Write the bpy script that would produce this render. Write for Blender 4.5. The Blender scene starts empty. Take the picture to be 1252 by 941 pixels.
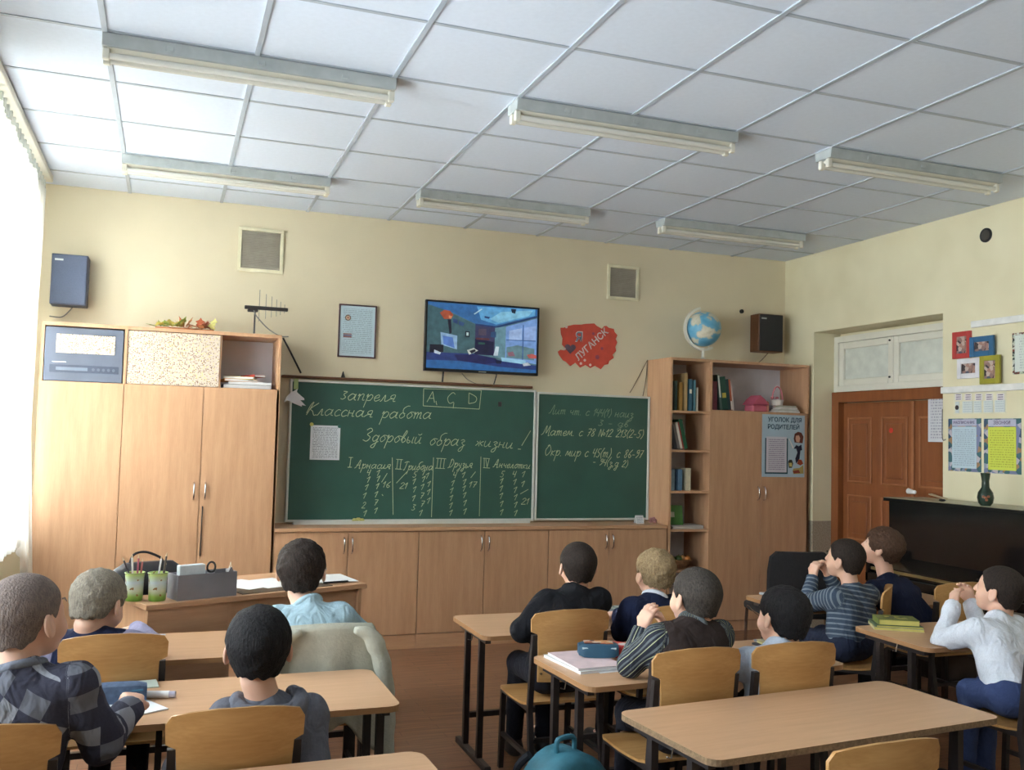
import bpy, bmesh, math, random
import numpy as np
from mathutils import Vector, Matrix

# ------------------------------------------------------------------ camera
SC = bpy.context.scene
COL = SC.collection
IMW, IMH, FPX = 1252.0, 941.0, 1149.787
H = 3.10                                    # ceiling height
CAM = Vector((0.304, -6.8813, H - 1.608))
YAW, PITCH, ROLL = 0.350564, 0.055998, 0.0257445
_f = Vector((math.sin(YAW) * math.cos(PITCH), math.cos(YAW) * math.cos(PITCH), math.sin(PITCH)))
_r0 = Vector((math.cos(YAW), -math.sin(YAW), 0))
_u0 = _r0.cross(_f)
_r = math.cos(ROLL) * _r0 + math.sin(ROLL) * _u0
_u = -math.sin(ROLL) * _r0 + math.cos(ROLL) * _u0
cd = bpy.data.cameras.new('camera')
cd.sensor_fit = 'HORIZONTAL'
cd.sensor_width = 36.0
cd.lens = FPX * 36.0 / IMW
cd.clip_start = 0.02
cam = bpy.data.objects.new('camera', cd)
COL.objects.link(cam)
_m = Matrix((_r, _u, -_f)).transposed().to_4x4()
_m.translation = CAM
cam.matrix_world = _m
SC.camera = cam


def ray(px, py):
    return (_f * FPX + _r * (px - IMW / 2) - _u * (py - IMH / 2)).normalized()


def PY(px, py, Y):
    d = ray(px, py)
    return CAM + d * ((Y - CAM.y) / d.y)


def PX(px, py, X):
    d = ray(px, py)
    return CAM + d * ((X - CAM.x) / d.x)


def PZ(px, py, Z):
    d = ray(px, py)
    return CAM + d * ((Z - CAM.z) / d.z)


# ------------------------------------------------------------------ light
vs = SC.view_settings
vs.view_transform = 'Standard'
vs.look = 'None'
vs.gamma = 1.0
vs.use_curve_mapping = False
vs.exposure = 0.08
W = bpy.data.worlds.new('sky')
SC.world = W
W.use_nodes = True
_bg = W.node_tree.nodes['Background']
_bg.inputs[0].default_value = (0.80, 0.90, 1.0, 1)
_bg.inputs[1].default_value = 2.0

XL, XR, YB = -0.72, 5.35, -8.4              # left wall, right wall, back wall
WIN = [(-0.50, -2.45), (-2.95, -4.90), (-5.40, -7.35)]   # windows along the left wall
WZ0, WZ1 = 0.86, 2.86
for i, (ya, yb) in enumerate(WIN):          # daylight coming in through each window
    ld = bpy.data.lights.new('daylight', 'AREA')
    ld.shape = 'RECTANGLE'
    ld.size = WZ1 - WZ0
    ld.size_y = ya - yb
    ld.energy = (500, 155, 90)[i]
    ld.color = (0.90, 0.96, 1.0)
    lo = bpy.data.objects.new('daylight', ld)
    COL.objects.link(lo)
    lo.location = (XL - 0.32, (ya + yb) / 2, (WZ0 + WZ1) / 2)
    lo.rotation_euler = (0, -math.pi / 2, 0)

# ------------------------------------------------------------------ helpers
random.seed(7)
RNG = np.random.default_rng(7)


def lin(c):
    c = c / 255.0
    return c / 12.92 if c <= 0.04045 else ((c + 0.055) / 1.055) ** 2.4


def S(r, g, b):
    return (lin(r), lin(g), lin(b), 1.0)


MATS = {}


def mat(name, col, rough=0.6, metal=0.0, var=0.10, scale=12.0, stretch=(1, 1, 1), bump=0.0, bscale=None,
        spec=0.5, sheen=0.0, coords='Object', detail=4.0):
    """plain procedural material: colour with noise variation, roughness, optional bump"""
    if name in MATS:
        return MATS[name]
    m = bpy.data.materials.new(name)
    m.use_nodes = True
    nt = m.node_tree
    N, L = nt.nodes, nt.links
    b = N['Principled BSDF']
    tc = N.new('ShaderNodeTexCoord')
    mp = N.new('ShaderNodeMapping')
    mp.inputs['Scale'].default_value = stretch
    L.new(tc.outputs[coords], mp.inputs[0])
    nz = N.new('ShaderNodeTexNoise')
    nz.inputs['Scale'].default_value = scale
    nz.inputs['Detail'].default_value = detail
    L.new(mp.outputs[0], nz.inputs['Vector'])
    cr = N.new('ShaderNodeValToRGB')
    cr.color_ramp.elements[0].position = 0.3
    cr.color_ramp.elements[1].position = 0.7
    c = col
    cr.color_ramp.elements[0].color = (c[0] * (1 - var), c[1] * (1 - var), c[2] * (1 - var), 1)
    cr.color_ramp.elements[1].color = (min(1, c[0] * (1 + var)), min(1, c[1] * (1 + var)), min(1, c[2] * (1 + var)), 1)
    L.new(nz.outputs['Fac'], cr.inputs[0])
    L.new(cr.outputs[0], b.inputs['Base Color'])
    b.inputs['Roughness'].default_value = rough
    b.inputs['Metallic'].default_value = metal
    b.inputs['Specular IOR Level'].default_value = spec
    if sheen:
        b.inputs['Sheen Weight'].default_value = sheen
    if bump:
        nb = N.new('ShaderNodeTexNoise')
        nb.inputs['Scale'].default_value = bscale or scale * 3
        nb.inputs['Detail'].default_value = 3
        L.new(mp.outputs[0], nb.inputs['Vector'])
        bp = N.new('ShaderNodeBump')
        bp.inputs['Strength'].default_value = bump
        bp.inputs['Distance'].default_value = 0.01
        L.new(nb.outputs['Fac'], bp.inputs['Height'])
        L.new(bp.outputs[0], b.inputs['Normal'])
    MATS[name] = m
    return m


def ramp2(name, builder, rough=0.6, spec=0.5, bump=0.0, **kw):
    """material whose colour is built by builder(nodes, links) -> (colour socket, height socket or None)"""
    if name in MATS:
        return MATS[name]
    m = bpy.data.materials.new(name)
    m.use_nodes = True
    N, L = m.node_tree.nodes, m.node_tree.links
    b = N['Principled BSDF']
    b.inputs['Roughness'].default_value = rough
    b.inputs['Specular IOR Level'].default_value = spec
    c, h = builder(N, L)
    L.new(c, b.inputs['Base Color'])
    if h is not None and bump:
        bp = N.new('ShaderNodeBump')
        bp.inputs['Strength'].default_value = bump
        bp.inputs['Distance'].default_value = 0.01
        L.new(h, bp.inputs['Height'])
        L.new(bp.outputs[0], b.inputs['Normal'])
    MATS[name] = m
    return m


def mapping(N, L, scale=(1, 1, 1), rot=(0, 0, 0), coords='Object', loc=(0, 0, 0)):
    tc = N.new('ShaderNodeTexCoord')
    mp = N.new('ShaderNodeMapping')
    mp.inputs['Scale'].default_value = scale
    mp.inputs['Rotation'].default_value = rot
    mp.inputs['Location'].default_value = loc
    L.new(tc.outputs[coords], mp.inputs[0])
    return mp.outputs[0]


def noise(N, L, v, scale, detail=3.0):
    n = N.new('ShaderNodeTexNoise')
    n.inputs['Scale'].default_value = scale
    n.inputs['Detail'].default_value = detail
    L.new(v, n.inputs['Vector'])
    return n.outputs['Fac']


def ramp(N, L, fac, stops, interp='LINEAR'):
    r = N.new('ShaderNodeValToRGB')
    r.color_ramp.interpolation = interp
    e = r.color_ramp.elements
    while len(e) < len(stops):
        e.new(0.5)
    for i, (p, c) in enumerate(stops):
        e[i].position = p
        e[i].color = c
    L.new(fac, r.inputs[0])
    return r.outputs[0]


def mixc(N, L, fac, a, b, mode='MIX'):
    n = N.new('ShaderNodeMix')
    n.data_type = 'RGBA'
    n.blend_type = mode
    for sock, val in ((n.inputs[0], fac), (n.inputs[6], a), (n.inputs[7], b)):
        if isinstance(val, (int, float)):
            sock.default_value = val
        elif isinstance(val, tuple):
            sock.default_value = val
        else:
            L.new(val, sock)
    return n.outputs[2]


def mth(N, L, op, a, b=None):
    n = N.new('ShaderNodeMath')
    n.operation = op
    for i, v in enumerate((a, b)):
        if v is None:
            continue
        if isinstance(v, (int, float)):
            n.inputs[i].default_value = v
        else:
            L.new(v, n.inputs[i])
    return n.outputs[0]


def sep(N, L, v):
    s = N.new('ShaderNodeSeparateXYZ')
    L.new(v, s.inputs[0])
    return s.outputs


def wood(name, c1, c2, axis='Z', rough=0.45, scale=1.0, bump=0.03):
    st = {'X': (1.2, 14, 14), 'Y': (14, 1.2, 14), 'Z': (14, 14, 1.2)}[axis]
    st = tuple(s * scale for s in st)

    def bld(N, L):
        v = mapping(N, L, st)
        f1 = noise(N, L, v, 2.0, 6)
        v2 = mapping(N, L, tuple(s * 7 for s in st))
        f2 = noise(N, L, v2, 2.0, 2)
        f = mth(N, L, 'ADD', mth(N, L, 'MULTIPLY', f1, 0.7), mth(N, L, 'MULTIPLY', f2, 0.3))
        return ramp(N, L, f, [(0.32, c2), (0.66, c1)]), f
    return ramp2(name, bld, rough=rough, bump=bump)


class MB:
    """collects shapes in one bmesh; build() links them as one mesh object"""

    def __init__(self):
        self.bm = bmesh.new()
        self.mi = 0

    def _mark(self, faces):
        for f in faces:
            f.material_index = self.mi

    def box(self, x0, x1, y0, y1, z0, z1, bev=0.0, seg=1, M=None):
        bm = self.bm
        vs_ = [bm.verts.new((x, y, z)) for x in (min(x0, x1), max(x0, x1)) for y in (min(y0, y1), max(y0, y1)) for z in (min(z0, z1), max(z0, z1))]
        q = [(0, 1, 3, 2), (4, 6, 7, 5), (0, 4, 5, 1), (2, 3, 7, 6), (0, 2, 6, 4), (1, 5, 7, 3)]
        fs = [bm.faces.new([vs_[i] for i in f]) for f in q]
        self._mark(fs)
        if M is not None:
            for v in vs_:
                v.co = M @ v.co
        if bev > 0:
            es = {e for f in fs for e in f.edges}
            bmesh.ops.bevel(bm, geom=list(es), offset=bev, segments=seg, affect='EDGES', profile=0.5)
        return self

    def poly(self, pts):
        f = self.bm.faces.new([self.bm.verts.new(p) for p in pts])
        f.material_index = self.mi
        return self

    def prism(self, pts, vec, bev=0.0):
        """closed outline pts (3-D, planar) pushed along vec"""
        bm = self.bm
        vec = Vector(vec)
        a = [bm.verts.new(p) for p in pts]
        b = [bm.verts.new(Vector(p) + vec) for p in pts]
        fs = [bm.faces.new(a[::-1]), bm.faces.new(b)]
        n = len(a)
        for i in range(n):
            fs.append(bm.faces.new((a[i], a[(i + 1) % n], b[(i + 1) % n], b[i])))
        self._mark(fs)
        if bev:
            es = set(fs[0].edges) | set(fs[1].edges)
            bmesh.ops.bevel(bm, geom=list(es), offset=bev, segments=1, affect='EDGES', profile=0.5)
        return self

    def rings(self, rings, cap=True, close=True):
        bm = self.bm
        R = [[bm.verts.new(p) for p in r] for r in rings]
        fs = []
        n = len(R[0])
        for a, b in zip(R[:-1], R[1:]):
            for i in range(n if close else n - 1):
                j = (i + 1) % n
                fs.append(bm.faces.new((a[i], a[j], b[j], b[i])))
        if cap:
            fs.append(bm.faces.new(R[0][::-1]))
            fs.append(bm.faces.new(R[-1]))
        self._mark(fs)
        return self

    def tube(self, pts, r, seg=8, closed=False, cap=True):
        pts = [Vector(p) for p in pts]
        n = len(pts)
        rs = r if isinstance(r, (list, tuple)) else [r] * n
        rings = []
        up = None
        for i, p in enumerate(pts):
            if closed:
                d = pts[(i + 1) % n] - pts[i - 1]
            else:
                d = pts[min(i + 1, n - 1)] - pts[max(i - 1, 0)]
            d.normalize()
            if up is None:
                up = Vector((0, 0, 1)) if abs(d.z) < 0.9 else Vector((1, 0, 0))
            s = d.cross(up)
            s.normalize()
            up = s.cross(d)
            rings.append([p + rs[i] * (math.cos(t) * s + math.sin(t) * up) for t in [2 * math.pi * k / seg for k in range(seg)]])
        if closed:
            rings.append(rings[0])
            return self.rings(rings, cap=False)
        return self.rings(rings, cap=cap)

    def lathe(self, prof, c=(0, 0, 0), seg=24, cap=True):
        c = Vector(c)
        rings = [[c + Vector((r * math.cos(2 * math.pi * k / seg), r * math.sin(2 * math.pi * k / seg), z)) for k in range(seg)] for r, z in prof]
        return self.rings(rings, cap=cap)

    def sphere(self, c, r, seg=20, rz=None, M=None):
        n = seg // 2
        rz = rz or r
        rings = []
        for i in range(1, n):
            t = math.pi * i / n
            rings.append([Vector((r * math.sin(t) * math.cos(2 * math.pi * k / seg), r * math.sin(t) * math.sin(2 * math.pi * k / seg), -rz * math.cos(t))) for k in range(seg)])
        if M is not None:
            rings = [[M @ p for p in q] for q in rings]
        c = Vector(c)
        rings = [[p + c for p in q] for q in rings]
        return self.rings(rings)

    def ribbon(self, pts, w, nrm):
        """flat band of width w following pts, lying in the plane with normal nrm"""
        pts = [Vector(p) for p in pts]
        nrm = Vector(nrm)
        A, B = [], []
        for i, p in enumerate(pts):
            d = pts[min(i + 1, len(pts) - 1)] - pts[max(i - 1, 0)]
            if d.length < 1e-9:
                d = Vector((1, 0, 0))
            s = nrm.cross(d.normalized()) * (w / 2)
            A.append(self.bm.verts.new(p + s))
            B.append(self.bm.verts.new(p - s))
        for i in range(len(pts) - 1):
            f = self.bm.faces.new((A[i], A[i + 1], B[i + 1], B[i]))
            f.material_index = self.mi
        return self

    def build(self, name, m, parent=None, loc=None, rot=None, smooth=None, fix=True):
        me = bpy.data.meshes.new(name)
        if fix:
            bmesh.ops.recalc_face_normals(self.bm, faces=self.bm.faces)
        self.bm.to_mesh(me)
        self.bm.free()
        for k in (m if isinstance(m, (list, tuple)) else [m]):
            me.materials.append(k)
        o = bpy.data.objects.new(name, me)
        COL.objects.link(o)
        if parent is not None:
            o.parent = parent
        if loc is not None:
            o.location = loc
        if rot is not None:
            o.rotation_euler = rot
        if smooth is not None:
            me.shade_smooth()
            if smooth < 180:
                me.set_sharp_from_angle(angle=math.radians(smooth))
        return o


def tag(o, label, cat, group=None, kind=None):
    if label:
        o['label'] = label
    if cat:
        o['category'] = cat
    if group:
        o['group'] = group
    if kind:
        o['kind'] = kind
    return o


def thing(name, label, cat, loc=(0, 0, 0), rotz=0.0, group=None):
    o = bpy.data.objects.new(name, None)
    o.empty_display_size = 0.1
    COL.objects.link(o)
    o.location = loc
    o.rotation_euler = (0, 0, rotz)
    return tag(o, label, cat, group)


def struct(o):
    o['kind'] = 'structure'
    return o


def dup(root, loc, rotz, label, parent=None):
    r = root.copy()
    COL.objects.link(r)
    r.location = loc
    r.rotation_euler = (0, 0, rotz)
    if label:
        r['label'] = label
    if parent:
        r.parent = parent
    for ch in list(root.children):
        c = ch.copy()
        COL.objects.link(c)
        c.parent = r
        for g in ch.children:
            d = g.copy()
            COL.objects.link(d)
            d.parent = c
    return r


def catmull(pts, n=5):
    pts = [Vector(p) for p in pts]
    if len(pts) < 3:
        return pts
    P_ = [pts[0]] + pts + [pts[-1]]
    out = []
    for i in range(1, len(P_) - 2):
        a, b, c, d = P_[i - 1:i + 3]
        for k in range(n):
            t = k / n
            out.append(0.5 * ((2 * b) + (-a + c) * t + (2 * a - 5 * b + 4 * c - d) * t * t + (-a + 3 * b - 3 * c + d) * t ** 3))
    out.append(pts[-1])
    return out


def roundrect(w, d, r, n=5, cx=0, cy=0):
    pts = []
    for sx, sy, a0 in ((1, 1, 0), (-1, 1, 90), (-1, -1, 180), (1, -1, 270)):
        for k in range(n + 1):
            a = math.radians(a0 + 90 * k / n)
            pts.append((cx + sx * (w / 2 - r) + r * math.cos(a), cy + sy * (d / 2 - r) + r * math.sin(a)))
    return pts


# ------------------------------------------------------------------ materials
M_wall = mat('wall_paint', S(227, 214, 185), 0.85, var=0.025, scale=3, bump=0.05, bscale=60)
M_tile = mat('ceiling_tile', S(221, 230, 244), 0.9, var=0.02, scale=40, bump=0.05, bscale=120)
M_bar = mat('ceiling_grid', S(178, 186, 196), 0.5, var=0.04)
M_white = mat('white_paint', S(226, 222, 208), 0.55, var=0.03)
M_black = mat('black_plastic', S(26, 26, 30), 0.45, var=0.15, scale=30)
M_frame = mat('dark_steel', S(44, 38, 38), 0.45, var=0.2, scale=20)
M_chrome = mat('chrome', S(205, 205, 208), 0.18, metal=1.0, var=0.03)
M_steelw = mat('grey_aluminium', S(190, 194, 192), 0.4, metal=0.4, var=0.05)
M_cab = wood('beech_laminate', S(200, 157, 122), S(183, 140, 106), 'Z', 0.42, 1.0)
M_cabx = wood('beech_laminate_x', S(200, 157, 122), S(183, 140, 106), 'X', 0.42, 1.0)
M_desk = wood('desk_laminate', S(206, 164, 128), S(194, 152, 116), 'X', 0.35, 1.6, bump=0.015)
M_edge = mat('brown_edge_band', S(168, 124, 84), 0.5, var=0.1)
M_chip = mat('worn_chipboard_edge', S(128, 104, 78), 0.9, var=0.25, scale=120)
M_ply = wood('varnished_plywood', S(194, 150, 96), S(166, 120, 68), 'X', 0.38, 0.8, bump=0.02)
M_door = wood('brown_door', S(142, 84, 46), S(124, 70, 38), 'Z', 0.4, 0.7)
M_inner = mat('grey_back_panel', S(226, 224, 232), 0.7, var=0.03)
M_paper = mat('white_paper', S(236, 236, 238), 0.8, var=0.02)
M_board = mat('green_chalkboard', S(50, 90, 80), 0.45, var=0.10, scale=4, detail=6)
M_boardfr = mat('board_frame', S(214, 214, 208), 0.4, var=0.05)
M_chalk = mat('chalk', S(196, 204, 168), 0.9, var=0.2, scale=160)
M_chalk2 = mat('faint_chalk', S(134, 158, 134), 0.9, var=0.25, scale=160)
M_leg = M_frame


def text_lines(name, paper, ink, rows, dens=0.5, margin=0.12, u='X', head=True):
    """paper with rows of small print; generated coordinates across the sheet, z up"""
    def bld(N, L):
        tc = N.new('ShaderNodeTexCoord')
        x, y, z = sep(N, L, tc.outputs['Generated'])
        uu = x if u == 'X' else y
        row = mth(N, L, 'MULTIPLY', z, float(rows))
        fr = mth(N, L, 'FRACT', row)
        inrow = mth(N, L, 'LESS_THAN', mth(N, L, 'ABSOLUTE', mth(N, L, 'SUBTRACT', fr, 0.5)), 0.24)
        cmb = N.new('ShaderNodeCombineXYZ')
        L.new(mth(N, L, 'MULTIPLY', uu, 26.0), cmb.inputs[0])
        L.new(mth(N, L, 'FLOOR', row), cmb.inputs[1])
        nz = noise(N, L, cmb.outputs[0], 1.0, 2)
        on = mth(N, L, 'GREATER_THAN', nz, 1 - dens)
        mg = mth(N, L, 'LESS_THAN', mth(N, L, 'ABSOLUTE', mth(N, L, 'SUBTRACT', uu, 0.5)), 0.5 - margin)
        mg2 = mth(N, L, 'LESS_THAN', mth(N, L, 'ABSOLUTE', mth(N, L, 'SUBTRACT', z, 0.5)), 0.5 - margin * 0.7)
        f = mth(N, L, 'MULTIPLY', mth(N, L, 'MULTIPLY', on, inrow), mth(N, L, 'MULTIPLY', mg, mg2))
        return mixc(N, L, f, paper, ink), None
    return ramp2(name, bld, rough=0.75)

# ================================================================== ROOM
def floor_mat():
    def bld(N, L):
        v = mapping(N, L, (1, 1, 1))
        br = N.new('ShaderNodeTexBrick')
        br.inputs['Scale'].default_value = 1.0
        br.inputs['Brick Width'].default_value = 0.42
        br.inputs['Row Height'].default_value = 0.07
        br.inputs['Mortar Size'].default_value = 0.002
        br.inputs['Color1'].default_value = S(150, 108, 82)
        br.inputs['Color2'].default_value = S(138, 98, 74)
        br.inputs['Mortar'].default_value = S(108, 76, 58)
        L.new(v, br.inputs['Vector'])
        v2 = mapping(N, L, (2, 22, 1))
        f = noise(N, L, v2, 2.0, 5)
        tint = ramp(N, L, f, [(0.3, S(196, 190, 184)), (0.7, S(255, 250, 240))])
        c = mixc(N, L, 1.0, br.outputs['Color'], tint, 'MULTIPLY')
        f3 = noise(N, L, mapping(N, L, (1, 1, 1)), 1.6, 3)
        c = mixc(N, L, ramp(N, L, f3, [(0.4, (0, 0, 0, 1)), (0.75, (0.35, 0.35, 0.35, 1))]), c, S(156, 118, 92))
        return c, f
    return ramp2('floor_linoleum', bld, rough=0.42, bump=0.02)


fl = struct(MB().box(XL - .3, XR + .5, YB - .2, 0.2, -0.1, 0.0).build('floor', floor_mat()))

# --- ceiling: slab, lay-in tiles, grid bars
ce = struct(MB().box(XL - .3, XR + .5, YB - .2, 0.2, H + 0.03, H + 0.12).build('ceiling', M_white))
X_LINES = [0.6 * k for k in range(-1, 9)]            # main bars, running into the room
ROW6 = -0.398
Y_LINES = [ROW6 - 0.6 * k for k in range(0, 14)]     # cross bars
xs = [XL] + X_LINES + [XR]
ys = [0.0] + Y_LINES + [YB]
tile_cache = {}
for i in range(len(xs) - 1):
    for j in range(len(ys) - 1):
        w, d = xs[i + 1] - xs[i], ys[j] - ys[j + 1]
        if w < 0.03 or d < 0.03:
            continue
        key = (round(w, 3), round(d, 3))
        loc = ((xs[i] + xs[i + 1]) / 2, (ys[j] + ys[j + 1]) / 2, H)
        if key not in tile_cache:
            o = MB().box(-w / 2 + .003, w / 2 - .003, -d / 2 + .003, d / 2 - .003, 0.0, 0.015).build('ceiling_tile', M_tile, ce, loc)
            tile_cache[key] = o
        else:
            o = tile_cache[key].copy()
            COL.objects.link(o)
            o.location = loc
for x in X_LINES:
    MB().box(x - .011, x + .011, YB, 0, H - .006, H + .006).build('ceiling_grid_bar', M_bar, ce)
for y in Y_LINES:
    for a, b in zip(xs[:-1], xs[1:]):
        MB().box(a + .013, b - .013, y - .009, y + .009, H - .004, H + .006).build('ceiling_grid_bar', M_bar, ce)

# --- walls
struct(MB().box(XL - .3, XR + .5, 0.0, 0.2, 0, H + .1).build('wall_front', M_wall))
struct(MB().box(XL - .3, XR + .5, YB - .2, YB, 0, H + .1).build('wall_back', M_wall))


def right_wall_mat():
    def bld(N, L):
        v = mapping(N, L)
        x, y, z = sep(N, L, v)
        n1 = noise(N, L, v, 90, 3)
        lo = ramp(N, L, n1, [(0.35, S(150, 136, 116)), (0.7, S(178, 166, 146))])
        n2 = noise(N, L, v, 3, 2)
        hi = ramp(N, L, n2, [(0.3, S(222, 212, 178)), (0.7, S(231, 222, 190))])
        return mixc(N, L, mth(N, L, 'GREATER_THAN', z, 0.87), lo, hi), n1
    return ramp2('right_wall_paint', bld, rough=0.8, bump=0.05)


AY0, AY1, AZ, AX = -0.40, -1.79, 2.435, 5.56         # door alcove
b = MB()
b.box(XR, XR + .3, AY0, 0, 0, H + .1)
b.box(XR, XR + .3, YB, AY1, 0, H + .1)
b.box(XR, XR + .3, AY1, AY0, AZ, H + .1)
b.box(AX + .06, XR + .3, AY1, AY0, 0, AZ)
struct(b.build('wall_right', right_wall_mat()))
b = MB()
yy = [0.0]
for a, c in WIN:
    yy += [a, c]
yy += [YB]
for a, c in zip(yy[0::2], yy[1::2]):
    b.box(XL - .25, XL, c, a, 0, H + .1)
for a, c in WIN:
    b.box(XL - .25, XL, c, a, 0, WZ0)
    b.box(XL - .25, XL, c, a, WZ1, H + .1)
struct(b.build('wall_left', M_wall))

# --- windows
mg = bpy.data.materials.new('window_glass')
mg.use_nodes = True
N, L = mg.node_tree.nodes, mg.node_tree.links
N.remove(N['Principled BSDF'])
tr = N.new('ShaderNodeBsdfTransparent')
tr.inputs[0].default_value = (0.96, 0.98, 0.98, 1)
gl = N.new('ShaderNodeBsdfGlossy')
gl.inputs['Roughness'].default_value = 0.03
mx = N.new('ShaderNodeMixShader')
fz = N.new('ShaderNodeFresnel')
fz.inputs[0].default_value = 1.45
L.new(fz.outputs[0], mx.inputs[0])
L.new(tr.outputs[0], mx.inputs[1])
L.new(gl.outputs[0], mx.inputs[2])
L.new(mx.outputs[0], N['Material Output'].inputs[0])
for i, (a, c) in enumerate(WIN):
    wo = bpy.data.objects.new('window_%d' % (i + 1), None)
    COL.objects.link(wo)
    wo.location = (XL - .12, (a + c) / 2, WZ0)
    struct(wo)
    hw, hh = (a - c) / 2, WZ1 - WZ0
    f = MB()
    for s in (-1, 1):
        f.box(-.03, .03, s * hw - s * .06, s * hw, 0, hh)
    f.box(-.03, .03, -hw + .06, hw - .06, 0, .06).box(-.03, .03, -hw + .06, hw - .06, hh - .06, hh)
    f.build('window_frame', M_white, wo)
    MB().box(-.028, .028, -.04, .04, .06, hh - .06).build('mullion', M_white, wo)
    MB().box(-.028, .028, -hw + .06, -.04, 1.35, 1.41).build('transom_bar', M_white, wo)
    MB().box(-.028, .028, .04, hw - .06, 1.35, 1.41).build('transom_bar', M_white, wo)
    for y0, y1 in ((-hw + .06, -.04), (.04, hw - .06)):
        for z0, z1 in ((.06, 1.35), (1.41, hh - .06)):
            MB().box(-.003, .003, y0, y1, z0, z1).build('pane', mg, wo)
    MB().box(.04, .17, -hw, hw, -.035, 0, .006).build('window_sill', M_white, wo)

# --- curtain track and curtain on the window side
mc = bpy.data.materials.new('thin_cream_curtain')
mc.use_nodes = True
N, L = mc.node_tree.nodes, mc.node_tree.links
pb = N['Principled BSDF']
pb.inputs['Base Color'].default_value = S(250, 249, 246)
pb.inputs['Roughness'].default_value = 0.9
tl = N.new('ShaderNodeBsdfTranslucent')
v = mapping(N, L, (40, 40, 1.5))
L.new(ramp(N, L, noise(N, L, v, 3.0, 2), [(0.3, S(250, 248, 244)), (0.7, S(255, 254, 252))]), tl.inputs[0])
ms = N.new('ShaderNodeMixShader')
ms.inputs[0].default_value = 0.72
L.new(pb.outputs[0], ms.inputs[1])
L.new(tl.outputs[0], ms.inputs[2])
L.new(ms.outputs[0], N['Material Output'].inputs[0])

XC = -0.495
tr_ = thing('curtain_track', 'white slotted curtain track along the ceiling above the window', 'curtain track', (XC, -2.4, H - .10))
MB().box(-.045, .045, -2.16, 2.16, .055, .094, .004).build('rail', M_white, tr_)
for k in range(34):
    y = 2.10 - k * 0.098
    MB().box(-.010, .010, y - .012, y + .012, .0, .055).build('glider', M_steelw, tr_)


def curtain(name, label, y0, y1, z1, zfun, folds, amp, xoff=None):
    n, m = folds * 10, 26
    bm = MB()
    rows = []
    for j in range(m + 1):
        t = j / m
        row = []
        for i in range(n + 1):
            s = i / n
            y = y0 + (y1 - y0) * s
            z = z1 + (zfun(s) - z1) * t
            a = amp * (0.55 + 0.45 * t)
            x = XC + a * math.sin(2 * math.pi * folds * s + 0.5 * math.sin(9 * s + 2 * t)) + 0.008 * math.sin(37 * s + 4 * t)
            dy = 0.0
            if xoff:
                dx, dy = xoff(s, t)
                x += dx
            row.append(bm.bm.verts.new((x, y + dy, z)))
        rows.append(row)
    for a, b2 in zip(rows[:-1], rows[1:]):
        for i in range(n):
            bm.bm.faces.new((a[i], a[i + 1], b2[i + 1], b2[i]))
    o = bm.build(name, mc, smooth=180)
    sm = o.modifiers.new('thickness', 'SOLIDIFY')
    sm.thickness = 0.002
    return tag(o, label, 'curtain', 'curtains on the window side')


def tail(s):
    return 0.78 if s > 0.13 else 0.78 - 0.36 * (1 - s / 0.13)


curtain('window_curtain', 'backlit cream curtain drawn across the window beside tall cabinet', -0.28, -2.70, H - .105, tail, 24, 0.020,
        lambda s, t: ((0.07 * max(0, 1 - s / 0.13) * max(0, t - .6) / .4), (-0.16 * max(0, 1 - s / 0.2) * min(1, t / .3))))
curtain('window_curtain', 'gathered cream curtain between the near windows', -2.72, -2.94, H - .105, lambda s: 0.78, 5, 0.05)

# --- radiator under the first window (dark gap below the curtain)
rd = thing('radiator', 'cast radiator below the curtained window', 'radiator', (XL + .085, -1.35, 0.12))
for k in range(14):
    y = -.62 + k * .095
    MB().box(-.06, .06, y - .036, y + .036, 0, .56, .018, 2).build('radiator_section', mat('radiator_paint', S(120, 124, 140), 0.5), rd)
MB().tube([(0, -.70, .05), (0, .68, .05)], .02).build('pipe', MATS['radiator_paint'], rd)
MB().tube([(0, -.70, .50), (0, .68, .50)], .02).build('pipe', MATS['radiator_paint'], rd)

# ================================================================== FRONT WALL UNITS
CD = 0.385                                            # cabinet depth


def handle(parent, x, z, y, h=0.11):
    p = [(x, y, z - h / 2), (x, y - .022, z - h / 2 + .018), (x, y - .028, z), (x, y - .022, z + h / 2 - .018), (x, y, z + h / 2)]
    MB().tube(catmull(p, 4), .0055, 8).build('handle', M_chrome, parent, smooth=60)


def panel_door(parent, x0, x1, z0, z1, y, hx=None, hz=None):
    d = MB().box(x0 + .002, x1 - .002, y - .018, y, z0 + .002, z1 - .002, .0012).build('door', M_cab, parent)
    if hx is not None:
        handle(d, hx, hz, y - .018)
    return d


# tall wall unit at the left, three doors and a row of open niches
tc_ = thing('tall_cabinet', 'tall beech laminate cabinet with three doors and open top niches', 'cabinet', (0, 0, 0))
LX = [-0.455, 0.038, 0.525, 1.012]
ZD, ZT = 1.775, 2.145
y0, y1 = -CD + .018, -0.004
c = MB()
c.box(LX[0], LX[0] + .018, y0, y1, 0, ZT)
c.box(LX[3] - .018, LX[3], y0 - .018, y1, 0, ZT)
c.box(LX[0] + .018, LX[3] - .018, y0 - .018, y1, ZT - .022, ZT)
c.box(LX[0] + .018, LX[3] - .018, y0, y1, ZD - .018, ZD)
c.box(LX[0] + .018, LX[3] - .018, y0 + .03, y1, 0, .08)
c.box(LX[0] + .018, LX[3] - .018, y0, y1, .08, .098)
c.box(LX[1] - .009, LX[1] + .009, y0 - .016, y1, ZD, ZT - .022)
c.box(LX[1] - .009, LX[1] + .009, y0, y1, .098, ZD - .018)
c.box(LX[2] - .009, LX[2] + .009, y0, y1, .098, ZD - .018)
c.box(.612, .628, y0, y1, ZD, ZT - .022)
c.build('carcass', M_cab, tc_)
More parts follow.
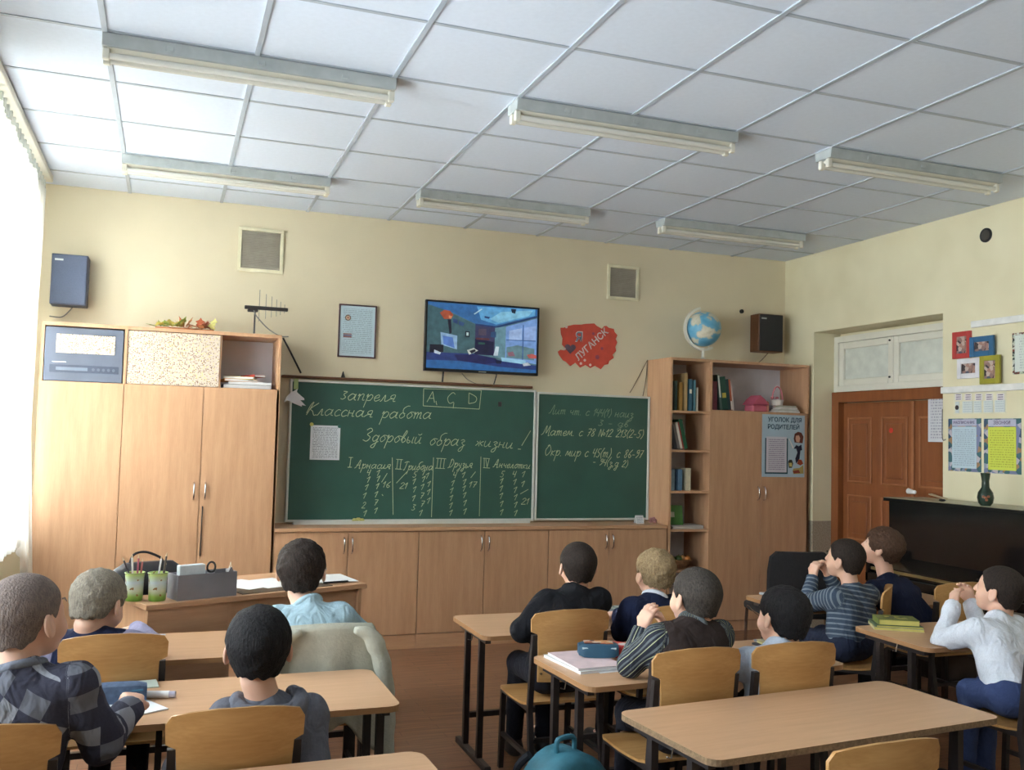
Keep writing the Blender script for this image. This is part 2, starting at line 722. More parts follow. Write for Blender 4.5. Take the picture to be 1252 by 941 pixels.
MB().box(LX[0] + .018, LX[3] - .018, y1 - .006, y1, ZD, ZT - .022).build('back_panel', M_inner, tc_)
hz = PY(239, 600, -CD).z
panel_door(tc_, LX[0], LX[1], .085, ZD, y0)
panel_door(tc_, LX[1], LX[2], .085, ZD, y0, LX[2] - .035, hz)
panel_door(tc_, LX[2], LX[3], .085, ZD, y0, LX[2] + .035, hz)
# key hanging under the handle
MB().tube([(LX[2] + .022, y0 - .02, hz - .10), (LX[2] + .022, y0 - .032, hz - .12), (LX[2] + .02, y0 - .022, hz - .42)], .004, 6).build('lock_chain', M_frame, tc_)

# speckled cloth stretched over the middle niche
cw = MB()
cx0, cx1 = LX[1] + .012, .615
cw.box(cx0, cx1, y0 - .008, y0 - .002, ZD + .002, ZT - .026)


def speck(name, base, dots, sc):
    def bld(N, L):
        v = mapping(N, L)
        vo = N.new('ShaderNodeTexVoronoi')
        vo.inputs['Scale'].default_value = sc
        L.new(v, vo.inputs['Vector'])
        f = mth(N, L, 'LESS_THAN', vo.outputs['Distance'], 0.46)
        sx_, sy_, sz_ = sep(N, L, vo.outputs['Color'])
        col = ramp(N, L, sx_, [(0.0, dots[0]), (0.3, dots[1]), (0.55, base), (0.8, dots[2])], 'CONSTANT')
        return mixc(N, L, f, base, col), None
    return ramp2(name, bld, rough=0.9)


M_speck = speck('speckled_cloth', S(214, 196, 180), (S(136, 108, 92), S(222, 200, 140), S(176, 146, 126)), 120)
tag(cw.build('niche_cloth', M_speck), 'beige speckled cloth covering the middle niche of tall cabinet', 'cloth')

# old receiver with a cloth window standing in the left niche
rx0, rx1 = LX[0] + .024, LX[1] - .014
M_rec = mat('blue_grey_casing', S(92, 98, 114), 0.5, var=0.06)
rc = thing('radio_receiver', 'dark blue-grey receiver with speckled cloth window in cabinet niche', 'radio', ((rx0 + rx1) / 2, -CD + .17, ZD + .0005))
hw = (rx1 - rx0) / 2
zt = ZT - .03 - ZD
MB().box(-hw, hw, -.16, .10, 0, zt, .004).build('casing', M_rec, rc)
MB().box(-hw * .72, hw * .78, -.166, -.16, zt * .52, zt * .87, .001).build('speaker_cloth', M_speck, rc)
MB().box(-hw * .86, hw * .90, -.163, -.16, zt * .16, zt * .30, .001).build('scale_strip', mat('scale_strip', S(66, 74, 92), 0.35), rc)
MB().box(-hw * .80, -hw * .45, -.1625, -.16, zt * .345, zt * .36).build('name_line', M_paper, rc)
for k in range(5):
    x = hw * (.25 + .13 * k)
    MB().tube([(x, -.163, zt * .23), (x, -.176, zt * .23)], .009, 10).build('knob', M_rec, rc)
MB().box(-hw * .7, hw * .1, -.1645, -.163, zt * .20, zt * .26).build('tuning_scale', mat('tuning_scale', S(112, 122, 138), 0.3), rc)

# papers and booklets in the right niche
for k, (cc, dz, lab) in enumerate([(S(70, 84, 100), .0, 'blue-grey folder at the bottom of the niche pile'), (S(228, 230, 226), .027, 'white booklet with a curling edge in niche pile'),
                                   (S(214, 150, 80), .046, 'orange booklet on the niche pile'), (S(206, 190, 96), .063, 'yellow booklet on top of the niche pile'),
                                   (S(176, 62, 56), .080, 'small red booklet topmost in the niche pile')]):
    xk = .80 + .02 * math.sin(k * 2.3)
    w = (.31, .28, .22, .20, .08)[k]
    hk = (.026, .018, .016, .016, .016)[k]
    m_ = mat('booklet_%d' % k, cc, 0.6, var=0.15)
    o = thing('booklet', lab, 'booklet', (xk + (0, .01, -.03, -.05, .04)[k], -.24, ZD + .001 + dz), (.02, -.05, .12, -.18, .4)[k], 'pile in the cabinet niche')
    MB().box(-w / 2, w / 2, -.10, .10, 0, .0015).box(-w / 2, w / 2, -.10, .10, hk - .0015, hk).box(-w / 2, -w / 2 + .002, -.1, .1, .0015, hk - .0015).build('cover', m_, o)
    MB().box(-w / 2 + .002, w / 2 - .003, -.097, .097, .0015, hk - .0015).build('pages', M_paper, o)

# autumn leaf garland lying on the tall cabinet
gl_ = thing('leaf_garland', 'garland of dry autumn leaves lying on the tall cabinet', 'garland', (0, 0, ZT))
p0, p1 = PY(190, 395, -.30), PY(262, 397, -.30)
lm = [mat('leaf_%d' % i, c_, 0.7, var=0.2, scale=40) for i, c_ in enumerate([S(196, 176, 84), S(150, 164, 78), S(172, 84, 50), S(188, 120, 74), S(206, 196, 120)])]
MB().tube(catmull([(p0.x, -.30, .012), (p0.x + .12, -.31, .012), (p1.x - .1, -.29, .012), (p1.x, -.30, .012)]), .006, 6).build('stem', lm[3], gl_)
for k in range(38):
    t = (k + random.random()) / 38
    x = p0.x + (p1.x - p0.x) * t
    a, el = random.uniform(0, 6.28), random.uniform(.15, 1.1)
    l = random.uniform(.05, .095)
    d = Vector((math.cos(a) * math.cos(el), math.sin(a) * math.cos(el), math.sin(el)))
    s = d.cross(Vector((0, 0, 1))).normalized()
    n_ = s.cross(d)
    o_ = Vector((x, -.30 + random.uniform(-.02, .02), .014 + random.uniform(0, .014)))
    b = MB()
    pr = [(0, 0), (.25, .35), (.45, .22), (.6, .42), (.75, .15), (1, 0)]
    up_ = [o_ + d * l * u_ + s * l * w_ * .8 + n_ * .002 for u_, w_ in pr]
    dn_ = [o_ + d * l * u_ - s * l * w_ * .8 + n_ * .002 for u_, w_ in pr[1:-1]]
    b.prism(up_ + dn_[::-1], -n_ * .0015)
    b.build('leaf', lm[(k % 2) if t < .45 else (2 + k % 2 if t < .95 else 4)], gl_)

# low base cabinets under the chalkboard
bx = [1.014, 1.51, 2.01, 2.50, 3.00, 3.495, 3.995]
ZC = 0.845
names = ['low beech cabinet beside the tall cabinet, leftmost of three', 'low beech cabinet under the middle of the chalkboard', 'low beech cabinet beside the bookcase, rightmost of three']
for k in range(3):
    xa, xm, xb = bx[2 * k] + .001, bx[2 * k + 1], bx[2 * k + 2] - .001
    o = thing('base_cabinet', names[k], 'cabinet', (xm, 0, 0), 0, 'low cabinets under the chalkboard')
    c = MB()
    a, b_ = xa - xm, xb - xm
    c.box(a, a + .018, y0, y1, 0, ZC - .026).box(b_ - .018, b_, y0, y1, 0, ZC - .026)
    c.box(a + .018, b_ - .018, y0, y1, .10, .118).box(a + .018, b_ - .018, y1 - .005, y1, .118, ZC - .026)
    c.build('carcass', M_cab, o)
    MB().box(a, b_, y0 - .012, y0, .0, .098).build('plinth', M_cabx, o)
    panel_door(o, a, 0, .10, ZC - .028, y0, -.028, ZC - .12)
    panel_door(o, 0, b_, .10, ZC - .028, y0, .028, ZC - .12)
tag(MB().box(bx[0] + .001, bx[6] - .004, -CD - .012, -.004, ZC - .026, ZC, .003).build('counter_top', M_cabx), 'long beech worktop over the low cabinets', 'worktop')

# bookcase with narrow open tower and wide cupboard at the right
BX0, BXM, BX1, BZ = 4.006, 4.385, 5.318, 2.158
bk = thing('bookcase', 'tall beech bookcase with open shelf tower and double-door cupboard', 'bookcase', (0, 0, 0))
c = MB()
for xa in (BX0, BX1 - .018):
    c.box(xa, xa + .018, -CD, y1, 0, BZ)
c.box(BX0 + .018, BX1 - .018, -CD, y1, BZ - .022, BZ)
c.box(BXM - .018, BXM, -CD + (.0), y1, 0, BZ - .022)
c.box(BX0 + .018, BXM - .018, -CD + .02, y1, 0, .08).box(BXM, BX1 - .018, -CD + .02, y1, 0, .08)
ZB = PY(930, 503, -CD).z                               # bottom of the wide niche
c.box(BXM, BX1 - .018, y0, y1, ZB - .018, ZB)
c.build('carcass', M_cab, bk)
SH = [PY(840, 502, -CD).z, PY(840, 550, -CD).z, PY(840, 600, -CD).z, PY(840, 647, -CD).z, PY(840, 697, -CD).z]
for z in SH + [.098]:
    MB().box(BX0 + .018, BXM - .018, -CD + .004, y1 - .006, z - .018, z).build('shelf', M_cabx, bk)
MB().box(BX0 + .018, BXM - .018, y1 - .005, y1, .08, BZ - .022).build('back_panel', M_inner, bk)
MB().box(BXM, BX1 - .018, y1 - .005, y1, .08, BZ - .022).build('back_panel', M_inner, bk)
xm = (BXM + BX1) / 2
hz = PY(932, 603, -CD).z
panel_door(bk, BXM - .004, xm, .085, ZB - .002, y0, xm - .03, hz)
panel_door(bk, xm, BX1, .085, ZB - .002, y0, xm + .03, hz)

# --- books
def book(label, x, z, w, h, d, col, lean=0.0, yf=None, spine=None, group='books on the bookcase shelves'):
    """upright book, spine to the room; x is the left foot"""
    yf = -CD + .05 if yf is None else yf
    x = max(x, BX0 + .0195)
    a = math.radians(lean)
    o = thing('book', label, 'book', (x, yf, z + (w * math.sin(-a) if a < 0 else 0)), 0, group)
    o.rotation_euler = (0, a, 0)
    m_ = mat('book_%s' % label, col, 0.55, var=0.12, scale=25)
    e = .0025
    c_ = MB()
    c_.box(0, e, 0, d, 0, h).box(w - e, w, 0, d, 0, h).box(e, w - e, 0, e, 0, h)
    cv = c_.build('cover', m_, o)
    MB().box(e, w - e, e, d - .004, .003, h - .003).build('pages', M_paper, o)
    if spine:
        MB().box(w * .15, w * .85, -.0012, 0, h * spine[1], h * spine[2]).build('spine_label', mat('spine_%s' % label, spine[0], 0.5), cv)
    return o


tx = lambda px: PY(px, 480, -CD + .05).x
z_ = SH[0] + .001
rowA = [('dark red thin book at the left end of top tower shelf', 821, 3, .20, S(74, 40, 40), None),
        ('dark green book on the top tower shelf', 824, 6, .235, S(40, 66, 56), None),
        ('ochre book on the top tower shelf', 831, 5, .225, S(170, 128, 60), None),
        ('tall beige folder on the top tower shelf', 837, 5, .30, S(188, 158, 110), None),
        ('teal blue book with white spine label on top tower shelf', 842.5, 5.5, .255, S(58, 104, 124), (S(230, 230, 210), .55, .68)),
        ('light teal book near the right of top tower shelf', 848.5, 3, .25, S(96, 140, 150), None),
        ('pale cream slim book ending the top tower row', 852, 2.5, .19, S(196, 188, 170), None)]
for lab, px, wpx, h_, cc, sp in rowA:
    book(lab, tx(px), z_, wpx * .00505, h_, .21, cc, 0, spine=sp)
z_ = SH[1] + .001
R14 = math.radians(14)
xs_ = BX0 + .021 + .19 * math.tan(R14)
for k, (lab, px, w_, h_, cc, ln) in enumerate([
        ('dark grey binder leaning left on second tower shelf', 822, .03, .19, S(60, 62, 70), -4),
        ('grey album leaning left on second tower shelf', 829, .024, .20, S(128, 118, 112), -10),
        ('white magazine leaning left on second tower shelf', 836, .02, .215, S(214, 206, 196), -15),
        ('slim red book leaning left on second tower shelf', 841, .012, .22, S(150, 52, 44), -17),
        ('green and white book leaning left on second tower shelf', 845, .03, .235, S(34, 98, 66), -19)]):
    book(lab, xs_, z_, w_, h_, .20, cc, -14)
    xs_ += w_ / math.cos(R14) + .0015
z_ = SH[2] + .001
for lab, px, w_, h_, cc in [('pale blue book on third tower shelf', 820, .05, .165, S(116, 146, 166)), ('mid blue book on third tower shelf', 831, .035, .165, S(96, 130, 156)),
                            ('cream box file on third tower shelf', 840, .045, .175, S(200, 190, 164))]:
    book(lab, tx(px), z_, w_, h_, .18, cc)
# green book propped face out, papers on the fourth shelf
z_ = SH[3] + .001
g = thing('book', 'green book with white title band facing out on fourth tower shelf', 'book', (max(tx(818), BX0 + .026), -CD + .075, z_ + .032), 0, 'books on the bookcase shelves')
g.rotation_euler = (math.radians(-12), math.radians(2), 0)
MB().box(0, .15, 0, .002, 0, .155).box(0, .15, .012, .014, 0, .155).box(0, .002, .002, .012, 0, .155).build('cover', mat('green_cover', S(74, 128, 56), 0.5), g)
MB().box(.002, .148, .002, .012, .002, .153).build('pages', M_paper, g)
MB().box(.002, .075, -.0008, 0, .06, .10).build('title_band', mat('title_band', S(196, 206, 184), 0.6), g)
for k in range(3):
    tag(MB().box(-.14, .14, -.10, .10, 0, .008).build('paper_pad', mat('paper_pad_%d' % k, (S(196, 190, 180), S(206, 200, 190), S(186, 182, 176))[k], 0.8), None,
        ((BX0 + BXM) / 2, -CD + .125, z_ + k * .0095), (0, 0, (.0, .04, -.03)[k])),
        ('bottom paper pad under the green book on fourth shelf', 'middle paper pad under the green book on fourth shelf', 'topmost paper pad under the green book on fourth shelf')[k], 'paper pad', 'paper pads under the green book')
# wicker fruit basket on the fifth shelf
fb = thing('fruit_basket', 'brown wicker basket on the fifth shelf of the tower', 'basket', (tx(838), -CD + .14, SH[4] + .001))
M_wick = mat('wicker', S(112, 78, 48), 0.8, var=0.3, scale=60, bump=0.4)
MB().lathe([(.075, 0), (.10, .035), (.112, .065), (.104, .065), (.09, .03), (.06, .012)], seg=20).build('bowl', M_wick, fb)
MB().tube([(.11 * math.cos(t), .11 * math.sin(t), .067) for t in np.linspace(0, 2 * math.pi, 21)[:-1]], .008, 6, closed=True).build('rim', M_wick, fb)
for k, (dx, dy, dz, r, cc, lab) in enumerate([(.065, -.045, .074, .028, S(196, 120, 50), 'orange fruit in the wicker basket'), (.03, -.03, .082, .024, S(190, 140, 90), 'peach coloured fruit in the wicker basket'),
                                           (-.01, -.04, .078, .030, S(66, 88, 44), 'green fruit at the middle of the wicker basket'), (-.06, -.02, .076, .029, S(56, 80, 40), 'dark green fruit at the left of the wicker basket')]):
    f_ = thing('fruit', lab, 'fruit', (tx(838) + dx, -CD + .14 + dy, SH[4] + dz), 0, 'fruit in the wicker basket')
    MB().sphere((0, 0, 0), r, 16, r * .92).build('flesh', mat('fruit_%d' % k, cc, 0.45, var=0.15), f_, smooth=180)
    MB().tube([(0, 0, r * .88), (.003, 0, r * .88 + .01)], .002, 6).build('stalk', M_wick, f_)

# wide niche
ux = lambda px: PY(px, 485, -CD + .06).x
z_ = ZB + .001
xu, lean_on = max(ux(866), BXM + .003), False
for lab, px, w_, h_, cc, ln, sp in [
        ('dark purple red book at the left of the wide niche', 866, .038, .235, S(92, 36, 52), 0, None), ('second purple red book in the wide niche', 873.5, .034, .23, S(104, 40, 58), 0, None),
        ('grey green folder leaning in the wide niche', 882, .02, .285, S(70, 92, 84), -9, (S(200, 206, 200), .35, .98)), ('dark green encyclopedia with yellow mark in the wide niche', 887, .05, .265, S(30, 74, 62), -6, (S(190, 170, 70), .35, .5)),
        ('dark teal book in the wide niche', 897, .026, .25, S(34, 60, 62), -3, None), ('orange red and white book in the wide niche', 902.5, .016, .25, S(176, 82, 50), -4, (S(226, 220, 214), .02, .3)),
        ('slim pale book ending the row in the wide niche', 907, .012, .23, S(204, 190, 186), -4, None)]:
    a_ = math.radians(7)
    if ln and not lean_on:
        xu += .235 * math.tan(a_) + .002
        lean_on = True
    book(lab, xu, z_, w_, h_, .22, cc, -7 if ln else 0, spine=sp)
    xu += (w_ / math.cos(a_) if ln else w_) + .0015
# pink soft toy / box, paper stack and small basket
pk = thing('pink_toy_house', 'small pink plastic toy house in the wide niche', 'toy', (ux(925) + .02, -CD + .10, z_), 0.2)
M_pink = mat('pink_plastic', S(206, 108, 128), 0.5, var=0.12)
MB().box(-.085, .085, -.05, .05, 0, .055, .01).build('walls', M_pink, pk)
MB().prism([(-.10, -.06, .055), (.10, -.06, .055), (.05, -.06, .10), (.0, -.06, .135), (-.05, -.06, .10)], (0, .12, 0), .006).build('roof', mat('pink_roof', S(196, 92, 118), 0.5, var=0.1), pk)
MB().box(.085, .12, -.045, .045, 0, .09, .012).build('porch', mat('salmon', S(214, 146, 128), 0.5), pk)
bgy = thing('grey_cloth_bundle', 'folded grey cloth behind the paper stack in wide niche', 'cloth', (ux(942) + .045, -CD + .275, z_))
for k in range(3):
    MB().box(-.09, .10, -.05, .05, .022 * k, .022 * k + .021, .008, 2).build('fold', mat('grey_cloth', S(150, 142, 152), 0.9, var=0.08), bgy)
for k in range(4):
    ps = MB().box(-.13 + .02 * k, .10 - .012 * k, -.08, .03, 0, .0135, .003)
    tag(ps.build('white_booklet', mat('white_booklet_%d' % k, (S(222, 220, 214), S(206, 204, 196), S(226, 222, 216), S(196, 194, 176))[k], 0.7), None, (ux(962), -CD + .095, z_ + .0145 * k), (0, 0, .03 * math.sin(k * 3))),
        ['white booklet at the bottom of the niche stack', 'second booklet of the niche stack from below', 'third booklet of the niche stack from below', 'greyish booklet topmost on the niche stack'][k], 'booklet', 'booklet stack in the wide niche')
sb = thing('gift_basket', 'small white basket with pink ribbon handle on the booklet stack', 'basket', (ux(953) - .01, -CD + .075, z_ + .059))
bw = MB()
bw.lathe([(.042, 0), (.052, .045), (.048, .045), (.038, .006)], seg=18)
bw.build('bowl', mat('white_wicker', S(222, 214, 208), 0.7, var=0.1, scale=60), sb)
MB().tube([(.05 * math.cos(t), 0, .045 + .11 * math.sin(t)) for t in np.linspace(0, math.pi, 13)], .006, 8).build('handle', mat('pink_ribbon', S(204, 120, 132), 0.6, var=0.2), sb)
for s in (-1, 1):
    MB().sphere((s * .022 - .04, -.02, .06), .016, 10, .012).build('bow', MATS['pink_ribbon'], sb)

# --- globe on the bookcase
gc = PY(860, 402, -.19)
gb = thing('globe', 'blue globe on a white arc stand on top of the bookcase', 'globe', (gc.x, gc.y, BZ))
gz = gc.z - BZ


def globe_mat():
    def bld(N, L):
        v = mapping(N, L, (1, 1, 1))
        f = noise(N, L, v, 9.0, 5)
        sea = ramp(N, L, f, [(0.35, S(84, 160, 200)), (0.52, S(120, 184, 214)), (0.545, S(206, 200, 180)), (0.62, S(222, 216, 198)), (0.75, S(190, 180, 150))])
        return sea, None
    return ramp2('globe_map', bld, rough=0.35)


GR = .145
MB().sphere((0, 0, gz), GR, 36).build('globe_ball', globe_mat(), gb, smooth=180)
ax = math.radians(23)
arc = [(-(GR + .02) * math.cos(t - ax) if False else (GR + .026) * math.cos(t), 0, gz + (GR + .026) * math.sin(t)) for t in np.linspace(math.radians(102), math.radians(300), 24)]
M_gw = mat('globe_stand', S(232, 228, 214), 0.4, var=0.03)
b = MB()
rings = []
for (x, y, z) in arc:
    d = Vector((x, 0, z - gz)).normalized()
    p = Vector((x, 0, z))
    rings.append([p + d * .010 + Vector((0, .013, 0)), p + d * .010 - Vector((0, .013, 0)), p - d * .008 - Vector((0, .013, 0)), p - d * .008 + Vector((0, .013, 0))])
b.rings(rings)
b.build('meridian_arc', M_gw, gb)
MB().lathe([(.085, 0), (.08, .008), (.03, .018), (.014, .03), (.012, gz - GR - .012)], seg=24).build('foot', M_gw, gb, smooth=40)
for t in (math.radians(102), math.radians(290)):
    MB().tube([((GR - .004) * math.cos(t), 0, gz + (GR - .004) * math.sin(t)), ((GR + .03) * math.cos(t), 0, gz + (GR + .03) * math.sin(t))], .006, 8).build('axis_pin', M_gw, gb)

# ================================================================== CHALKBOARD
BY = -0.055                                            # board surface
def board_panel(x0, x1, z0, z1, nm, label):
    o = thing('chalkboard', label, 'chalkboard', (0, 0, 0), 0, 'chalkboard panels')
    MB().box(x0 + .012, x1 - .012, BY, -.004, z0 + .012, z1 - .012).build('writing_surface', M_board, o)
    for xa, xb in ((x0, x0 + .016), (x1 - .016, x1)):
        MB().box(xa, xb, BY - .012, -.004, z0, z1, .002).build('side_frame', M_boardfr, o)
    MB().box(x0 + .016, x1 - .016, BY - .010, -.004, z1 - .016, z1, .002).build('top_frame', M_boardfr, o)
    MB().box(x0 + .016, x1 - .016, BY - .010, -.004, z0, z0 + .016, .002).build('bottom_frame', M_boardfr, o)
    return o


bt, bb = PY(353, 462, BY), PY(349, 637, BY)
BX_0, BX_1 = bb.x - .004, PY(654, 560, BY).x
BZ1, BZ0 = (bt.z + PY(655, 478, BY).z) / 2, PY(500, 637, BY).z
boardL = board_panel(BX_0, BX_1 - .004, BZ0, BZ1, 'L', 'long green chalkboard panel with table of chalk tallies under television')
RX1 = BX0 - .004
RZ1 = (PY(657, 479, BY).z + PY(798, 485, BY).z) / 2
boardR = board_panel(BX_1 + .004, RX1, BZ0, RZ1, 'R', 'shorter green chalkboard panel with homework notes beside bookcase')
tr_ = MB()
tr_.box(BX_0 + .05, BX_1 - .06, BY - .085, BY - .012, BZ0 - .012, BZ0 - .004).box(BX_0 + .05, BX_1 - .06, BY - .085, BY - .080, BZ0 - .004, BZ0 + .012)
tr_.build('chalk_tray', M_boardfr, boardL)
# brown rail above the boards
tag(MB().box(BX_0 - .06, BX_1 - .03, -.05, -.004, BZ1 + .012, BZ1 + .030, .003).build('board_rail', mat('rail_brown', S(112, 70, 44), 0.6, var=0.2)), 'thin brown wooden rail above the long chalkboard', 'rail')
hk = PY(419, 461, -.03)
tag(MB().tube([(hk.x, -.045, BZ1 + .031), (hk.x, -.045, BZ1 + .055)], [.016, .009], 10).tube([(hk.x, -.045, BZ1 + .055), (hk.x, -.045, BZ1 + .075)], [.009, .003], 8).build('rail_knob', M_black), 'small black knob standing on the brown board rail', 'knob')

# handwriting: a small stroke alphabet, x-height 1
G = {
 'а': (1.1, [[(.8, .8), (.4, 1), (.05, .5), (.3, 0), (.7, .4), (.85, 1), (.8, .2), (1.05, .05)]]),
 'п': (1.0, [[(.05, .7), (.2, 1), (.2, 0)], [(.2, .6), (.5, 1), (.7, .9), (.7, .1), (.95, .1)]]),
 'р': (.95, [[(.05, .7), (.2, 1), (.12, -1)], [(.17, .5), (.5, 1), (.8, .7), (.6, .1), (.25, .1)]]),
 'е': (.85, [[(.1, .45), (.6, .6), (.5, 1), (.1, .6), (.3, 0), (.8, .3)]]),
 'л': (.85, [[(0, .05), (.15, .1), (.45, 1), (.55, .1), (.8, .1)]]),
 'я': (1.0, [[(0, .05), (.3, .4), (.7, .45), (.3, .6), (.4, .98), (.8, 1), (.72, .1), (1, .1)]]),
 'с': (.8, [[(.7, .85), (.4, 1), (.1, .5), (.3, 0), (.75, .2)]]),
 'н': (.95, [[(.1, 1), (.1, 0)], [(.1, .55), (.6, .5)], [(.65, 1), (.6, .1), (.85, .1)]]),
 'б': (.9, [[(.7, .7), (.35, .85), (.1, .4), (.35, 0), (.7, .4), (.4, .95), (.35, 1.5), (.7, 1.9), (1, 1.9)]]),
 'о': (.85, [[(.4, 1), (.1, .5), (.35, 0), (.7, .5), (.4, 1), (.9, .95)]]),
 'т': (1.15, [[(.05, .7), (.15, 1), (.15, 0)], [(.15, .6), (.4, 1), (.5, .8), (.5, 0)], [(.5, .6), (.75, 1), (.85, .8), (.85, .1), (1.05, .1)]]),
 'д': (.95, [[(.7, .8), (.35, 1), (.1, .5), (.35, .05), (.7, .5), (.75, 1), (.6, -.7), (.3, -.9), (.2, -.6), (.9, .1)]]),
 'в': (.75, [[(.05, .3), (.35, 1.8), (.5, 1.5), (.2, .5), (.35, 0), (.65, .4), (.3, .8)]]),
 'ы': (1.05, [[(.1, 1), (.1, .3), (.3, 0), (.5, .3), (.12, .5)], [(.8, 1), (.75, .1), (.95, .1)]]),
 'и': (.95, [[(.05, 1), (.05, .2), (.3, 0), (.6, .6), (.65, 1), (.62, .1), (.9, .1)]]),
 'з': (.8, [[(.1, .85), (.4, 1), (.6, .75), (.3, .5), (.6, .1), (.5, -.7), (.2, -.8), (.2, -.4), (.8, .2)]]),
 'ж': (1.1, [[(.1, .9), (.35, .6), (.1, .1)], [(.5, 1), (.5, 0)], [(.95, .9), (.6, .55), (.95, .1)]]),
 'у': (.85, [[(.1, 1), (.15, .5), (.5, .4)], [(.65, 1), (.5, -.6), (.25, -.9), (.15, -.6), (.8, .1)]]),
 'ь': (.7, [[(.1, 1), (.1, .2), (.35, 0), (.55, .3), (.12, .5)]]),
 'г': (.7, [[(.05, .7), (.25, 1), (.55, .9), (.2, .1), (.6, .1)]]),
 'ф': (1.1, [[(.55, 1.7), (.5, -.9)], [(.5, .8), (.15, .9), (.1, .1), (.5, .1), (1, .3), (.9, .9), (.5, .8)]]),
 'м': (1.05, [[(0, .05), (.2, 1), (.45, .2), (.75, 1), (.8, .1), (1, .1)]]),
 'ч': (.85, [[(.1, 1), (.15, .5), (.55, .5)], [(.65, 1), (.6, .1), (.8, .1)]]),
 'к': (.85, [[(.1, 1), (.1, 0)], [(.7, 1), (.15, .5), (.7, .05)]]),
 'К': (1.2, [[(.0, .3), (.15, 1.5), (.4, 2), (.25, 1), (.05, 0)], [(1.0, 1.9), (.3, 1.0), (.6, .6), (.9, 0), (1.15, .1)]]),
 'З': (1.05, [[(.1, 1.7), (.5, 2), (.8, 1.6), (.35, 1.05), (.8, .6), (.5, 0), (0, .2)]]),
 'А': (1.2, [[(-.1, 0), (.2, .4), (.6, 2), (.8, 0), (1.0, .1)], [(.1, .7), (.8, .75)]]),
 'Т': (1.1, [[(0, 1.6), (.5, 1.9), (1, 1.8)], [(.55, 1.9), (.4, 0), (.1, .1)]]),
 'Д': (1.2, [[(.3, 1.8), (.2, .1), (.7, .3), (.9, 1.2), (.4, 1.9), (.1, 1.6)], [(.2, .1), (-.05, -.2)]]),
 'Л': (1.1, [[(-.1, .1), (.2, .3), (.6, 2), (.75, 0), (1, .1)]]),
 'М': (1.5, [[(-.1, .1), (.2, .4), (.5, 2), (.7, .4), (1.1, 2), (1.2, 0), (1.45, .1)]]),
 'О': (1.2, [[(.5, 2), (.05, 1), (.45, 0), (1, 1), (.5, 2), (.2, 1.8)]]),
 '0': (.8, [[(.4, 1.6), (.1, .8), (.4, 0), (.7, .8), (.4, 1.6)]]),
 '1': (.5, [[(.0, 1.0), (.35, 1.6)], [(.35, 1.6), (.2, 0)]]),
 '2': (.8, [[(.1, 1.2), (.4, 1.6), (.65, 1.2), (.05, 0)], [(.05, 0), (.75, .05)]]),
 '3': (.75, [[(.1, 1.5), (.6, 1.4), (.25, .9), (.6, .4), (.3, 0), (0, .15)]]),
 '4': (.8, [[(.15, 1.6), (.05, .7)], [(.05, .7), (.6, .75)], [(.65, 1.6), (.5, -.1)]]),
 '5': (.8, [[(.75, 1.6), (.25, 1.55)], [(.25, 1.55), (.15, .95)], [(.15, .95), (.6, .7), (.4, 0), (0, .15)]]),
 '6': (.8, [[(.65, 1.6), (.15, .7), (.35, 0), (.65, .4), (.2, .7)]]),
 '7': (.75, [[(.05, 1.5), (.65, 1.55)], [(.65, 1.55), (.25, 0)], [(.2, .8), (.6, .85)]]),
 '8': (.8, [[(.4, .85), (.15, 1.25), (.45, 1.6), (.6, 1.25), (.15, .4), (.35, 0), (.6, .4), (.4, .85)]]),
 '9': (.8, [[(.65, 1.2), (.3, .9), (.2, 1.4), (.6, 1.5), (.6, .6), (.2, 0)]]),
 '.': (.4, [[(.1, .0), (.2, .1)]]), ',': (.4, [[(.2, .1), (.05, -.35)]]), '-': (.7, [[(.05, .6), (.55, .62)]]),
 '(': (.5, [[(.45, 1.8), (.1, .7), (.35, -.3)]]), ')': (.5, [[(.1, 1.8), (.4, .7), (.1, -.3)]]),
 '№': (1.3, [[(.05, 0), (.1, 1.6)], [(.1, 1.6), (.6, 0)], [(.6, 0), (.65, 1.6)], [(.95, .9), (.8, .5), (1, .3), (1.15, .6), (.95, .9)]]),
 'C': (1.2, [[(1, 1.7), (.6, 2), (.1, 1), (.5, 0), (1, .3)]]), 'D': (1.2, [[(.1, 2), (.1, 0)], [(.1, 2), (1, 1.3), (.9, .4), (.1, 0)]]),
 'A': (1.2, [[(0, 0), (.55, 2)], [(.55, 2), (1.0, 0)], [(.2, .7), (.85, .75)]]),
 'I': (.6, [[(.3, 2), (.3, 0)], [(0, 2), (.6, 2)], [(0, 0), (.6, 0)]]),
 '!': (.6, [[(.5, 2.6), (.2, .5)], [(.0, .05), (.22, .05)]]),
 ' ': (.7, []),
}
G['й'] = (.95, G['и'][1] + [[(.2, 1.45), (.4, 1.25), (.65, 1.5)]])


def chalk(parent, m, name, txt, pxa, pxb, xh, slant=.32, w=.0045):
    """write txt with baseline from pixel pxa to pixel pxb on the board face; xh = x-height in pixels; one part per word"""
    A, B = PY(pxa[0], pxa[1], BY), PY(pxb[0], pxb[1], BY)
    tot = sum(G[ch][0] for ch in txt)
    hx = (PY(pxa[0], pxa[1] - xh, BY) - A).length
    ex = (B - A) / tot
    x = 0.0
    b, n = MB(), 0
    for ch in txt + ' ':
        adv, st = G[ch]
        for s in st:
            jit = random.uniform(-.03, .03)
            pts = [A + ex * (x + u) + Vector((0, 0, 1)) * hx * (v_ + jit) + Vector((1, 0, 0)) * hx * v_ * slant for u, v_ in s]
            pts = catmull(pts, 5)
            b.ribbon([Vector((p.x, BY - .0008, p.z)) for p in pts], w * random.uniform(.85, 1.15), (0, -1, 0))
            n += 1
        if ch == ' ':
            if n:
                b.build(name, m, parent, fix=False)
            b, n = MB(), 0
        x += adv


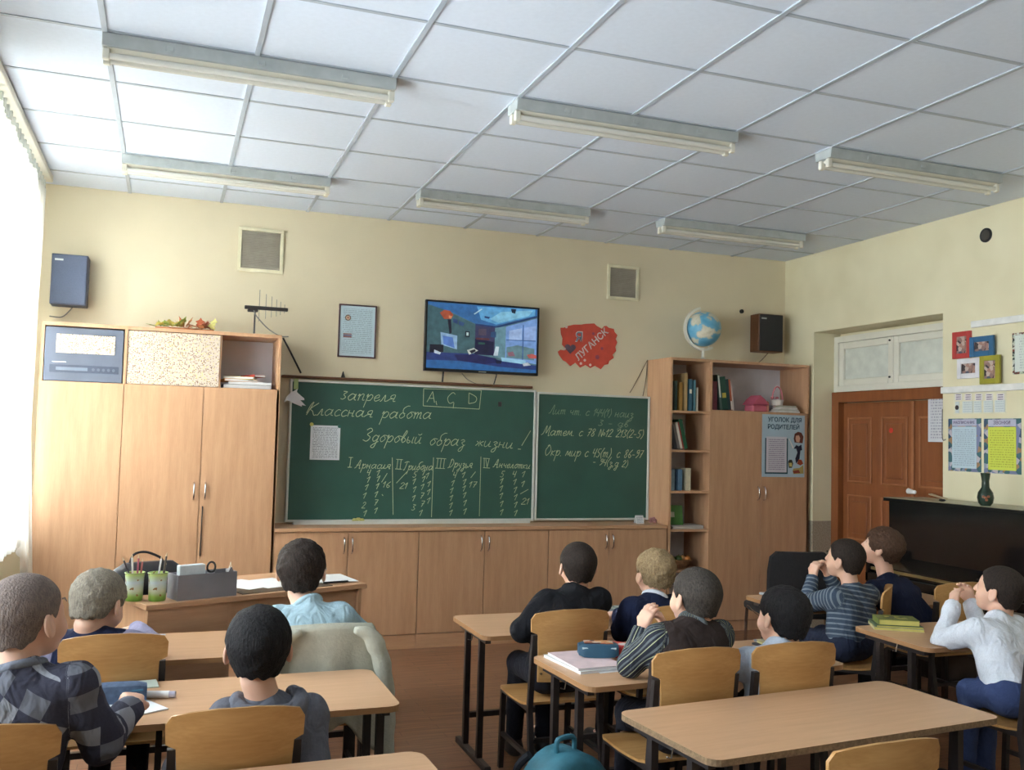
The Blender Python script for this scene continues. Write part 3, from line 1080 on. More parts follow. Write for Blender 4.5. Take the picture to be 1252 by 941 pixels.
def words(parent, items, m=M_chalk, name='chalk_word'):
    for it in items:
        if isinstance(it[0], str):
            chalk(parent, m, name, *it)
        else:
            b = MB()
            b.ribbon([Vector((p.x, BY - .0008, p.z)) for p in [PY(x, y, BY) for x, y in it]], .0045, (0, -1, 0))
            b.build('chalk_line', m, parent, fix=False)


words(boardL, [('3', (416, 488), (423, 488), 6.5), ('апреля', (424, 489), (483, 491), 8.0)])
words(boardL, [('Классная', (374, 507), (455, 510), 8.0), ('работа', (465, 511), (527, 512), 8.0)])
words(boardL, [[(518, 475), (588.5, 477)], [(588.5, 477), (586, 500)], [(586, 500), (517.4, 496)], [(517.4, 496), (518, 475)],
               ('A', (522, 491.5), (533, 492), 6.6, .12), ('C', (545, 492.5), (556, 493), 6.6, .2), ('D', (572, 493), (584, 494), 6.6, .0),
               [(533, 490), (534, 495)], [(555, 492), (554, 499)]], name='chalk_letter')
words(boardL, [('Здоровый', (443, 539), (515, 542), 8.0), ('образ', (524, 544), (568, 545), 8.0), ('жизни', (580, 545), (627, 548), 7.0), ('!', (633, 549), (643, 549.5), 9.0)])
hd = [('I', (425, 571), (430, 571), 6.0, .1), ('Арнасия', (434, 572), (477, 573), 5.2), [(479.6, 559), (480.6, 629)],
      ('II', (483, 573), (491, 573.4), 5.8, .1), ('Трибона', (492, 574), (529, 574.5), 5.2), [(530, 559), (527.5, 632)],
      ('III', (532, 572), (544, 572.5), 6.0, .1), ('Друзья', (548, 571), (577, 572), 5.4), [(588, 558), (586, 631)],
      [(590.6, 560), (598.7, 560.5)], [(592, 560), (592, 571.5)], [(594, 561), (595.5, 571)], [(595.5, 571), (598, 561)], [(590.6, 571.5), (599, 572)],
      ('Анчелотки', (603, 571), (648, 573), 5.0)]
words(boardL, hd, name='chalk_heading')


def column(ds):
    out = []
    for ch, x, y in ds:
        n = len(ch)
        out.append((ch, (x - 2.6 * n, y + 3.6), (x + 2.2 * n, y + 3.8), 4.6, .25, .0042))
    return out


words(boardL, column([('4', 450.3, 577.3), ('1', 450, 586), ('1', 447.8, 595.5), ('1', 445.3, 605.6), ('2', 444.3, 617.2), ('1', 445.8, 627.3),
                      ('1', 462, 577.8), ('1', 462, 585), ('1', 461, 594), ('1', 459.4, 604), ('7', 459, 614), ('1', 459, 624), ('16', 472.5, 592)])
      + [[(466.5, 589.4), (473.5, 578.3)], [(467, 604), (468.3, 606)]], name='chalk_number')
words(boardL, column([('21', 493.2, 593.4), ('5', 506.8, 579.8), ('1', 505.8, 588.4), ('1', 506.3, 598), ('1', 505.3, 608.6), ('3', 505.3, 619.7),
                      ('1', 517.4, 577.3), ('1', 517.4, 585.4), ('1', 516, 595), ('7', 515.4, 605.6), ('7', 516, 615.6), ('1', 514, 626.8),
                      ('1', 522, 581.3), ('1', 524, 591.4), ('1', 523.5, 601.5), ('1', 523.5, 611.6)]) + [[(484.6, 590.4), (497.8, 576.3)]], name='chalk_number')
words(boardL, column([('4', 555.7, 580.3), ('1', 553.2, 590.4), ('1', 551.7, 599.5), ('1', 551.2, 608.6), ('1', 550.7, 617.7), ('1', 550.7, 626.8),
                      ('1', 566.3, 580.3), ('1', 567.4, 588.9), ('1', 566.9, 597), ('1', 567.4, 605), ('1', 567.9, 614.7), ('1', 567.9, 624.8), ('17', 578, 592)])
      + [[(575.4, 584), (581.5, 576.3)]], name='chalk_number')
words(boardL, column([('5', 613.8, 579.3), ('1', 612.8, 588), ('1', 612.3, 597), ('1', 612.3, 606), ('1', 612.8, 615.7), ('1', 612.8, 626),
                      ('4', 628.4, 579.3), ('1', 629, 589), ('1', 629.5, 598.5), ('1', 630, 607.6), ('1', 630, 616.7), ('1', 630, 626.8),
                      ('1', 639.6, 579.3), ('1', 639, 591.4), ('21', 642, 612.6)]) + [[(636, 603.6), (646, 598)]], name='chalk_number')
words(boardR, [('Лит чт. с 144(1) наиз', (671, 505.5), (774, 510.6), 5.6), ('3 - дв', (731, 520), (768, 522), 4.6)], M_chalk2)
words(boardR, [('Матем. с 78 №12 213(2-5)', (662, 531.7), (786, 535), 6.0)])
words(boardR, [('Окр. мир с 45(т), с 86-97', (665, 556.5), (785, 560), 6.4), ('- 94(з,д 2)', (724, 568), (767, 571), 5.0)])

# printed sheet with magnets, white paper dove, small magnet
def sheet_on_board(nm, label, pxs, m, cat='paper sheet', y=BY - .0015):
    P4 = [PY(x, yy, y) for x, yy in pxs]
    x0, x1 = (P4[0].x + P4[3].x) / 2, (P4[1].x + P4[2].x) / 2
    z1, z0 = (P4[0].z + P4[1].z) / 2, (P4[2].z + P4[3].z) / 2
    o = MB().box(0, x1 - x0, -.0012, 0, 0, z1 - z0).build(nm, m, None, (x0, y, z0))
    return tag(o, label, cat), x0, x1, z0, z1


ms_ = text_lines('printed_sheet', S(226, 230, 236), S(150, 154, 166), 22, 0.52, 0.08)
_, x0, x1, z0, z1 = sheet_on_board('printed_sheet', 'printed white sheet pinned to the chalkboard by magnets', [(380, 519), (416, 521), (415, 563), (378.5, 561)], ms_)
for px, py, cc, lab in [(381, 518.5, S(216, 206, 110), 'round yellow magnet on the printed sheet corner'), (415, 521, S(40, 96, 90), 'round green magnet on the printed sheet corner')]:
    p = PY(px, py, BY - .003)
    tag(MB().tube([(0, 0, 0), (0, -.008, 0)], .013, 14).build('magnet', mat('magnet_' + lab, cc, 0.4), None, (p.x, BY - .003, p.z)), lab, 'magnet', 'magnets on the chalkboard')
p = PY(611, 494, BY)
tag(MB().box(-.014, .014, -.009, 0, -.018, .018, .003).build('magnet', mat('magnet_dark', S(58, 44, 52), 0.5), None, (p.x, BY, p.z)), 'dark square magnet below the television on the chalkboard', 'magnet', 'magnets on the chalkboard')
dv = [(364, 475), (363, 479), (365, 481), (372, 487), (372, 489), (367, 489), (371, 493), (374, 496), (369, 495), (369, 497), (359, 493), (355, 491), (351, 489), (347, 492), (350, 485), (356, 479), (359, 478)]
dp = [PY(x, y, BY - .0135) for x, y in dv]
dc = sum((p for p in dp), Vector()) / len(dp)
tag(MB().prism([(p.x - dc.x, 0, p.z - dc.z) for p in dp], (0, -.004, 0)).build('paper_dove', M_paper, None, (dc.x, BY - .0135, dc.z)), 'white paper dove stuck on the upper chalkboard corner', 'paper dove')
p = PY(362, 468, BY - .0125)
tag(MB().box(-.016, .016, -.002, 0, -.045, .03).build('green_tape', mat('green_tape', S(170, 190, 130), 0.7), None, (p.x, BY - .0125, p.z)), 'pale green strip of tape above the paper dove', 'tape')
# things on the chalk tray and counter
p = PY(438, 637, -.13)
sp = thing('sponge_toy', 'crumpled yellow sponge on the chalk tray', 'sponge', (p.x, -.106, BZ0 - .0035))
for k, (dx, dz, r) in enumerate([(-.022, .018, .019), (.005, .020, .022), (.032, .017, .018)]):
    MB().sphere((dx, 0, dz), r, 12, r * .85).build('lump', mat('yellow_sponge', S(204, 196, 120), 0.9, var=0.15, scale=60, bump=0.3), sp)
for k, (px, l) in enumerate([(567, .05), (598, .06), (628, .10), (640, .035)]):
    p = PY(px, 637, -.12)
    tag(MB().tube([(-l / 2, 0, 0), (l / 2, 0, 0)], .0075, 8).build('chalk_stick', M_paper, None, (p.x, -.115, BZ0 + .004), (0, 0, .1 * k - .15)),
        ['short chalk stick at the left of the tray group', 'chalk stick second in the tray group', 'long chalk stick near the tray end', 'chalk stub at the tray end'][k], 'chalk', 'chalk sticks on the tray')
p = PY(783, 637, -.25)
cdl = thing('name_card', 'small white name card standing on the worktop by bookcase', 'card', (p.x, p.y, ZC))
a = math.radians(70)
MB().prism([(-.034, 0, 0), (.034, 0, 0), (.034, .022, .062), (-.034, .022, .062)], (0, .0016, 0)).build('front_leaf', text_lines('card_print', S(228, 230, 232), S(120, 124, 140), 5, .55, .1), cdl)
MB().prism([(-.034, .046, 0), (.034, .046, 0), (.034, .0236, .062), (-.034, .0236, .062)], (0, .0016, 0)).build('back_leaf', M_paper, cdl)
p = PY(800, 637, -.2)
ft = thing('ribbon_flower', 'dusty pink ribbon flower lying on the worktop by bookcase', 'flower', (p.x - .015, p.y, ZC))
for k in range(7):
    t = k * 2 * math.pi / 7
    MB().sphere((.02 * math.cos(t), .012 * math.sin(t), .022 + .014 * math.sin(t * 2)), .014, 10, .012).build('petal', mat('dusty_pink', S(170, 120, 118), 0.8, var=0.15), ft)
MB().sphere((0, -.01, .026), .010, 10).build('centre', mat('pale_pink', S(206, 160, 160), 0.8), ft)

# ================================================================== WALL ITEMS (front)
# television
TV = thing('television', 'flat black television showing a blue cartoon room above chalkboard', 'television', (0, 0, 0))
tl_, br_ = PY(521, 366.5, -.10), PY(657.5, 459, -.10)
tx0, tx1 = (PY(521, 366, -.1).x + PY(519, 453, -.1).x) / 2, (PY(660, 376, -.1).x + PY(657.5, 459, -.1).x) / 2
tz1, tz0 = (PY(521, 366, -.1).z + PY(660, 376, -.1).z) / 2, (PY(519, 453, -.1).z + PY(657.5, 459, -.1).z) / 2
f = MB()
bz = .013
f.box(tx0, tx0 + bz, -.10, -.06, tz0, tz1).box(tx1 - bz, tx1, -.10, -.06, tz0, tz1)
f.box(tx0 + bz, tx1 - bz, -.10, -.06, tz1 - bz, tz1).box(tx0 + bz, tx1 - bz, -.10, -.06, tz0, tz0 + bz * 1.6)
f.build('bezel', M_black, TV)
MB().box(tx0 + .01, tx1 - .01, -.062, -.045, tz0 + .01, tz1 - .01).box(tx0 + .15, tx1 - .15, -.045, -.03, tz0 + .08, tz1 - .1).build('back_cover', M_black, TV)
MB().box(tx0 + .3, tx1 - .3, -.03, 0, tz0 + .15, tz1 - .18).build('wall_bracket', M_frame, TV)
tcx = (tx0 + tx1) / 2
MB().box(tcx - .03, tcx + .03, -.1012, -.10, tz0 + .006, tz0 + .013).build('brand_mark', M_steelw, TV)
SX0, SX1, SZ0, SZ1 = tx0 + bz, tx1 - bz, tz0 + bz * 1.6, tz1 - bz


def emis(name, c, k=1.0):
    if name in MATS:
        return MATS[name]
    m = bpy.data.materials.new(name)
    m.use_nodes = True
    N, L = m.node_tree.nodes, m.node_tree.links
    b = N['Principled BSDF']
    b.inputs['Base Color'].default_value = (.01, .01, .01, 1)
    b.inputs['Roughness'].default_value = 0.25
    v = mapping(N, L, (1, 1, 1))
    f = noise(N, L, v, 22, 3)
    L.new(ramp(N, L, f, [(0.3, tuple(x * .78 for x in c[:3]) + (1,)), (0.7, tuple(min(1, x * 1.2) for x in c[:3]) + (1,))]), b.inputs['Emission Color'])
    b.inputs['Emission Strength'].default_value = k
    MATS[name] = m
    return m


PIC = [  # (colour, outline in screen fractions: right, down)
    ((84, 122, 132), [(0, 0), (1, 0), (1, 1), (0, 1)]),
    ((70, 104, 112), [(0, .02), (.20, .14), (.43, .30), (.43, .78), (0, .80)]),
    ((56, 112, 172), [(0, 0), (1, 0), (1, .10), (.60, .31), (.43, .29), (.20, .13), (0, .04)]),
    ((100, 172, 222), [(.44, .02), (.98, .0), (.98, .10), (.62, .28), (.48, .22)]),
    ((140, 206, 240), [(.66, .08), (.96, .02), (.92, .11), (.64, .25), (.56, .20)]),
    ((30, 60, 112), [(.43, .285), (.62, .305), (1, .10), (1, .125), (.62, .335), (.43, .31)]),
    ((62, 62, 98), [(.43, .31), (.61, .33), (.61, .76), (.43, .76)]),
    ((108, 150, 164), [(.61, .33), (.71, .30), (.71, .82), (.61, .78)]),
    ((126, 166, 226), [(.71, .30), (1, .14), (1, .86), (.71, .80)]),
    ((168, 196, 246), [(.74, .36), (.86, .31), (.86, .50), (.74, .52)]),
    ((154, 184, 238), [(.88, .30), (.99, .26), (.99, .50), (.88, .50)]),
    ((104, 140, 150), [(.72, .62), (.82, .58), (.98, .62), (.98, .80), (.72, .78)]),
    ((146, 104, 120), [(.73, .70), (.78, .68), (.80, .75), (.74, .76)]),
    ((198, 96, 92), [(.91, .72), (.96, .70), (1, .72), (1, .77), (.93, .77)]),
    ((38, 60, 124), [(0, .76), (.42, .75), (.70, .84), (1, .88), (1, 1), (0, 1)]),
    ((44, 104, 168), [(0, .88), (.30, .87), (.66, .93), (1, .95), (1, 1), (0, 1)]),
    ((30, 34, 92), [(.25, .78), (.45, .76), (.62, .80), (.66, .86), (.52, .90), (.28, .86)]),
    ((158, 212, 246), [(.67, .78), (.90, .81), (.90, .87), (.68, .84)]),
    ((24, 26, 66), [(.43, .52), (.60, .55), (.60, .76), (.43, .76)]),
    ((88, 76, 96), [(.46, .36), (.53, .36), (.53, .46), (.46, .46)]), ((44, 84, 128), [(.57, .40), (.62, .39), (.62, .48), (.57, .48)]),
    ((40, 92, 84), [(.46, .57), (.52, .57), (.52, .60), (.46, .60)]), ((96, 52, 60), [(.44, .50), (.56, .50), (.56, .53), (.44, .53)]),
    ((150, 186, 220), [(.12, .45), (.27, .49), (.27, .70), (.13, .64)]),
    ((92, 132, 206), [(.14, .50), (.23, .52), (.25, .68), (.15, .63)]),
    ((20, 22, 44), [(.03, .64), (.15, .64), (.15, .75), (.03, .77)]), ((206, 222, 236), [(.07, .72), (.13, .76), (.12, .79), (.07, .77)]),
    ((176, 86, 60), [(.11, .16), (.15, .11), (.20, .12), (.23, .18), (.21, .24), (.15, .25)]), ((216, 140, 100), [(.19, .19), (.22, .20), (.21, .24), (.19, .23)]),
    ((36, 36, 54), [(.18, .25), (.21, .25), (.22, .45), (.20, .47)]), ((48, 74, 124), [(.23, .23), (.27, .25), (.27, .31), (.23, .29)]), ((58, 90, 140), [(.28, .26), (.33, .29), (.32, .34), (.28, .32)]),
    ((22, 32, 48), [(.34, .41), (.38, .41), (.38, .50), (.34, .50)]), ((190, 216, 214), [(.35, .43), (.37, .43), (.37, .48), (.35, .48)]),
    ((206, 214, 206), [(.36, .70), (.42, .66), (.46, .70), (.38, .77)]), ((30, 34, 52), [(.38, .71), (.43, .68), (.44, .71), (.40, .75)]),
    ((24, 40, 66), [(.75, .02), (.80, .02), (.79, .09), (.76, .08)]), ((44, 70, 120), [(.51, .16), (.56, .17), (.55, .20), (.51, .19)]),
    ((186, 224, 244), [(.41, .14), (.48, .05), (.49, .06), (.42, .15)]), ((206, 226, 240), [(.62, .62), (.65, .62), (.64, .76), (.60, .76)]),
    ((196, 206, 214), [(.87, .86), (.92, .84), (.95, .88), (.88, .90)]), ((18, 22, 60), [(.62, .83), (.68, .84), (.67, .88), (.63, .88)]),
    ((70, 104, 160), [(.715, .50), (.99, .49), (.99, .505), (.715, .515)]), ((70, 104, 160), [(.865, .26), (.875, .26), (.875, .80), (.865, .80)]),
]
TVK = 0.7
b = MB()
mats_ = []
for k, (cc, pts) in enumerate(PIC):
    b.mi = k
    mats_.append(emis('screen_%d' % k, S(*cc), TVK))
    b.poly([(SX0 + (SX1 - SX0) * u, -.0865 - k * .00012, SZ1 - (SZ1 - SZ0) * v_) for u, v_ in pts])
b.build('screen', mats_, TV, fix=False)
# cables down from the television
for (pa, pb_, w, lab) in [((542, 455), (541, 468), .007, 'black cable hanging from the left of the television'), ((607, 459), (604, 471), .005, 'thin dark cable hanging from the right of the television')]:
    A, B = PY(*pa, -.03), PY(*pb_, -.03)
    tag(MB().tube([(A.x, -.03, tz0 + .05), (A.x, -.03, A.z), (B.x, -.025, BZ1 + .032)], w, 6).build('cable', M_black), lab, 'cable', 'television cables')
A = [PY(565, 456, -.02), PY(572, 464, -.01), PY(585, 470, -.01), PY(592, 469, -.01)]
tag(MB().tube(catmull([(p.x, -.012, p.z) for p in A]), .003, 6).build('cable', mat('pale_cable', S(150, 142, 132), 0.5)), 'thin grey looping cable under the television', 'cable', 'television cables')
# framed certificate
def frame_pic(nm, label, corners, plane, fw, mf, minner, cat='framed picture', th=.018, axis='Y'):
    fn = PY if axis == 'Y' else PX
    P4 = [fn(x, y, plane) for x, y in corners]
    g_ = (lambda p: p.x) if axis == 'Y' else (lambda p: -p.y)
    a0, a1 = (g_(P4[0]) + g_(P4[3])) / 2, (g_(P4[1]) + g_(P4[2])) / 2
    z1, z0 = (P4[0].z + P4[1].z) / 2, (P4[2].z + P4[3].z) / 2
    w, h = a1 - a0, z1 - z0
    loc = ((a0 + a1) / 2, plane + th, z0) if axis == 'Y' else (plane + th, -(a0 + a1) / 2, z0)
    o = thing(nm, label, cat, loc, 0 if axis == 'Y' else -math.pi / 2)
    f = MB()
    f.box(-w / 2, -w / 2 + fw, -th, 0, 0, h, .002).box(w / 2 - fw, w / 2, -th, 0, 0, h, .002)
    f.box(-w / 2 + fw, w / 2 - fw, -th, 0, 0, fw, .002).box(-w / 2 + fw, w / 2 - fw, -th, 0, h - fw, h, .002)
    f.build('frame', mf, o)
    pic = MB().box(-w / 2 + fw, w / 2 - fw, -th * .6, -.001, fw, h - fw).build('picture', minner, o)
    return o, pic, w, h, th


m_cert = text_lines('certificate_print', S(196, 216, 226), S(158, 178, 190), 26, 0.55, 0.08)
o, pic, w, h, th = frame_pic('framed_certificate', 'dark framed state symbols sheet on the wall left of television', [(415, 371), (461, 374), (459, 438), (413, 436)], -.024, .010, mat('cert_frame', S(84, 56, 66), 0.4), m_cert)
MB().tube([(-w * .26, -th * .6 - .001, h * .745), (-w * .26, -th * .6, h * .745)], .022, 20).build('emblem_wreath', mat('emblem_wreath', S(96, 74, 66), 0.6, var=.3, scale=80), pic)
MB().tube([(-w * .26, -th * .6 - .002, h * .745), (-w * .26, -th * .6 - .001, h * .745)], .015, 20).build('emblem_disc', mat('emblem_disc', S(206, 176, 150), 0.6), pic)
st = [(-w * .26 + (.010 if k % 2 == 0 else .004) * math.sin(k * math.pi / 5), -th * .6 - .0021, h * .745 + (.010 if k % 2 == 0 else .004) * math.cos(k * math.pi / 5)) for k in range(10)]
MB().prism(st, (0, -.0006, 0)).build('emblem_star', mat('emblem_star', S(150, 60, 54), 0.6), pic)
for k, cc in enumerate([S(150, 118, 122), S(104, 110, 140), S(138, 84, 88)]):
    MB().box(-w * .37, -w * .15, -th * .6 - .0008, -th * .6, h * (.425 - .026 * k), h * (.451 - .026 * k)).build('flag_stripe', mat('flag_%d' % k, cc, 0.6), pic)

# ventilation grilles
for (cx_, cy_, wpx, lab) in [(319, 306, 43, 'square ventilation grille above the tall cabinet antenna'), (762, 345.5, 35, 'square ventilation grille right of the television')]:
    p = PY(cx_, cy_, -.012)
    s = .158 if wpx == 43 else .142
    o = thing('vent_grille', lab, 'vent', (p.x, 0, p.z), 0, 'ventilation grilles')
    f = MB()
    fw = .024
    f.box(-s, s, -.016, -.001, s - fw, s, .002).box(-s, s, -.016, -.001, -s, -s + fw, .002).box(-s, -s + fw, -.016, -.001, -s + fw, s - fw, .002).box(s - fw, s, -.016, -.001, -s + fw, s - fw, .002)
    f.build('frame', mat('vent_frame', S(232, 224, 194), 0.5), o)
    MB().box(-s + fw, s - fw, -.003, -.001, -s + fw, s - fw).build('mesh_backing', mat('vent_dark', S(150, 142, 130), 0.9, var=0.15, scale=30), o)
    for k in range(22):
        z = -s + fw + (2 * s - 2 * fw) * (k + .5) / 22
        MB().box(-s + fw, s - fw, -.010, -.003, z - .0035, z + .0035, M=None).build('slat', mat('vent_slat', S(164, 156, 142), 0.7), o)

# speakers on the wall
def speaker(label, x, z, y, w, h, d, mside, mfront, marks):
    o = thing('wall_speaker', label, 'speaker', (x, y, z), 0, 'wall speakers')
    MB().box(-w / 2, w / 2, -d, 0, 0, h, .004).build('cabinet', mside, o)
    MB().box(-w / 2 + .006, w / 2 - .006, -d - .008, -d, .006, h - .006, .003).build('grille', mfront, o)
    MB().box(-w / 2 + .02, -w / 2 + .07, -d - .0095, -d - .008, h - .045, h - .033).build('badge', M_steelw, o)
    MB().box(-.03, .03, 0, -y, h * .5 - .04, h * .5 + .04).build('bracket', M_frame, o)
    return o


pa, pb_ = PY(63, 310, -.20), PY(105, 373, -.20)
sw = pb_.x - pa.x
M_spk = mat('dark_grille', S(78, 86, 106), 0.8, var=0.1, scale=200)
speaker('dark blue-grey wall speaker above the tall cabinet', (pa.x + pb_.x) / 2, PY(82, 372, -.2).z, -.03, sw, PY(84, 310, -.2).z - PY(84, 372, -.2).z, .15, mat('speaker_side', S(78, 84, 102), 0.6), M_spk, 1)
pa, pb_ = PY(929, 384, -.16), PY(958, 430, -.16)
speaker('wooden sided dark wall speaker above the bookcase', (pa.x + pb_.x) / 2, PY(944, 430, -.16).z, -.02, pb_.x - pa.x, PY(944, 384, -.16).z - PY(944, 430, -.16).z, .13,
        wood('speaker_wood', S(120, 76, 46), S(96, 58, 34), 'Z', 0.5), mat('dark_grille2', S(46, 46, 48), 0.8, var=0.1, scale=200), 2)
# cable bundles of the speakers
q = [PY(60, 386, -.1), PY(75, 388, -.06), PY(84, 382, -.05), PY(90, 375, -.05)]
tag(MB().tube(catmull([(p.x, -.08, max(p.z, ZT + .006)) for p in q]), .004, 6).build('cable', mat('grey_cable', S(120, 116, 112), 0.5)), 'grey cable from the speaker onto the tall cabinet', 'cable', 'speaker cables')
q = [(PY(880, 436, -.05).x, -.05, BZ + .006), (PY(905, 434, -.05).x, -.05, BZ + .006), (PY(925, 431, -.05).x, -.05, BZ + .02), (PY(940, 429, -.05).x, -.05, PY(940, 430, -.16).z + .01)]
tag(MB().tube(catmull(q), .004, 6).build('cable', mat('brown_cable', S(110, 92, 72), 0.5)), 'brown cable from the speaker onto the bookcase', 'cable', 'speaker cables')
for pts, lab in [([(793, 440), (776, 470), (770, 480)], 'dark cable sagging from the bookcase top to the chalkboard'), ([(796, 440), (790, 462), (786, 484)], 'second cable hanging beside the bookcase')]:
    q = [PY(x, y, -.012) for x, y in pts]
    tag(MB().tube(catmull([(min(p.x, BX0 - .008), -.012, p.z) for p in q]), .003, 6).build('cable', MATS['brown_cable']), lab, 'cable', 'wall cables')
q = [PY(x, y, -.02) for x, y in [(346, 413), (354, 428), (361, 442), (368, 456)]]
tag(MB().tube(catmull([(max(p.x, 1.02), -.02, p.z) for p in q]), .007, 6).build('cable', M_frame), 'dark cable running from the tall cabinet to the chalkboard rail', 'cable', 'wall cables')
p = PY(907, 380.5, -.01)
tag(MB().tube([(0, 0, 0), (0, -.014, 0)], .018, 16).tube([(0, -.014, 0), (0, -.018, 0)], .010, 12).build('wall_plug', M_black, None, (p.x, -.001, p.z)), 'small black round plug on the wall beside the globe', 'plug')

# indoor antenna on the tall cabinet
p = PY(325, 377, -.25)
an = thing('television_antenna', 'dark bar television antenna with thin rods on the tall cabinet', 'antenna', (p.x, -.25, ZT))
L0, L1 = PY(299, 376, -.25).x - p.x, PY(352, 377, -.25).x - p.x
zb = p.z - ZT
MB().box(L0, L1, -.012, .012, zb - .012, zb + .012, .003).build('boom', M_frame, an)
MB().box(L0 + .02, L0 + .09, -.015, .015, zb - .03, zb - .012, .004).build('feed_box', M_frame, an)
for px, up, dn in [(317, 28, 22), (325, 22, 17), (332, 19, 14), (338, 15, 12), (343, 12, 9), (348, 8, 6)]:
    x = PY(px, 377, -.25).x - p.x
    MB().tube([(x, 0, zb - .012), (x, 0, zb + .0045 * up)], .0022, 6).build('rod', mat('rod_metal', S(130, 128, 118), 0.4, metal=.6), an)
    MB().tube([(x, 0, zb + .012), (x, 0, zb - min(.0042 * dn, zb - .004))], .0018, 6).build('rod', MATS['rod_metal'], an)
MB().tube([(L0 + .07, 0, 0), (L0 + .07, 0, zb - .012)], .006, 8).lathe([(.05, 0), (.045, .006), (.008, .01)], (L0 + .07, 0, 0), 16).build('stand', M_frame, an)
q = [(L0 + .06, -.014, zb - .02), (L0 + .08, -.02, zb - .06), (L0 + .16, -.02, .05), (L0 + .24, -.02, .006), (L0 + .30, -.0, .006)]
MB().tube(catmull(q), .004, 6).build('lead', mat('grey_cable', S(120, 116, 112), 0.5), an)

# red cut-out poster with lettering
RP = [(125, 520), (160, 495), (205, 505), (215, 470), (180, 430), (185, 350), (165, 290), (160, 215), (200, 215), (260, 190), (330, 175), (420, 175), (480, 165), (590, 160), (620, 190), (690, 230), (715, 195), (745, 190), (775, 215), (840, 230), (850, 270), (885, 310), (865, 360), (885, 400), (860, 460), (870, 510), (825, 560), (840, 600), (780, 640), (770, 680), (720, 690), (675, 745), (600, 700), (540, 730), (480, 690), (410, 725), (350, 660), (285, 705), (230, 650), (190, 630), (140, 560)]
rp = [PY(670 + x / 10.4545, 380 + y / 10.4545, -.004) for x, y in RP]
c0 = PY(720, 423, -.004)
M_red = mat('red_card', S(206, 78, 60), 0.6, var=0.10, scale=14)
rpo = thing('red_poster', 'red ragged cut-out poster with lettering on the wall', 'poster', (c0.x, -.002, c0.z))
MB().prism([(p.x - c0.x, 0, p.z - c0.z) for p in rp], (0, -.004, 0)).build('card', M_red, rpo)


def text_obj(s, size, m, parent, loc, rot=(math.pi / 2, 0, 0), name='lettering', ext=.0006, align='CENTER', bold=0.0):
    cu = bpy.data.curves.new(name, 'FONT')
    cu.body = s
    cu.size = size
    cu.align_x = align
    cu.align_y = 'CENTER'
    cu.extrude = ext
    cu.offset = bold
    cu.resolution_u = 3
    t = bpy.data.objects.new(name, cu)
    COL.objects.link(t)
    dg = bpy.context.evaluated_depsgraph_get()
    me = bpy.data.meshes.new_from_object(t.evaluated_get(dg))
    bpy.data.objects.remove(t)
    o = bpy.data.objects.new(name, me)
    me.materials.clear()
    me.materials.append(m)
    COL.objects.link(o)
    o.parent = parent
    o.location = loc
    o.rotation_euler = rot
    return o


rr = lambda x, y: (lambda p: (p.x - c0.x, -.0052, p.z - c0.z))(PY(670 + x / 10.4545, 380 + y / 10.4545, -.006))
M_lb = mat('letter_blue_grey', S(96, 124, 150), 0.5)
M_lw = mat('letter_white', S(216, 204, 204), 0.5)
text_obj('Я', .115, M_lw, rpo, Vector(rr(400, 340)) + Vector((0, -.0005, 0)), (math.pi / 2, 0.0, 0), bold=.002)
text_obj('Я', .10, M_lb, rpo, Vector(rr(398, 340)) + Vector((0, -.0014, 0)), (math.pi / 2, 0.0, 0))
text_obj('ЛУГАНСК', .076, M_lw, rpo, rr(560, 430), (math.pi / 2, -math.radians(43), 0), bold=.0015)
hp = [(math.sin(t) ** 3 * 16, 13 * math.cos(t) - 5 * math.cos(2 * t) - 2 * math.cos(3 * t) - math.cos(4 * t)) for t in np.linspace(0, 2 * math.pi, 25)[:-1]]
hc = rr(285, 480)
MB().prism([(hc[0] + u * .0030, -.0042, hc[2] + v_ * .0028) for u, v_ in hp], (0, -.0012, 0)).build('heart', mat('heart_dark', S(104, 84, 100), 0.6, var=.2), rpo)
for x, y in [(470, 630), (420, 672), (540, 690), (235, 205), (210, 485)]:
    q = rr(x, y)
    MB().tube([(q[0], -.004, q[2]), (q[0], -.0056, q[2])], .011, 12).build('paper_dot', mat('dot_white', S(232, 206, 200), 0.6), rpo)
for x, y, r in [(630, 590, .018), (690, 480, .012), (580, 290, .012)]:
    q = rr(x, y)
    MB().tube([(q[0], -.004, q[2]), (q[0], -.005, q[2])], r, 12).build('small_print', mat('small_print', S(150, 70, 90), 0.6), rpo)

# poster on the bookcase door
YP = y0 - .0195
pc = [PY(x, y, YP) for x, y in [(932, 506), (984, 508), (983, 584), (931, 582)]]
px0, px1 = pc[0].x, (pc[1].x + pc[2].x) / 2
pz1, pz0 = (pc[0].z + pc[1].z) / 2, (pc[2].z + pc[3].z) / 2
PW, PH = px1 - px0, pz1 - pz0
po = thing('parents_poster', 'light blue poster with heading and teacher drawing on bookcase door', 'poster', (px0, YP, pz0))
MB().box(0, PW, -.002, 0, 0, PH).build('sheet', mat('poster_blue', S(174, 196, 208), 0.6, var=0.06, scale=6), po)
M_ink = mat('poster_ink', S(44, 74, 96), 0.6)
text_obj('УГОЛОК ДЛЯ', .050, M_ink, po, (PW * .53, -.0026, PH * .915), bold=.001)
text_obj('РОДИТЕЛЕЙ', .050, M_ink, po, (PW * .50, -.0026, PH * .80), bold=.001)
MB().box(PW * .07, PW * .60, -.0035, -.002, PH * .05, PH * .62).build('panel_shadow', mat('dark_teal', S(30, 74, 86), 0.6), po)
MB().box(PW * .095, PW * .57, -.005, -.0035, PH * .075, PH * .645).build('notice_sheet', text_lines('notice_print', S(206, 202, 210), S(160, 152, 170), 18, 0.55, 0.1), po)


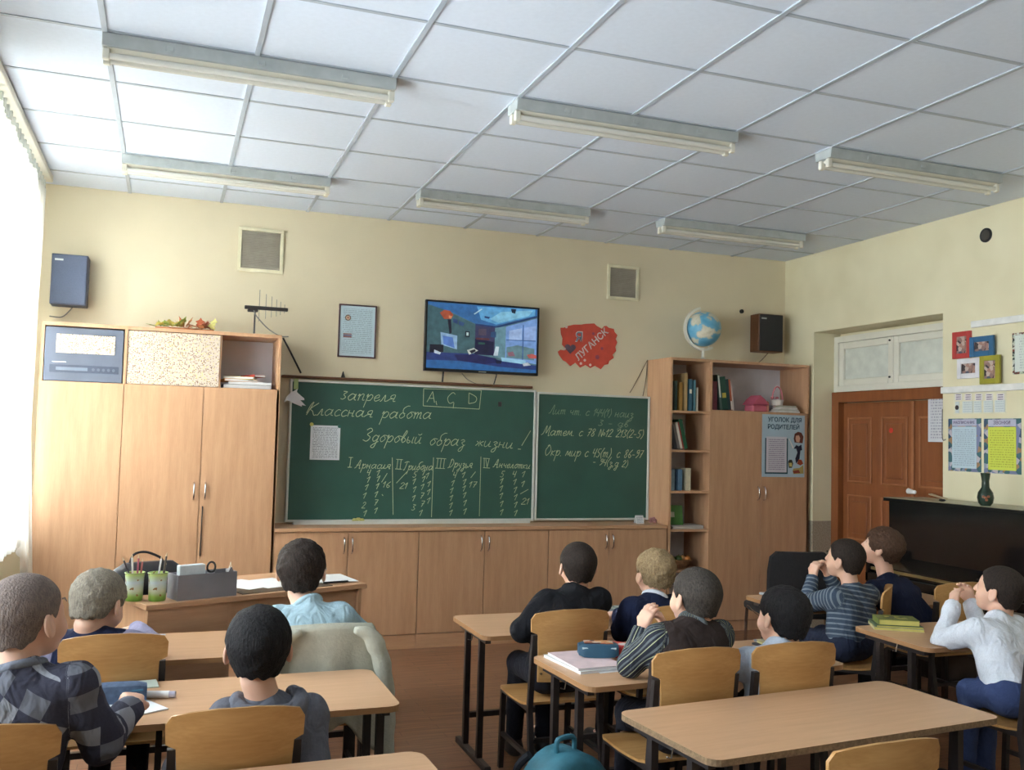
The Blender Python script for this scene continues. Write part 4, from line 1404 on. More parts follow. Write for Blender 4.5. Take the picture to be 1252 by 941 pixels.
def fl2(name, pts, m, k=1, par=po, W_=PW, H_=PH):
    MB().prism([(W_ * u, -.002 - .0006 * k, H_ * v_) for u, v_ in pts], (0, -.0008, 0)).build(name, m, par)


skin_p = mat('poster_skin', S(214, 166, 140), 0.6)
hair_p = mat('poster_hair', S(104, 54, 42), 0.6)
navy_p = mat('poster_navy', S(38, 40, 60), 0.6)
fl2('drawn_hair', [(.76, .70), (.74, .62), (.76, .56), (.95, .55), (.97, .66), (.92, .72), (.84, .735)], hair_p, 1)
fl2('drawn_face', [(.78, .62), (.80, .57), (.87, .56), (.89, .63), (.86, .68), (.79, .67)], skin_p, 2)
fl2('drawn_dress', [(.74, .46), (.80, .52), (.86, .50), (.92, .53), (.94, .44), (.90, .43), (.88, .30), (.80, .22), (.78, .30), (.83, .40), (.80, .46)], navy_p, 1)
fl2('drawn_arm', [(.62, .62), (.635, .62), (.74, .47), (.72, .46)], mat('poster_arm', S(226, 216, 206), 0.6), 1)
fl2('drawn_apple', [(.61, .25), (.64, .28), (.70, .28), (.73, .22), (.70, .15), (.63, .15)], mat('poster_dk', S(60, 60, 50), 0.6), 1)
fl2('drawn_face_small', [(.63, .23), (.70, .23), (.70, .17), (.64, .17)], mat('poster_yel', S(206, 196, 120), 0.6), 2)
fl2('drawn_child', [(.82, .22), (.86, .29), (.93, .28), (.97, .22), (.90, .19)], mat('poster_red', S(168, 76, 46), 0.6), 2)
fl2('drawn_books', [(.72, .10), (.74, .14), (.88, .15), (.97, .20), (.98, .06), (.74, .05)], mat('poster_tan', S(178, 158, 96), 0.6), 1)
fl2('drawn_book_red', [(.72, .10), (.86, .12), (.90, .07), (.75, .06)], mat('poster_red2', S(150, 66, 52), 0.6), 2)

# ================================================================== DOOR AND RIGHT WALL
dr = bpy.data.objects.new('door_1', None)
COL.objects.link(dr)
dr.location = (AX, 0, 0)
struct(dr)
DZ = PX(1020, 480, AX).z                               # top of brown frame
fy0, fy1 = AY0 - .005, AY1 + .005
f = MB()
f.box(-.03, .06, fy0 - .085, fy0, 0, DZ).box(-.03, .06, fy1, fy1 + .06, 0, DZ).box(-.03, .06, fy1 + .06, fy0 - .085, DZ - .085, DZ)
f.build('door_frame', M_door, dr)
M_bead = mat('door_bead', S(158, 100, 62), 0.45)
lz = DZ - .09
ly0, lym, ly1 = fy0 - .09, PX(1117, 600, AX + .02).y, fy1 + .065


def door_leaf(ya, yb, cols):
    lf = MB().box(.02, .058, yb, ya, .01, lz).build('door_leaf', M_door, dr)
    w = (ya - yb)
    cw = w / cols
    for k in range(cols):
        a = ya - cw * k - .055
        b_ = ya - cw * (k + 1) + .055
        for z0, z1 in ((.12, .62), (.74, 1.10), (1.20, lz - .12)):
            e = MB()
            for (y_a, y_b, za, zb) in ((a, a - .014, z0, z1), (b_ + .014, b_, z0, z1), (a - .014, b_ + .014, z0, z0 + .014), (a - .014, b_ + .014, z1 - .014, z1)):
                e.box(.010, .02, y_b, y_a, za, zb, .003)
            e.build('panel_bead', M_bead, lf)
            MB().box(.014, .02, b_ + .05, a - .05, z0 + .05, z1 - .05, .005).build('raised_panel', M_door, lf)
    return lf


l1 = door_leaf(ly0, lym + .004, 2)
l2 = door_leaf(lym - .004, ly1, 1)
MB().box(.004, .02, lym - .014, lym + .014, .01, lz, .003).build('cover_strip', M_bead, dr)
MB().tube([(.0, lym + .06, 1.0), (-.04, lym + .06, 1.0), (-.04, lym + .16, 1.0)], .009, 8).build('door_handle', M_chrome, l1)
# white transom light over the door
TZ1 = AZ - .03
f = MB()
f.box(-.01, .06, fy0 - .05, fy0, DZ + .002, TZ1).box(-.01, .06, fy1, fy1 + .05, DZ + .002, TZ1)
f.box(-.03, .06, fy1 + .05, fy0 - .05, DZ + .002, DZ + .05).box(-.01, .06, fy1 + .05, fy0 - .05, TZ1 - .05, TZ1)
f.build('transom_frame', M_white, dr)
ty = PX(1092, 440, AX).y
for a, b_ in ((fy0 - .052, ty + .002), (ty - .002, fy1 + .052)):
    z0, z1 = DZ + .052, TZ1 - .052
    e = MB()
    e.box(.0, .05, a - .055, a, z0, z1, .004).box(.0, .05, b_, b_ + .055, z0, z1, .004).box(.0, .05, b_ + .055, a - .055, z0, z0 + .055, .004).box(.0, .05, b_ + .055, a - .055, z1 - .055, z1, .004)
    sx = e.build('transom_sash', M_white, dr)
    MB().box(.02, .03, b_ + .05, a - .05, z0 + .05, z1 - .05).build('painted_pane', mat('painted_glass', S(214, 216, 206), 0.35), sx)
for zz in (TZ1 - .08, DZ + .10):
    MB().tube([(.0, ty + .035, zz), (-.008, ty + .035, zz)], .008, 8).build('hinge_pin', M_frame, dr)

# paper on the door, red sticker
tag(MB().box(0, .002, -.125, .125, 0, .34).build('door_notice', text_lines('door_print', S(216, 216, 220), S(160, 160, 176), 16, 0.5, 0.1, 'Y'), None, (AX + .0065, PX(1146, 540, AX).y - .03, PX(1140, 540, AX).z)), 'white printed notice stuck on the brown door', 'notice')
p = PX(1088, 526, AX)
tag(MB().tube([(0, 0, 0), (.004, 0, 0)], .020, 14).build('red_sticker', mat('red_sticker', S(206, 52, 44), 0.5), None, (AX + .0095, p.y, p.z)), 'small red round sticker on the brown door', 'sticker')

# white cable ducts
for nm, pa, y1_, z in [('trim_1', (1190, 397), -4.2, PX(1190, 397, XR).z), ('trim_2', (1153, 478), -4.2, PX(1200, 475, XR).z)]:
    ya = PX(pa[0], pa[1], XR).y
    struct(MB().box(XR - .025, XR, y1_, ya, z - .022, z + .022, .003).build(nm, mat('duct_white', S(232, 230, 226), 0.5)))
p = PX(1206, 287.5, XR)
hl = thing('wall_socket_hole', 'round dark hole in the right wall near the ceiling', 'hole cover', (XR, p.y, p.z))
MB().tube([(-.001, 0, 0), (-.008, 0, 0)], .048, 22).build('rim', M_black, hl)
MB().tube([(-.008, 0, 0), (-.0095, 0, 0)], .034, 20).build('cover', mat('hole_grey', S(70, 66, 60), 0.8), hl)

# four photo frames
def blot(name, cols, sc):
    def bld(N, L):
        v = mapping(N, L, (1, 1, 1))
        vo = N.new('ShaderNodeTexVoronoi')
        vo.inputs['Scale'].default_value = sc
        L.new(v, vo.inputs['Vector'])
        sx_, sy_, sz_ = sep(N, L, vo.outputs['Color'])
        n_ = len(cols)
        return ramp(N, L, sx_, [(i / n_, c_) for i, c_ in enumerate(cols)], 'CONSTANT'), None
    return ramp2(name, bld, rough=0.35)


M_photo = blot('photo_print', [S(60, 50, 54), S(146, 116, 110), S(196, 176, 166), S(88, 92, 110), S(172, 132, 120)], 42)
E4 = lambda x, y: (1150 + x / 11.069, 395 + y / 11.069)
for nm, lab, pts, cc, fw, dep in [
        ('photo_frame', 'red photo frame beside the door, upper left of the cluster', [(145, 125), (400, 100), (400, 460), (160, 490)], S(182, 62, 58), .034, -.016),
        ('photo_frame', 'blue photo frame overlapping the red one on the right wall', [(385, 190), (710, 160), (710, 440), (385, 455)], S(46, 100, 140), .036, -.040),
        ('photo_frame', 'white photo frame at the lower left of the cluster', [(215, 495), (520, 455), (520, 735), (220, 755)], S(226, 222, 226), .034, -.016),
        ('photo_frame', 'olive green photo frame at the lower right of the cluster', [(520, 440), (790, 430), (795, 810), (525, 825)], S(160, 154, 52), .034, -.040)]:
    o, pic, w, h, th = frame_pic(nm, lab, [E4(*q) for q in pts], XR + dep, fw, mat('frame_' + lab, cc, 0.4), M_photo, 'photo frame', .018, 'X')
    o['group'] = 'photo frames beside the door'
# framed notice at the right edge
o, pic, w, h, th = frame_pic('framed_notice', 'patterned frame with pale notice at the right wall edge', [(1236, 408), (1300, 400), (1300, 455), (1239, 456)], XR - .016, .014,
                             blot('patterned_frame', [S(50, 60, 54), S(196, 204, 180), S(126, 70, 56), S(210, 210, 196)], 60), text_lines('notice2', S(216, 222, 214), S(186, 192, 190), 14, .5, .1, 'X'), 'framed notice', .014, 'X')
# pocket calendar strip
cs = thing('pocket_strip', 'white strip of five card pockets above the two notices', 'card strip', (XR, 0, 0))
for k in range(5):
    xa = [112, 165, 248, 322, 404][k]
    xb = [140, 240, 305, 390, 480][k]
    a, b_ = PX(1150 + xa / 6.07, 500, XR), PX(1150 + xb / 6.07, 500, XR)
    zt_, zb_ = PX(1190, 475 + 92 / 6.07, XR).z, PX(1190, 475 + 178 / 6.07, XR).z
    MB().box(-.004, -.001, b_.y, a.y, zb_, zt_).build('card', text_lines('card_%d' % k, S(212, 218, 214), S(176, 182, 190), 5, .5, .1, 'Y'), cs)
    xc = [135, 207, 285, 363, 447][k]
    c_ = PX(1150 + xc / 6.07, 475 + 62 / 6.07, XR)
    MB().box(-.0035, -.001, c_.y - .030, c_.y + .030, c_.z - .022, c_.z + .022, .001).build('name_tag', text_lines('tag_%d' % k, S(226, 220, 218), S(120, 104, 130), 3, .6, .15, 'Y'), cs)
q = PX(1150 + 125 / 6.07, 475 + 140 / 6.07, XR)
MB().tube([(-.004, q.y, q.z), (-.0055, q.y, q.z)], .016, 12).build('sticker', M_frame, cs)
a, b_ = PX(1150 + 105 / 6.07, 500, XR), PX(1150 + 480 / 6.07, 500, XR)
MB().box(-.001, 0, b_.y - .01, a.y + .01, zb_ - .008, zt_ + .085).build('backing', mat('strip_back', S(222, 216, 190), 0.6), cs)

# two decorated notices
M_deco = blot('floral_border', [S(70, 110, 116), S(128, 134, 168), S(196, 188, 196), S(166, 130, 96), S(150, 160, 176), S(60, 84, 110)], 30)
for k, (pts, lab, inner, ttl) in enumerate([
        ([(1160, 511), (1200, 512), (1200, 577), (1160, 575.5)], 'floral bordered notice with pale blue sheet on right wall', text_lines('pale_sheet', S(188, 206, 216), S(150, 166, 180), 20, .5, .06, 'X'), 'РАСПИСАНИЕ'),
        ([(1203.5, 511), (1249, 512), (1249, 580), (1203.5, 578)], 'floral bordered notice with yellow sheet on right wall', text_lines('yellow_sheet', S(206, 214, 84), S(166, 168, 60), 18, .5, .06, 'X'), 'ЗВОНКИ')]):
    P4 = [PX(x, y, XR) for x, y in pts]
    ya, yb = (P4[0].y + P4[3].y) / 2, (P4[1].y + P4[2].y) / 2
    zt_, zb_ = (P4[0].z + P4[1].z) / 2, (P4[2].z + P4[3].z) / 2
    w, h = ya - yb, zt_ - zb_
    o = thing('floral_notice', lab, 'notice', (XR - .001, (ya + yb) / 2, zb_), -math.pi / 2, 'decorated notices on the right wall')
    MB().box(-w / 2, w / 2, -.003, 0, 0, h).build('border', M_deco, o)
    MB().box(-w / 2 + .036, w / 2 - .036, -.005, -.003, .022, h - .055).build('sheet', inner, o)
    MB().box(-w / 2 + .036, w / 2 - .036, -.005, -.003, h - .05, h - .006).build('title_strip', mat('title_strip', S(186, 186, 206), 0.6), o)
    text_obj(ttl, .026 if k == 0 else .032, mat('title_ink', S(104, 84, 116), 0.6), o, (0, -.0056, h - .028))
# thin grey wire beside the door notice
q = [PX(x, y, XR) for x, y in [(1153, 500), (1153, 535), (1157, 537)]]
tag(MB().tube(catmull([(XR - .006, p.y, p.z) for p in q]), .003, 6).build('cable', mat('grey_cable', S(120, 116, 112), 0.5)), 'thin grey wire on the wall edge beside door', 'cable', 'wall cables')

# ================================================================== PIANO
M_lac = mat('black_lacquer', S(20, 17, 17), 0.12, var=0.1, scale=4, spec=0.6)
PYA, PYB = -1.66, -3.10
pn = thing('upright_piano', 'black lacquered upright piano against the right wall', 'piano', (0, 0, 0))
PXF, PXK, PT = 4.985, 4.80, 1.15
MB().box(PXF + .02, XR - .03, PYB, PYB + .03, 0, PT - .025).box(PXF + .02, XR - .03, PYA - .03, PYA, 0, PT - .025).box(XR - .05, XR - .03, PYB + .03, PYA - .03, 0, PT - .025).build('case', M_lac, pn)
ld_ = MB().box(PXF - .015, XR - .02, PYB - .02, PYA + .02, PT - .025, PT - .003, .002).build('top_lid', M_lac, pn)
MB().box(PXF - .013, XR - .022, PYB - .018, PYA + .018, PT - .003, PT).build('reflection_top', mat('lid_reflection', S(150, 142, 120), 0.35, var=.08), ld_)  # beige layer paints the wall's grazing reflection, with some dust, onto the lid
MB().box(PXF + .005, PXF + .025, PYB + .03, PYA - .03, .74, PT - .026).build('upper_panel', M_lac, pn)
MB().box(PXF + .04, PXF + .06, PYB + .03, PYA - .03, .10, .58).build('lower_panel', M_lac, pn)
MB().box(PXK, PXF + .06, PYB, PYA, .585, .65, .006).build('key_bed', M_lac, pn)
fbd = MB().prism([(PXK + .03, 0, .652), (PXF + .02, 0, .652), (PXF + .02, 0, .76), (PXF - .05, 0, .745), (PXK + .03, 0, .695)], (0, PYA - PYB - .06, 0), .004)
fo = fbd.build('fallboard', M_lac, pn, (0, PYB + .03, 0))
MB().box(PXK + .020, PXK + .029, .0, PYA - PYB - .06, .668, .686).build('hinge_strip', mat('brass_strip', S(150, 128, 84), 0.35, metal=.6), fo)
for y in (PYB, PYA - .035):
    MB().box(PXK, PXF + .02, y, y + .035, .585, .78, .01).build('arm', M_lac, pn)
    MB().box(PXK + .02, PXK + .075, y, y + .05, .06, .585, .006).build('leg', M_lac, pn)
    MB().box(PXK, XR - .03, y, y + .05, .0, .06, .006).build('toe_block', M_lac, pn)
MB().box(PXF + .04, PXF + .07, PYB + .05, PYA - .05, .0, .10).build('plinth', M_lac, pn)
for k in (-1, 1):
    yc = (PYA + PYB) / 2 + k * .08
    MB().box(PXF - .05, PXF + .04, yc - .015, yc + .015, .04, .05, .004).build('pedal', mat('brass_strip', S(150, 128, 84), 0.35, metal=.6), pn)

p = PZ(1205, 618, PT)
vz = thing('vase', 'dark green painted vase standing on the piano', 'vase', (p.x, p.y, PT))
MB().lathe([(.028, 0), (.042, .018), (.048, .05), (.042, .082), (.023, .112), (.021, .15), (.029, .2), (.026, .2), (.018, .15), (.019, .12)], seg=28).build('body', mat('vase_green', S(40, 56, 46), 0.2, var=0.25, scale=30), vz, smooth=50)
vb = MB()
for k, (du, dv_) in enumerate([(0, 0), (.014, .008), (-.013, .006), (.004, -.013)]):
    ang = math.radians(225) + du / .045
    vb.sphere((.0475 * math.cos(ang), .0475 * math.sin(ang), .05 + dv_), .009, 10, .009)
vb.build('painted_flower', mat('flower_rust', S(150, 92, 60), 0.5), vz)
# shuttlecock, chopsticks like sticks and a dark pebble on the piano
p = PZ(1116, 605, PT)
sh_ = thing('shuttlecock', 'white shuttlecock lying on the piano', 'shuttlecock', (p.x, p.y, PT + .022))
MB().tube([(0, -.012, 0), (0, -.022, 0), (0, -.030, 0)], [.014, .014, .006], 12).build('cork', M_paper, sh_)
MB().tube([(0, -.012, 0), (0, .045, .005)], [.013, .021], 12).build('skirt', mat('feather', S(226, 226, 222), 0.8), sh_)
for k, (pa, pb_, lab) in enumerate([((1130, 603), (1148, 608), 'pale wooden stick on the piano, left of two'), ((1136, 606), (1158, 611), 'pale wooden stick on the piano, right of two')]):
    A, B = PZ(*pa, PT), PZ(*pb_, PT)
    tag(MB().tube([(0, 0, .012 + .0 * k), ((B - A).x, (B - A).y, .006)], .006, 8).build('stick', mat('pale_wood', S(196, 180, 150), 0.6), None, (A.x, A.y, PT)), lab, 'stick', 'sticks on the piano')
p = PZ(1152, 613, PT)
tag(MB().sphere((0, 0, .009), .022, 12, .009).build('dark_eraser', M_black, None, (p.x, p.y, PT)), 'small dark eraser lying on the piano beside the sticks', 'eraser')
# ================================================================== CEILING LAMPS
M_lampbody = mat('lamp_grey', S(176, 182, 182), 0.5, var=0.10, scale=14)
M_tube = mat('unlit_tube', S(224, 222, 214), 0.25, var=0.02)
lampnames = {(0, 0): 'twin tube ceiling lamp nearest the camera by the window', (0, 1): 'twin tube ceiling lamp near the front wall by the window',
             (1, 0): 'twin tube ceiling lamp in the middle, nearer the camera', (1, 1): 'twin tube ceiling lamp above and before the television',
             (2, 0): 'twin tube ceiling lamp at the right, nearer the camera', (2, 1): 'twin tube ceiling lamp above the globe corner'}


def make_lamp(label):
    o = thing('ceiling_lamp', label, 'ceiling lamp', (0, 0, 0), 0, 'unlit fluorescent ceiling lamps')
    Lh = .61
    MB().prism([(-Lh, -.07, 0), (-Lh, .07, 0), (-Lh, .062, -.05), (-Lh, -.062, -.05)], (2 * Lh, 0, 0), .003).build('housing', M_lampbody, o)
    MB().prism([(-Lh + .02, -.045, -.05), (-Lh + .02, .045, -.05), (-Lh + .02, .012, -.066), (-Lh + .02, -.012, -.066)], (2 * Lh - .04, 0, 0)).build('reflector', M_white, o)
    for s in (-1, 1):
        MB().tube([(-Lh + .03, s * .030, -.080), (Lh - .03, s * .030, -.080)], .0135, 14).build('tube', M_tube, o, smooth=60)
        for e in (-1, 1):
            MB().box(e * (Lh - .03), e * (Lh - .002), s * .030 - .013, s * .030 + .013, -.098, -.05, .004).build('socket', M_white, o)
    for k in (-.35, 0.02, .38):
        MB().box(k - .018, k + .018, -.0685, -.062, -.038, -.012, .004).build('clip', M_lampbody, o)
    return o


lp = None
for i, xa in enumerate((0.0, 1.8, 3.6)):
    for j, ya in enumerate((ROW6 - 4 * .6, ROW6 - .6)):
        loc = (xa + .6, ya + .075, H - .0065)
        if lp is None:
            lp = make_lamp(lampnames[(i, j)])
            lp.location = loc
        else:
            dup(lp, loc, 0, lampnames[(i, j)])

# ================================================================== DESKS
DH = 0.605


def make_desk(label):
    o = thing('school_desk', label, 'desk', (0, 0, 0), 0, 'school desks')
    W_, D_ = 1.19, .51
    rr_ = roundrect(W_, D_, .045, 5)
    MB().prism([(x, y, DH - .0005) for x, y in rr_], (0, 0, .0005)).build('tabletop', M_desk, o)
    MB().prism([(x, y, DH - .020) for x, y in rr_], (0, 0, .0195)).build('edge_band', M_edge, o)
    for s in (-1, 1):
        for y in (.10, -.11):
            MB().box(s * .555 - .013, s * .555 + .013, y - .013, y + .013, .03, DH - .045).build('leg', M_leg, o)
        MB().box(s * .555 - .015, s * .555 + .015, -.245, .215, .0, .03, .004).build('foot', M_leg, o)
        MB().box(s * .555 - .013, s * .555 + .013, -.20, .19, DH - .045, DH - .0205).build('top_rail', M_leg, o)
        MB().tube([(s * .575, -.04, DH - .02), (s * .583, -.04, DH - .06), (s * .60, -.04, DH - .055)], .003, 6).build('bag_hook', M_chrome, o)
    MB().box(-.54, .54, .088, .112, .15, .175).build('stretcher', M_leg, o)
    return o


DK = [('school desk in the middle row nearest the chalkboard', 2.265, -2.61, 0.0),
      ('school desk in the middle row with pencil cases on it', 2.345, -3.485, .05),
      ('empty school desk in the foreground of the middle row', 2.345, -4.26, .09),
      ('school desk beside the window in front of the teacher desk', .55, -2.735, 0.0),
      ('school desk beside the window with blue pencil case', .475, -3.56, 0.0),
      ('school desk corner at the bottom edge below the grey hoodie boy', .43, -4.53, .03),
      ('school desk by the piano nearest the bookcase', 4.115, -2.38, 0.0),
      ('school desk by the piano with green and yellow books', 4.12, -3.31, -.02)]
d0 = None
for k, (lab, x, y, r) in enumerate(DK):
    if d0 is None:
        d0 = make_desk(lab)
        d0.location = (x, y, 0)
        d0.rotation_euler = (0, 0, r)
    else:
        dk = dup(d0, (x, y, 0), r, lab)
        if k == 3:
            dk.scale = (1.06, 1, 1)
        if k == 2:                                     # worn edge on the foreground desk
            for ch in dk.children:
                if ch.name.startswith('edge_band'):
                    ch.data = ch.data.copy()
                    ch.data.materials[0] = M_chip

# ================================================================== CHAIRS
CSH = 0.36


def make_chair(label):
    """faces +y; back at y = -0.17"""
    o = thing('school_chair', label, 'chair', (0, 0, 0), 0, 'plywood school chairs')
    sw, sd = .36, .34
    b_ = MB()
    rings = []
    for k in range(9):                                 # seat, slightly dished front to back
        t = k / 8
        y = -.155 + sd * t
        z = CSH - .010 * math.sin(math.pi * t) - (.012 * max(0, (t - .8) / .2) ** 2)
        hw_ = sw / 2 - (.02 if k in (0, 8) else 0)
        rings.append([Vector((-hw_, y, z - .010)), Vector((hw_, y, z - .010)), Vector((hw_, y, z)), Vector((-hw_, y, z))])
    b_.rings(rings)
    b_.build('seat', M_ply, o, smooth=40)
    b_ = MB()
    prof = []                                          # outline of the backrest, T shaped with rounded top
    zt_, zb_ = .745, .455
    for x, z in [(-.145, zb_), (-.148, .60), (-.152, .645), (-.178, .655), (-.180, .705), (-.165, .728), (-.12, .738), (-.06, .744), (0, .746)]:
        prof.append((x, z))
    prof += [(-x, z) for x, z in prof[-2::-1]]
    n_ = 12
    grid = []
    zs = [zb_, .52, .58, .645, .6551, .685, .705, .728, .738, .746]
    for z in zs:
        wz = np.interp(z, [zb_, .60, .645, .655, .705, .728, .738, .746], [.145, .148, .152, .178, .180, .165, .12, .05])
        row = []
        for i in range(n_ + 1):
            x = -wz + 2 * wz * i / n_
            y = -.185 - .035 * (1 - (x / .18) ** 2) - .06 * (z - .46)
            row.append((x, y, z))
        grid.append(row)
    fr = [[b_.bm.verts.new(p) for p in r] for r in grid]
    bkv = [[b_.bm.verts.new((p[0], p[1] - .010, p[2])) for p in r] for r in grid]
    for A_, rev in ((fr, False), (bkv, True)):
        for r0, r1 in zip(A_[:-1], A_[1:]):
            for i in range(n_):
                q_ = (r0[i], r0[i + 1], r1[i + 1], r1[i])
                b_.bm.faces.new(q_[::-1] if rev else q_)
    per_f = fr[0] + [r[-1] for r in fr[1:]] + fr[-1][-2::-1] + [r[0] for r in fr[-2:0:-1]]
    per_b = bkv[0] + [r[-1] for r in bkv[1:]] + bkv[-1][-2::-1] + [r[0] for r in bkv[-2:0:-1]]
    for i in range(len(per_f)):
        j = (i + 1) % len(per_f)
        b_.bm.faces.new((per_f[i], per_b[i], per_b[j], per_f[j]))
    b_.build('backrest', M_ply, o, smooth=50)
    for s in (-1, 1):
        x = s * .162
        # rear leg runs up and becomes the back upright
        MB().rings([[Vector((x + a, y + c_, z)) for a, c_ in ((-.011, -.011), (.011, -.011), (.011, .011), (-.011, .011))] for y, z in ((-.215, 0), (-.165, CSH - .02), (-.183, .50), (-.20, .642))]).build('back_leg', M_leg, o)
        MB().rings([[Vector((x + a, y + c_, z)) for a, c_ in ((-.011, -.011), (.011, -.011), (.011, .011), (-.011, .011))] for y, z in ((.165, 0), (.15, CSH - .032))]).build('front_leg', M_leg, o)
        MB().box(x - .010, x + .010, -.155, .16, CSH - .032, CSH - .0125).build('seat_rail', M_leg, o)
        MB().box(x - .008, x + .008, -.185, .15, .14, .158).build('side_stretcher', M_leg, o)
    MB().box(-.151, .151, .135, .155, CSH - .032, CSH - .0125).build('cross_rail', M_leg, o)
    MB().box(-.151, .151, -.172, -.154, .20, .218).build('back_stretcher', M_leg, o)
    for s in (-1, 1):
        for z in (.49, .60):
            MB().tube([(s * .135, -.193, z), (s * .135, -.2165, z)], .005, 8).build('rivet', M_chrome, o)
    return o


CH = [('plywood school chair of the boy in the black jacket', 1.955, -2.955, 0.0),
      ('plywood school chair of the blond boy in the navy sweater', 2.47, -2.96, 0.0),
      ('plywood school chair of the boy in the brown vest', 2.095, -3.735, .02),
      ('plywood school chair of the black-haired boy in the pale shirt', 2.515, -3.735, -.02),
      ('plywood school chair tucked behind the empty foreground desk', 2.00, -4.76, .05),
      ('plywood school chair of the blond boy by the window', .165, -3.05, 0.0),
      ('plywood school chair covered by the pale cardigan', .915, -2.985, 0.0),
      ('plywood school chair of the boy in the grey hoodie', .515, -4.015, 0.0),
      ('plywood school chair of the boy in the checked sweater', -.09, -4.015, 0.0),
      ('plywood school chair of the boy in the striped top by the piano', 3.70, -2.752, .80),
      ('plywood school chair of the navy sweater boy by the piano', 4.40, -2.66, 0.0),
      ('plywood school chair of the boy in the white shirt', 3.735, -3.80, 0.05)]
c0_ = None
for lab, x, y, r in CH:
    cs_ = 1.0 if 'cardigan' in lab else 1.02 if ('hoodie' in lab or 'checked' in lab) else 1.04
    if c0_ is None:
        c0_ = make_chair(lab)
        c0_.location = (x, y, 0)
        c0_.scale = (1, 1.04, 1.04)
    else:
        cc_ = dup(c0_, (x, y, 0), r, lab)
        cc_.scale = (1, cs_, cs_)

# black padded chair near the bookcase
oc = thing('padded_chair', 'black padded chair with chrome frame beside the bookcase', 'chair', (4.12, -1.72, 0), -.25)
M_pad = mat('black_fabric', S(34, 32, 34), 0.95, var=0.15, scale=80)
b_ = MB()
rings = []
for z, hw_, y in [(.50, .16, -.20), (.54, .195, -.205), (.70, .20, -.225), (.79, .19, -.235), (.825, .15, -.238)]:
    rings.append([Vector((u * hw_, y - .03 * (1 - u * u) + t, z)) for u, t in [(-1, .0), (-.5, -.0), (0, 0), (.5, 0), (1, 0), (1, .045), (.5, .05), (0, .05), (-.5, .05), (-1, .045)]])
b_.rings(rings)
b_.build('backrest', M_pad, oc, smooth=50)
MB().box(-.21, .21, -.20, .22, .40, .455, .02, 3).build('seat', M_pad, oc, smooth=50)
for s in (-1, 1):
    MB().tube(catmull([(s * .20, .19, 0), (s * .20, .17, .40), (s * .20, .0, .41), (s * .20, -.19, .42), (s * .185, -.245, .60)], 4), .011, 8).build('side_frame', M_chrome, oc)
    MB().tube([(s * .20, -.14, .40), (s * .20, -.24, 0)], .011, 8).build('back_leg', M_chrome, oc)

# ================================================================== TEACHER DESK
TH = .705
A, B = PZ(179, 740, TH), PZ(449, 713, TH)
ang = math.atan2(B.y - A.y, B.x - A.x)
TW = (B - A).length
td = thing('teacher_desk', 'beech teacher desk standing askew before the cabinets', 'desk', (A.x, A.y, 0), ang)
TDEP = .60
MB().box(0, TW, 0, TDEP, TH - .024, TH, .002).build('desktop', M_cabx, td)
MB().box(.02, .038, .03, TDEP - .02, 0, TH - .024).build('side_panel', M_cab, td)
MB().box(TW - .045, TW - .027, .012, TDEP - .02, 0, TH - .024).build('side_panel', M_cab, td)
MB().box(.40, .418, .03, TDEP - .02, 0, TH - .024).build('side_panel', M_cab, td)
MB().box(.012, .392, .012, .030, .06, TH - .026).build('front_panel', M_cabx, td)
MB().box(.42, TW - .046, .035, .053, TH - .25, TH - .026).build('modesty_panel', M_cabx, td)
dw = lambda u, v_, z: td_m @ Vector((u, v_, z))
td_m = Matrix.Translation((A.x, A.y, 0)) @ Matrix.Rotation(ang, 4, 'Z')


def td_uv(px, py, z=TH):
    return td_m.inverted() @ PZ(px, py, z)


# two pencil cups
M_cup = ramp2('meadow_cup', lambda N, L: (lambda z: (mixc(N, L, mth(N, L, 'GREATER_THAN', noise(N, L, mapping(N, L), 34, 2), .66),
              ramp(N, L, z, [(.0, S(110, 160, 60)), (.022 / .13, S(150, 190, 90)), (.045 / .13, S(206, 216, 190)), (.085 / .13, S(206, 224, 232)), (.92, S(190, 214, 130))]), S(150, 120, 70)), None))
              (mth(N, L, 'MULTIPLY', sep(N, L, mapping(N, L))[2], 1 / .13)), rough=0.35)
cups = []
for px, lab in [(167, 'meadow print pencil cup left of its twin on teacher desk'), (195.5, 'meadow print pencil cup beside the grey organiser')]:
    uv = td_uv(px, 735)
    w_ = dw(uv.x, uv.y + .035, TH)
    o = thing('pencil_cup', lab, 'pencil cup', w_, 0, 'pencil cups on the teacher desk')
    MB().lathe([(.036, 0), (.038, .004), (.040, .10), (.043, .128), (.040, .128), (.036, .10), (.034, .006)], seg=24).build('cup', M_cup, o, smooth=50)
    MB().tube([(.0435 * math.cos(t), .0435 * math.sin(t), .126) for t in np.linspace(0, 2 * math.pi, 21)[:-1]], .0025, 6, closed=True).build('rim', mat('green_rim', S(150, 170, 110), 0.4), o)
    cups.append(w_)
pens = [(0, .022, -.013, -.056, -.018, .19, S(60, 58, 64), 'dark pen leaning far left in the left cup'), (0, -.004, .005, -.016, .006, .20, S(232, 228, 226), 'white pencil in the left cup'),
        (0, .008, .017, .012, .019, .195, S(176, 90, 110), 'pink pencil in the left cup'), (0, .018, .001, .03, .005, .18, S(150, 80, 80), 'dull red pencil in the left cup'),
        (1, .010, -.013, .034, -.015, .21, S(84, 70, 66), 'dark brush in the right cup'), (1, -.008, .0, .012, .001, .195, S(222, 222, 226), 'white pen in the right cup'),
        (1, .012, .014, .032, .017, .165, S(96, 92, 96), 'grey pen in the right cup')]
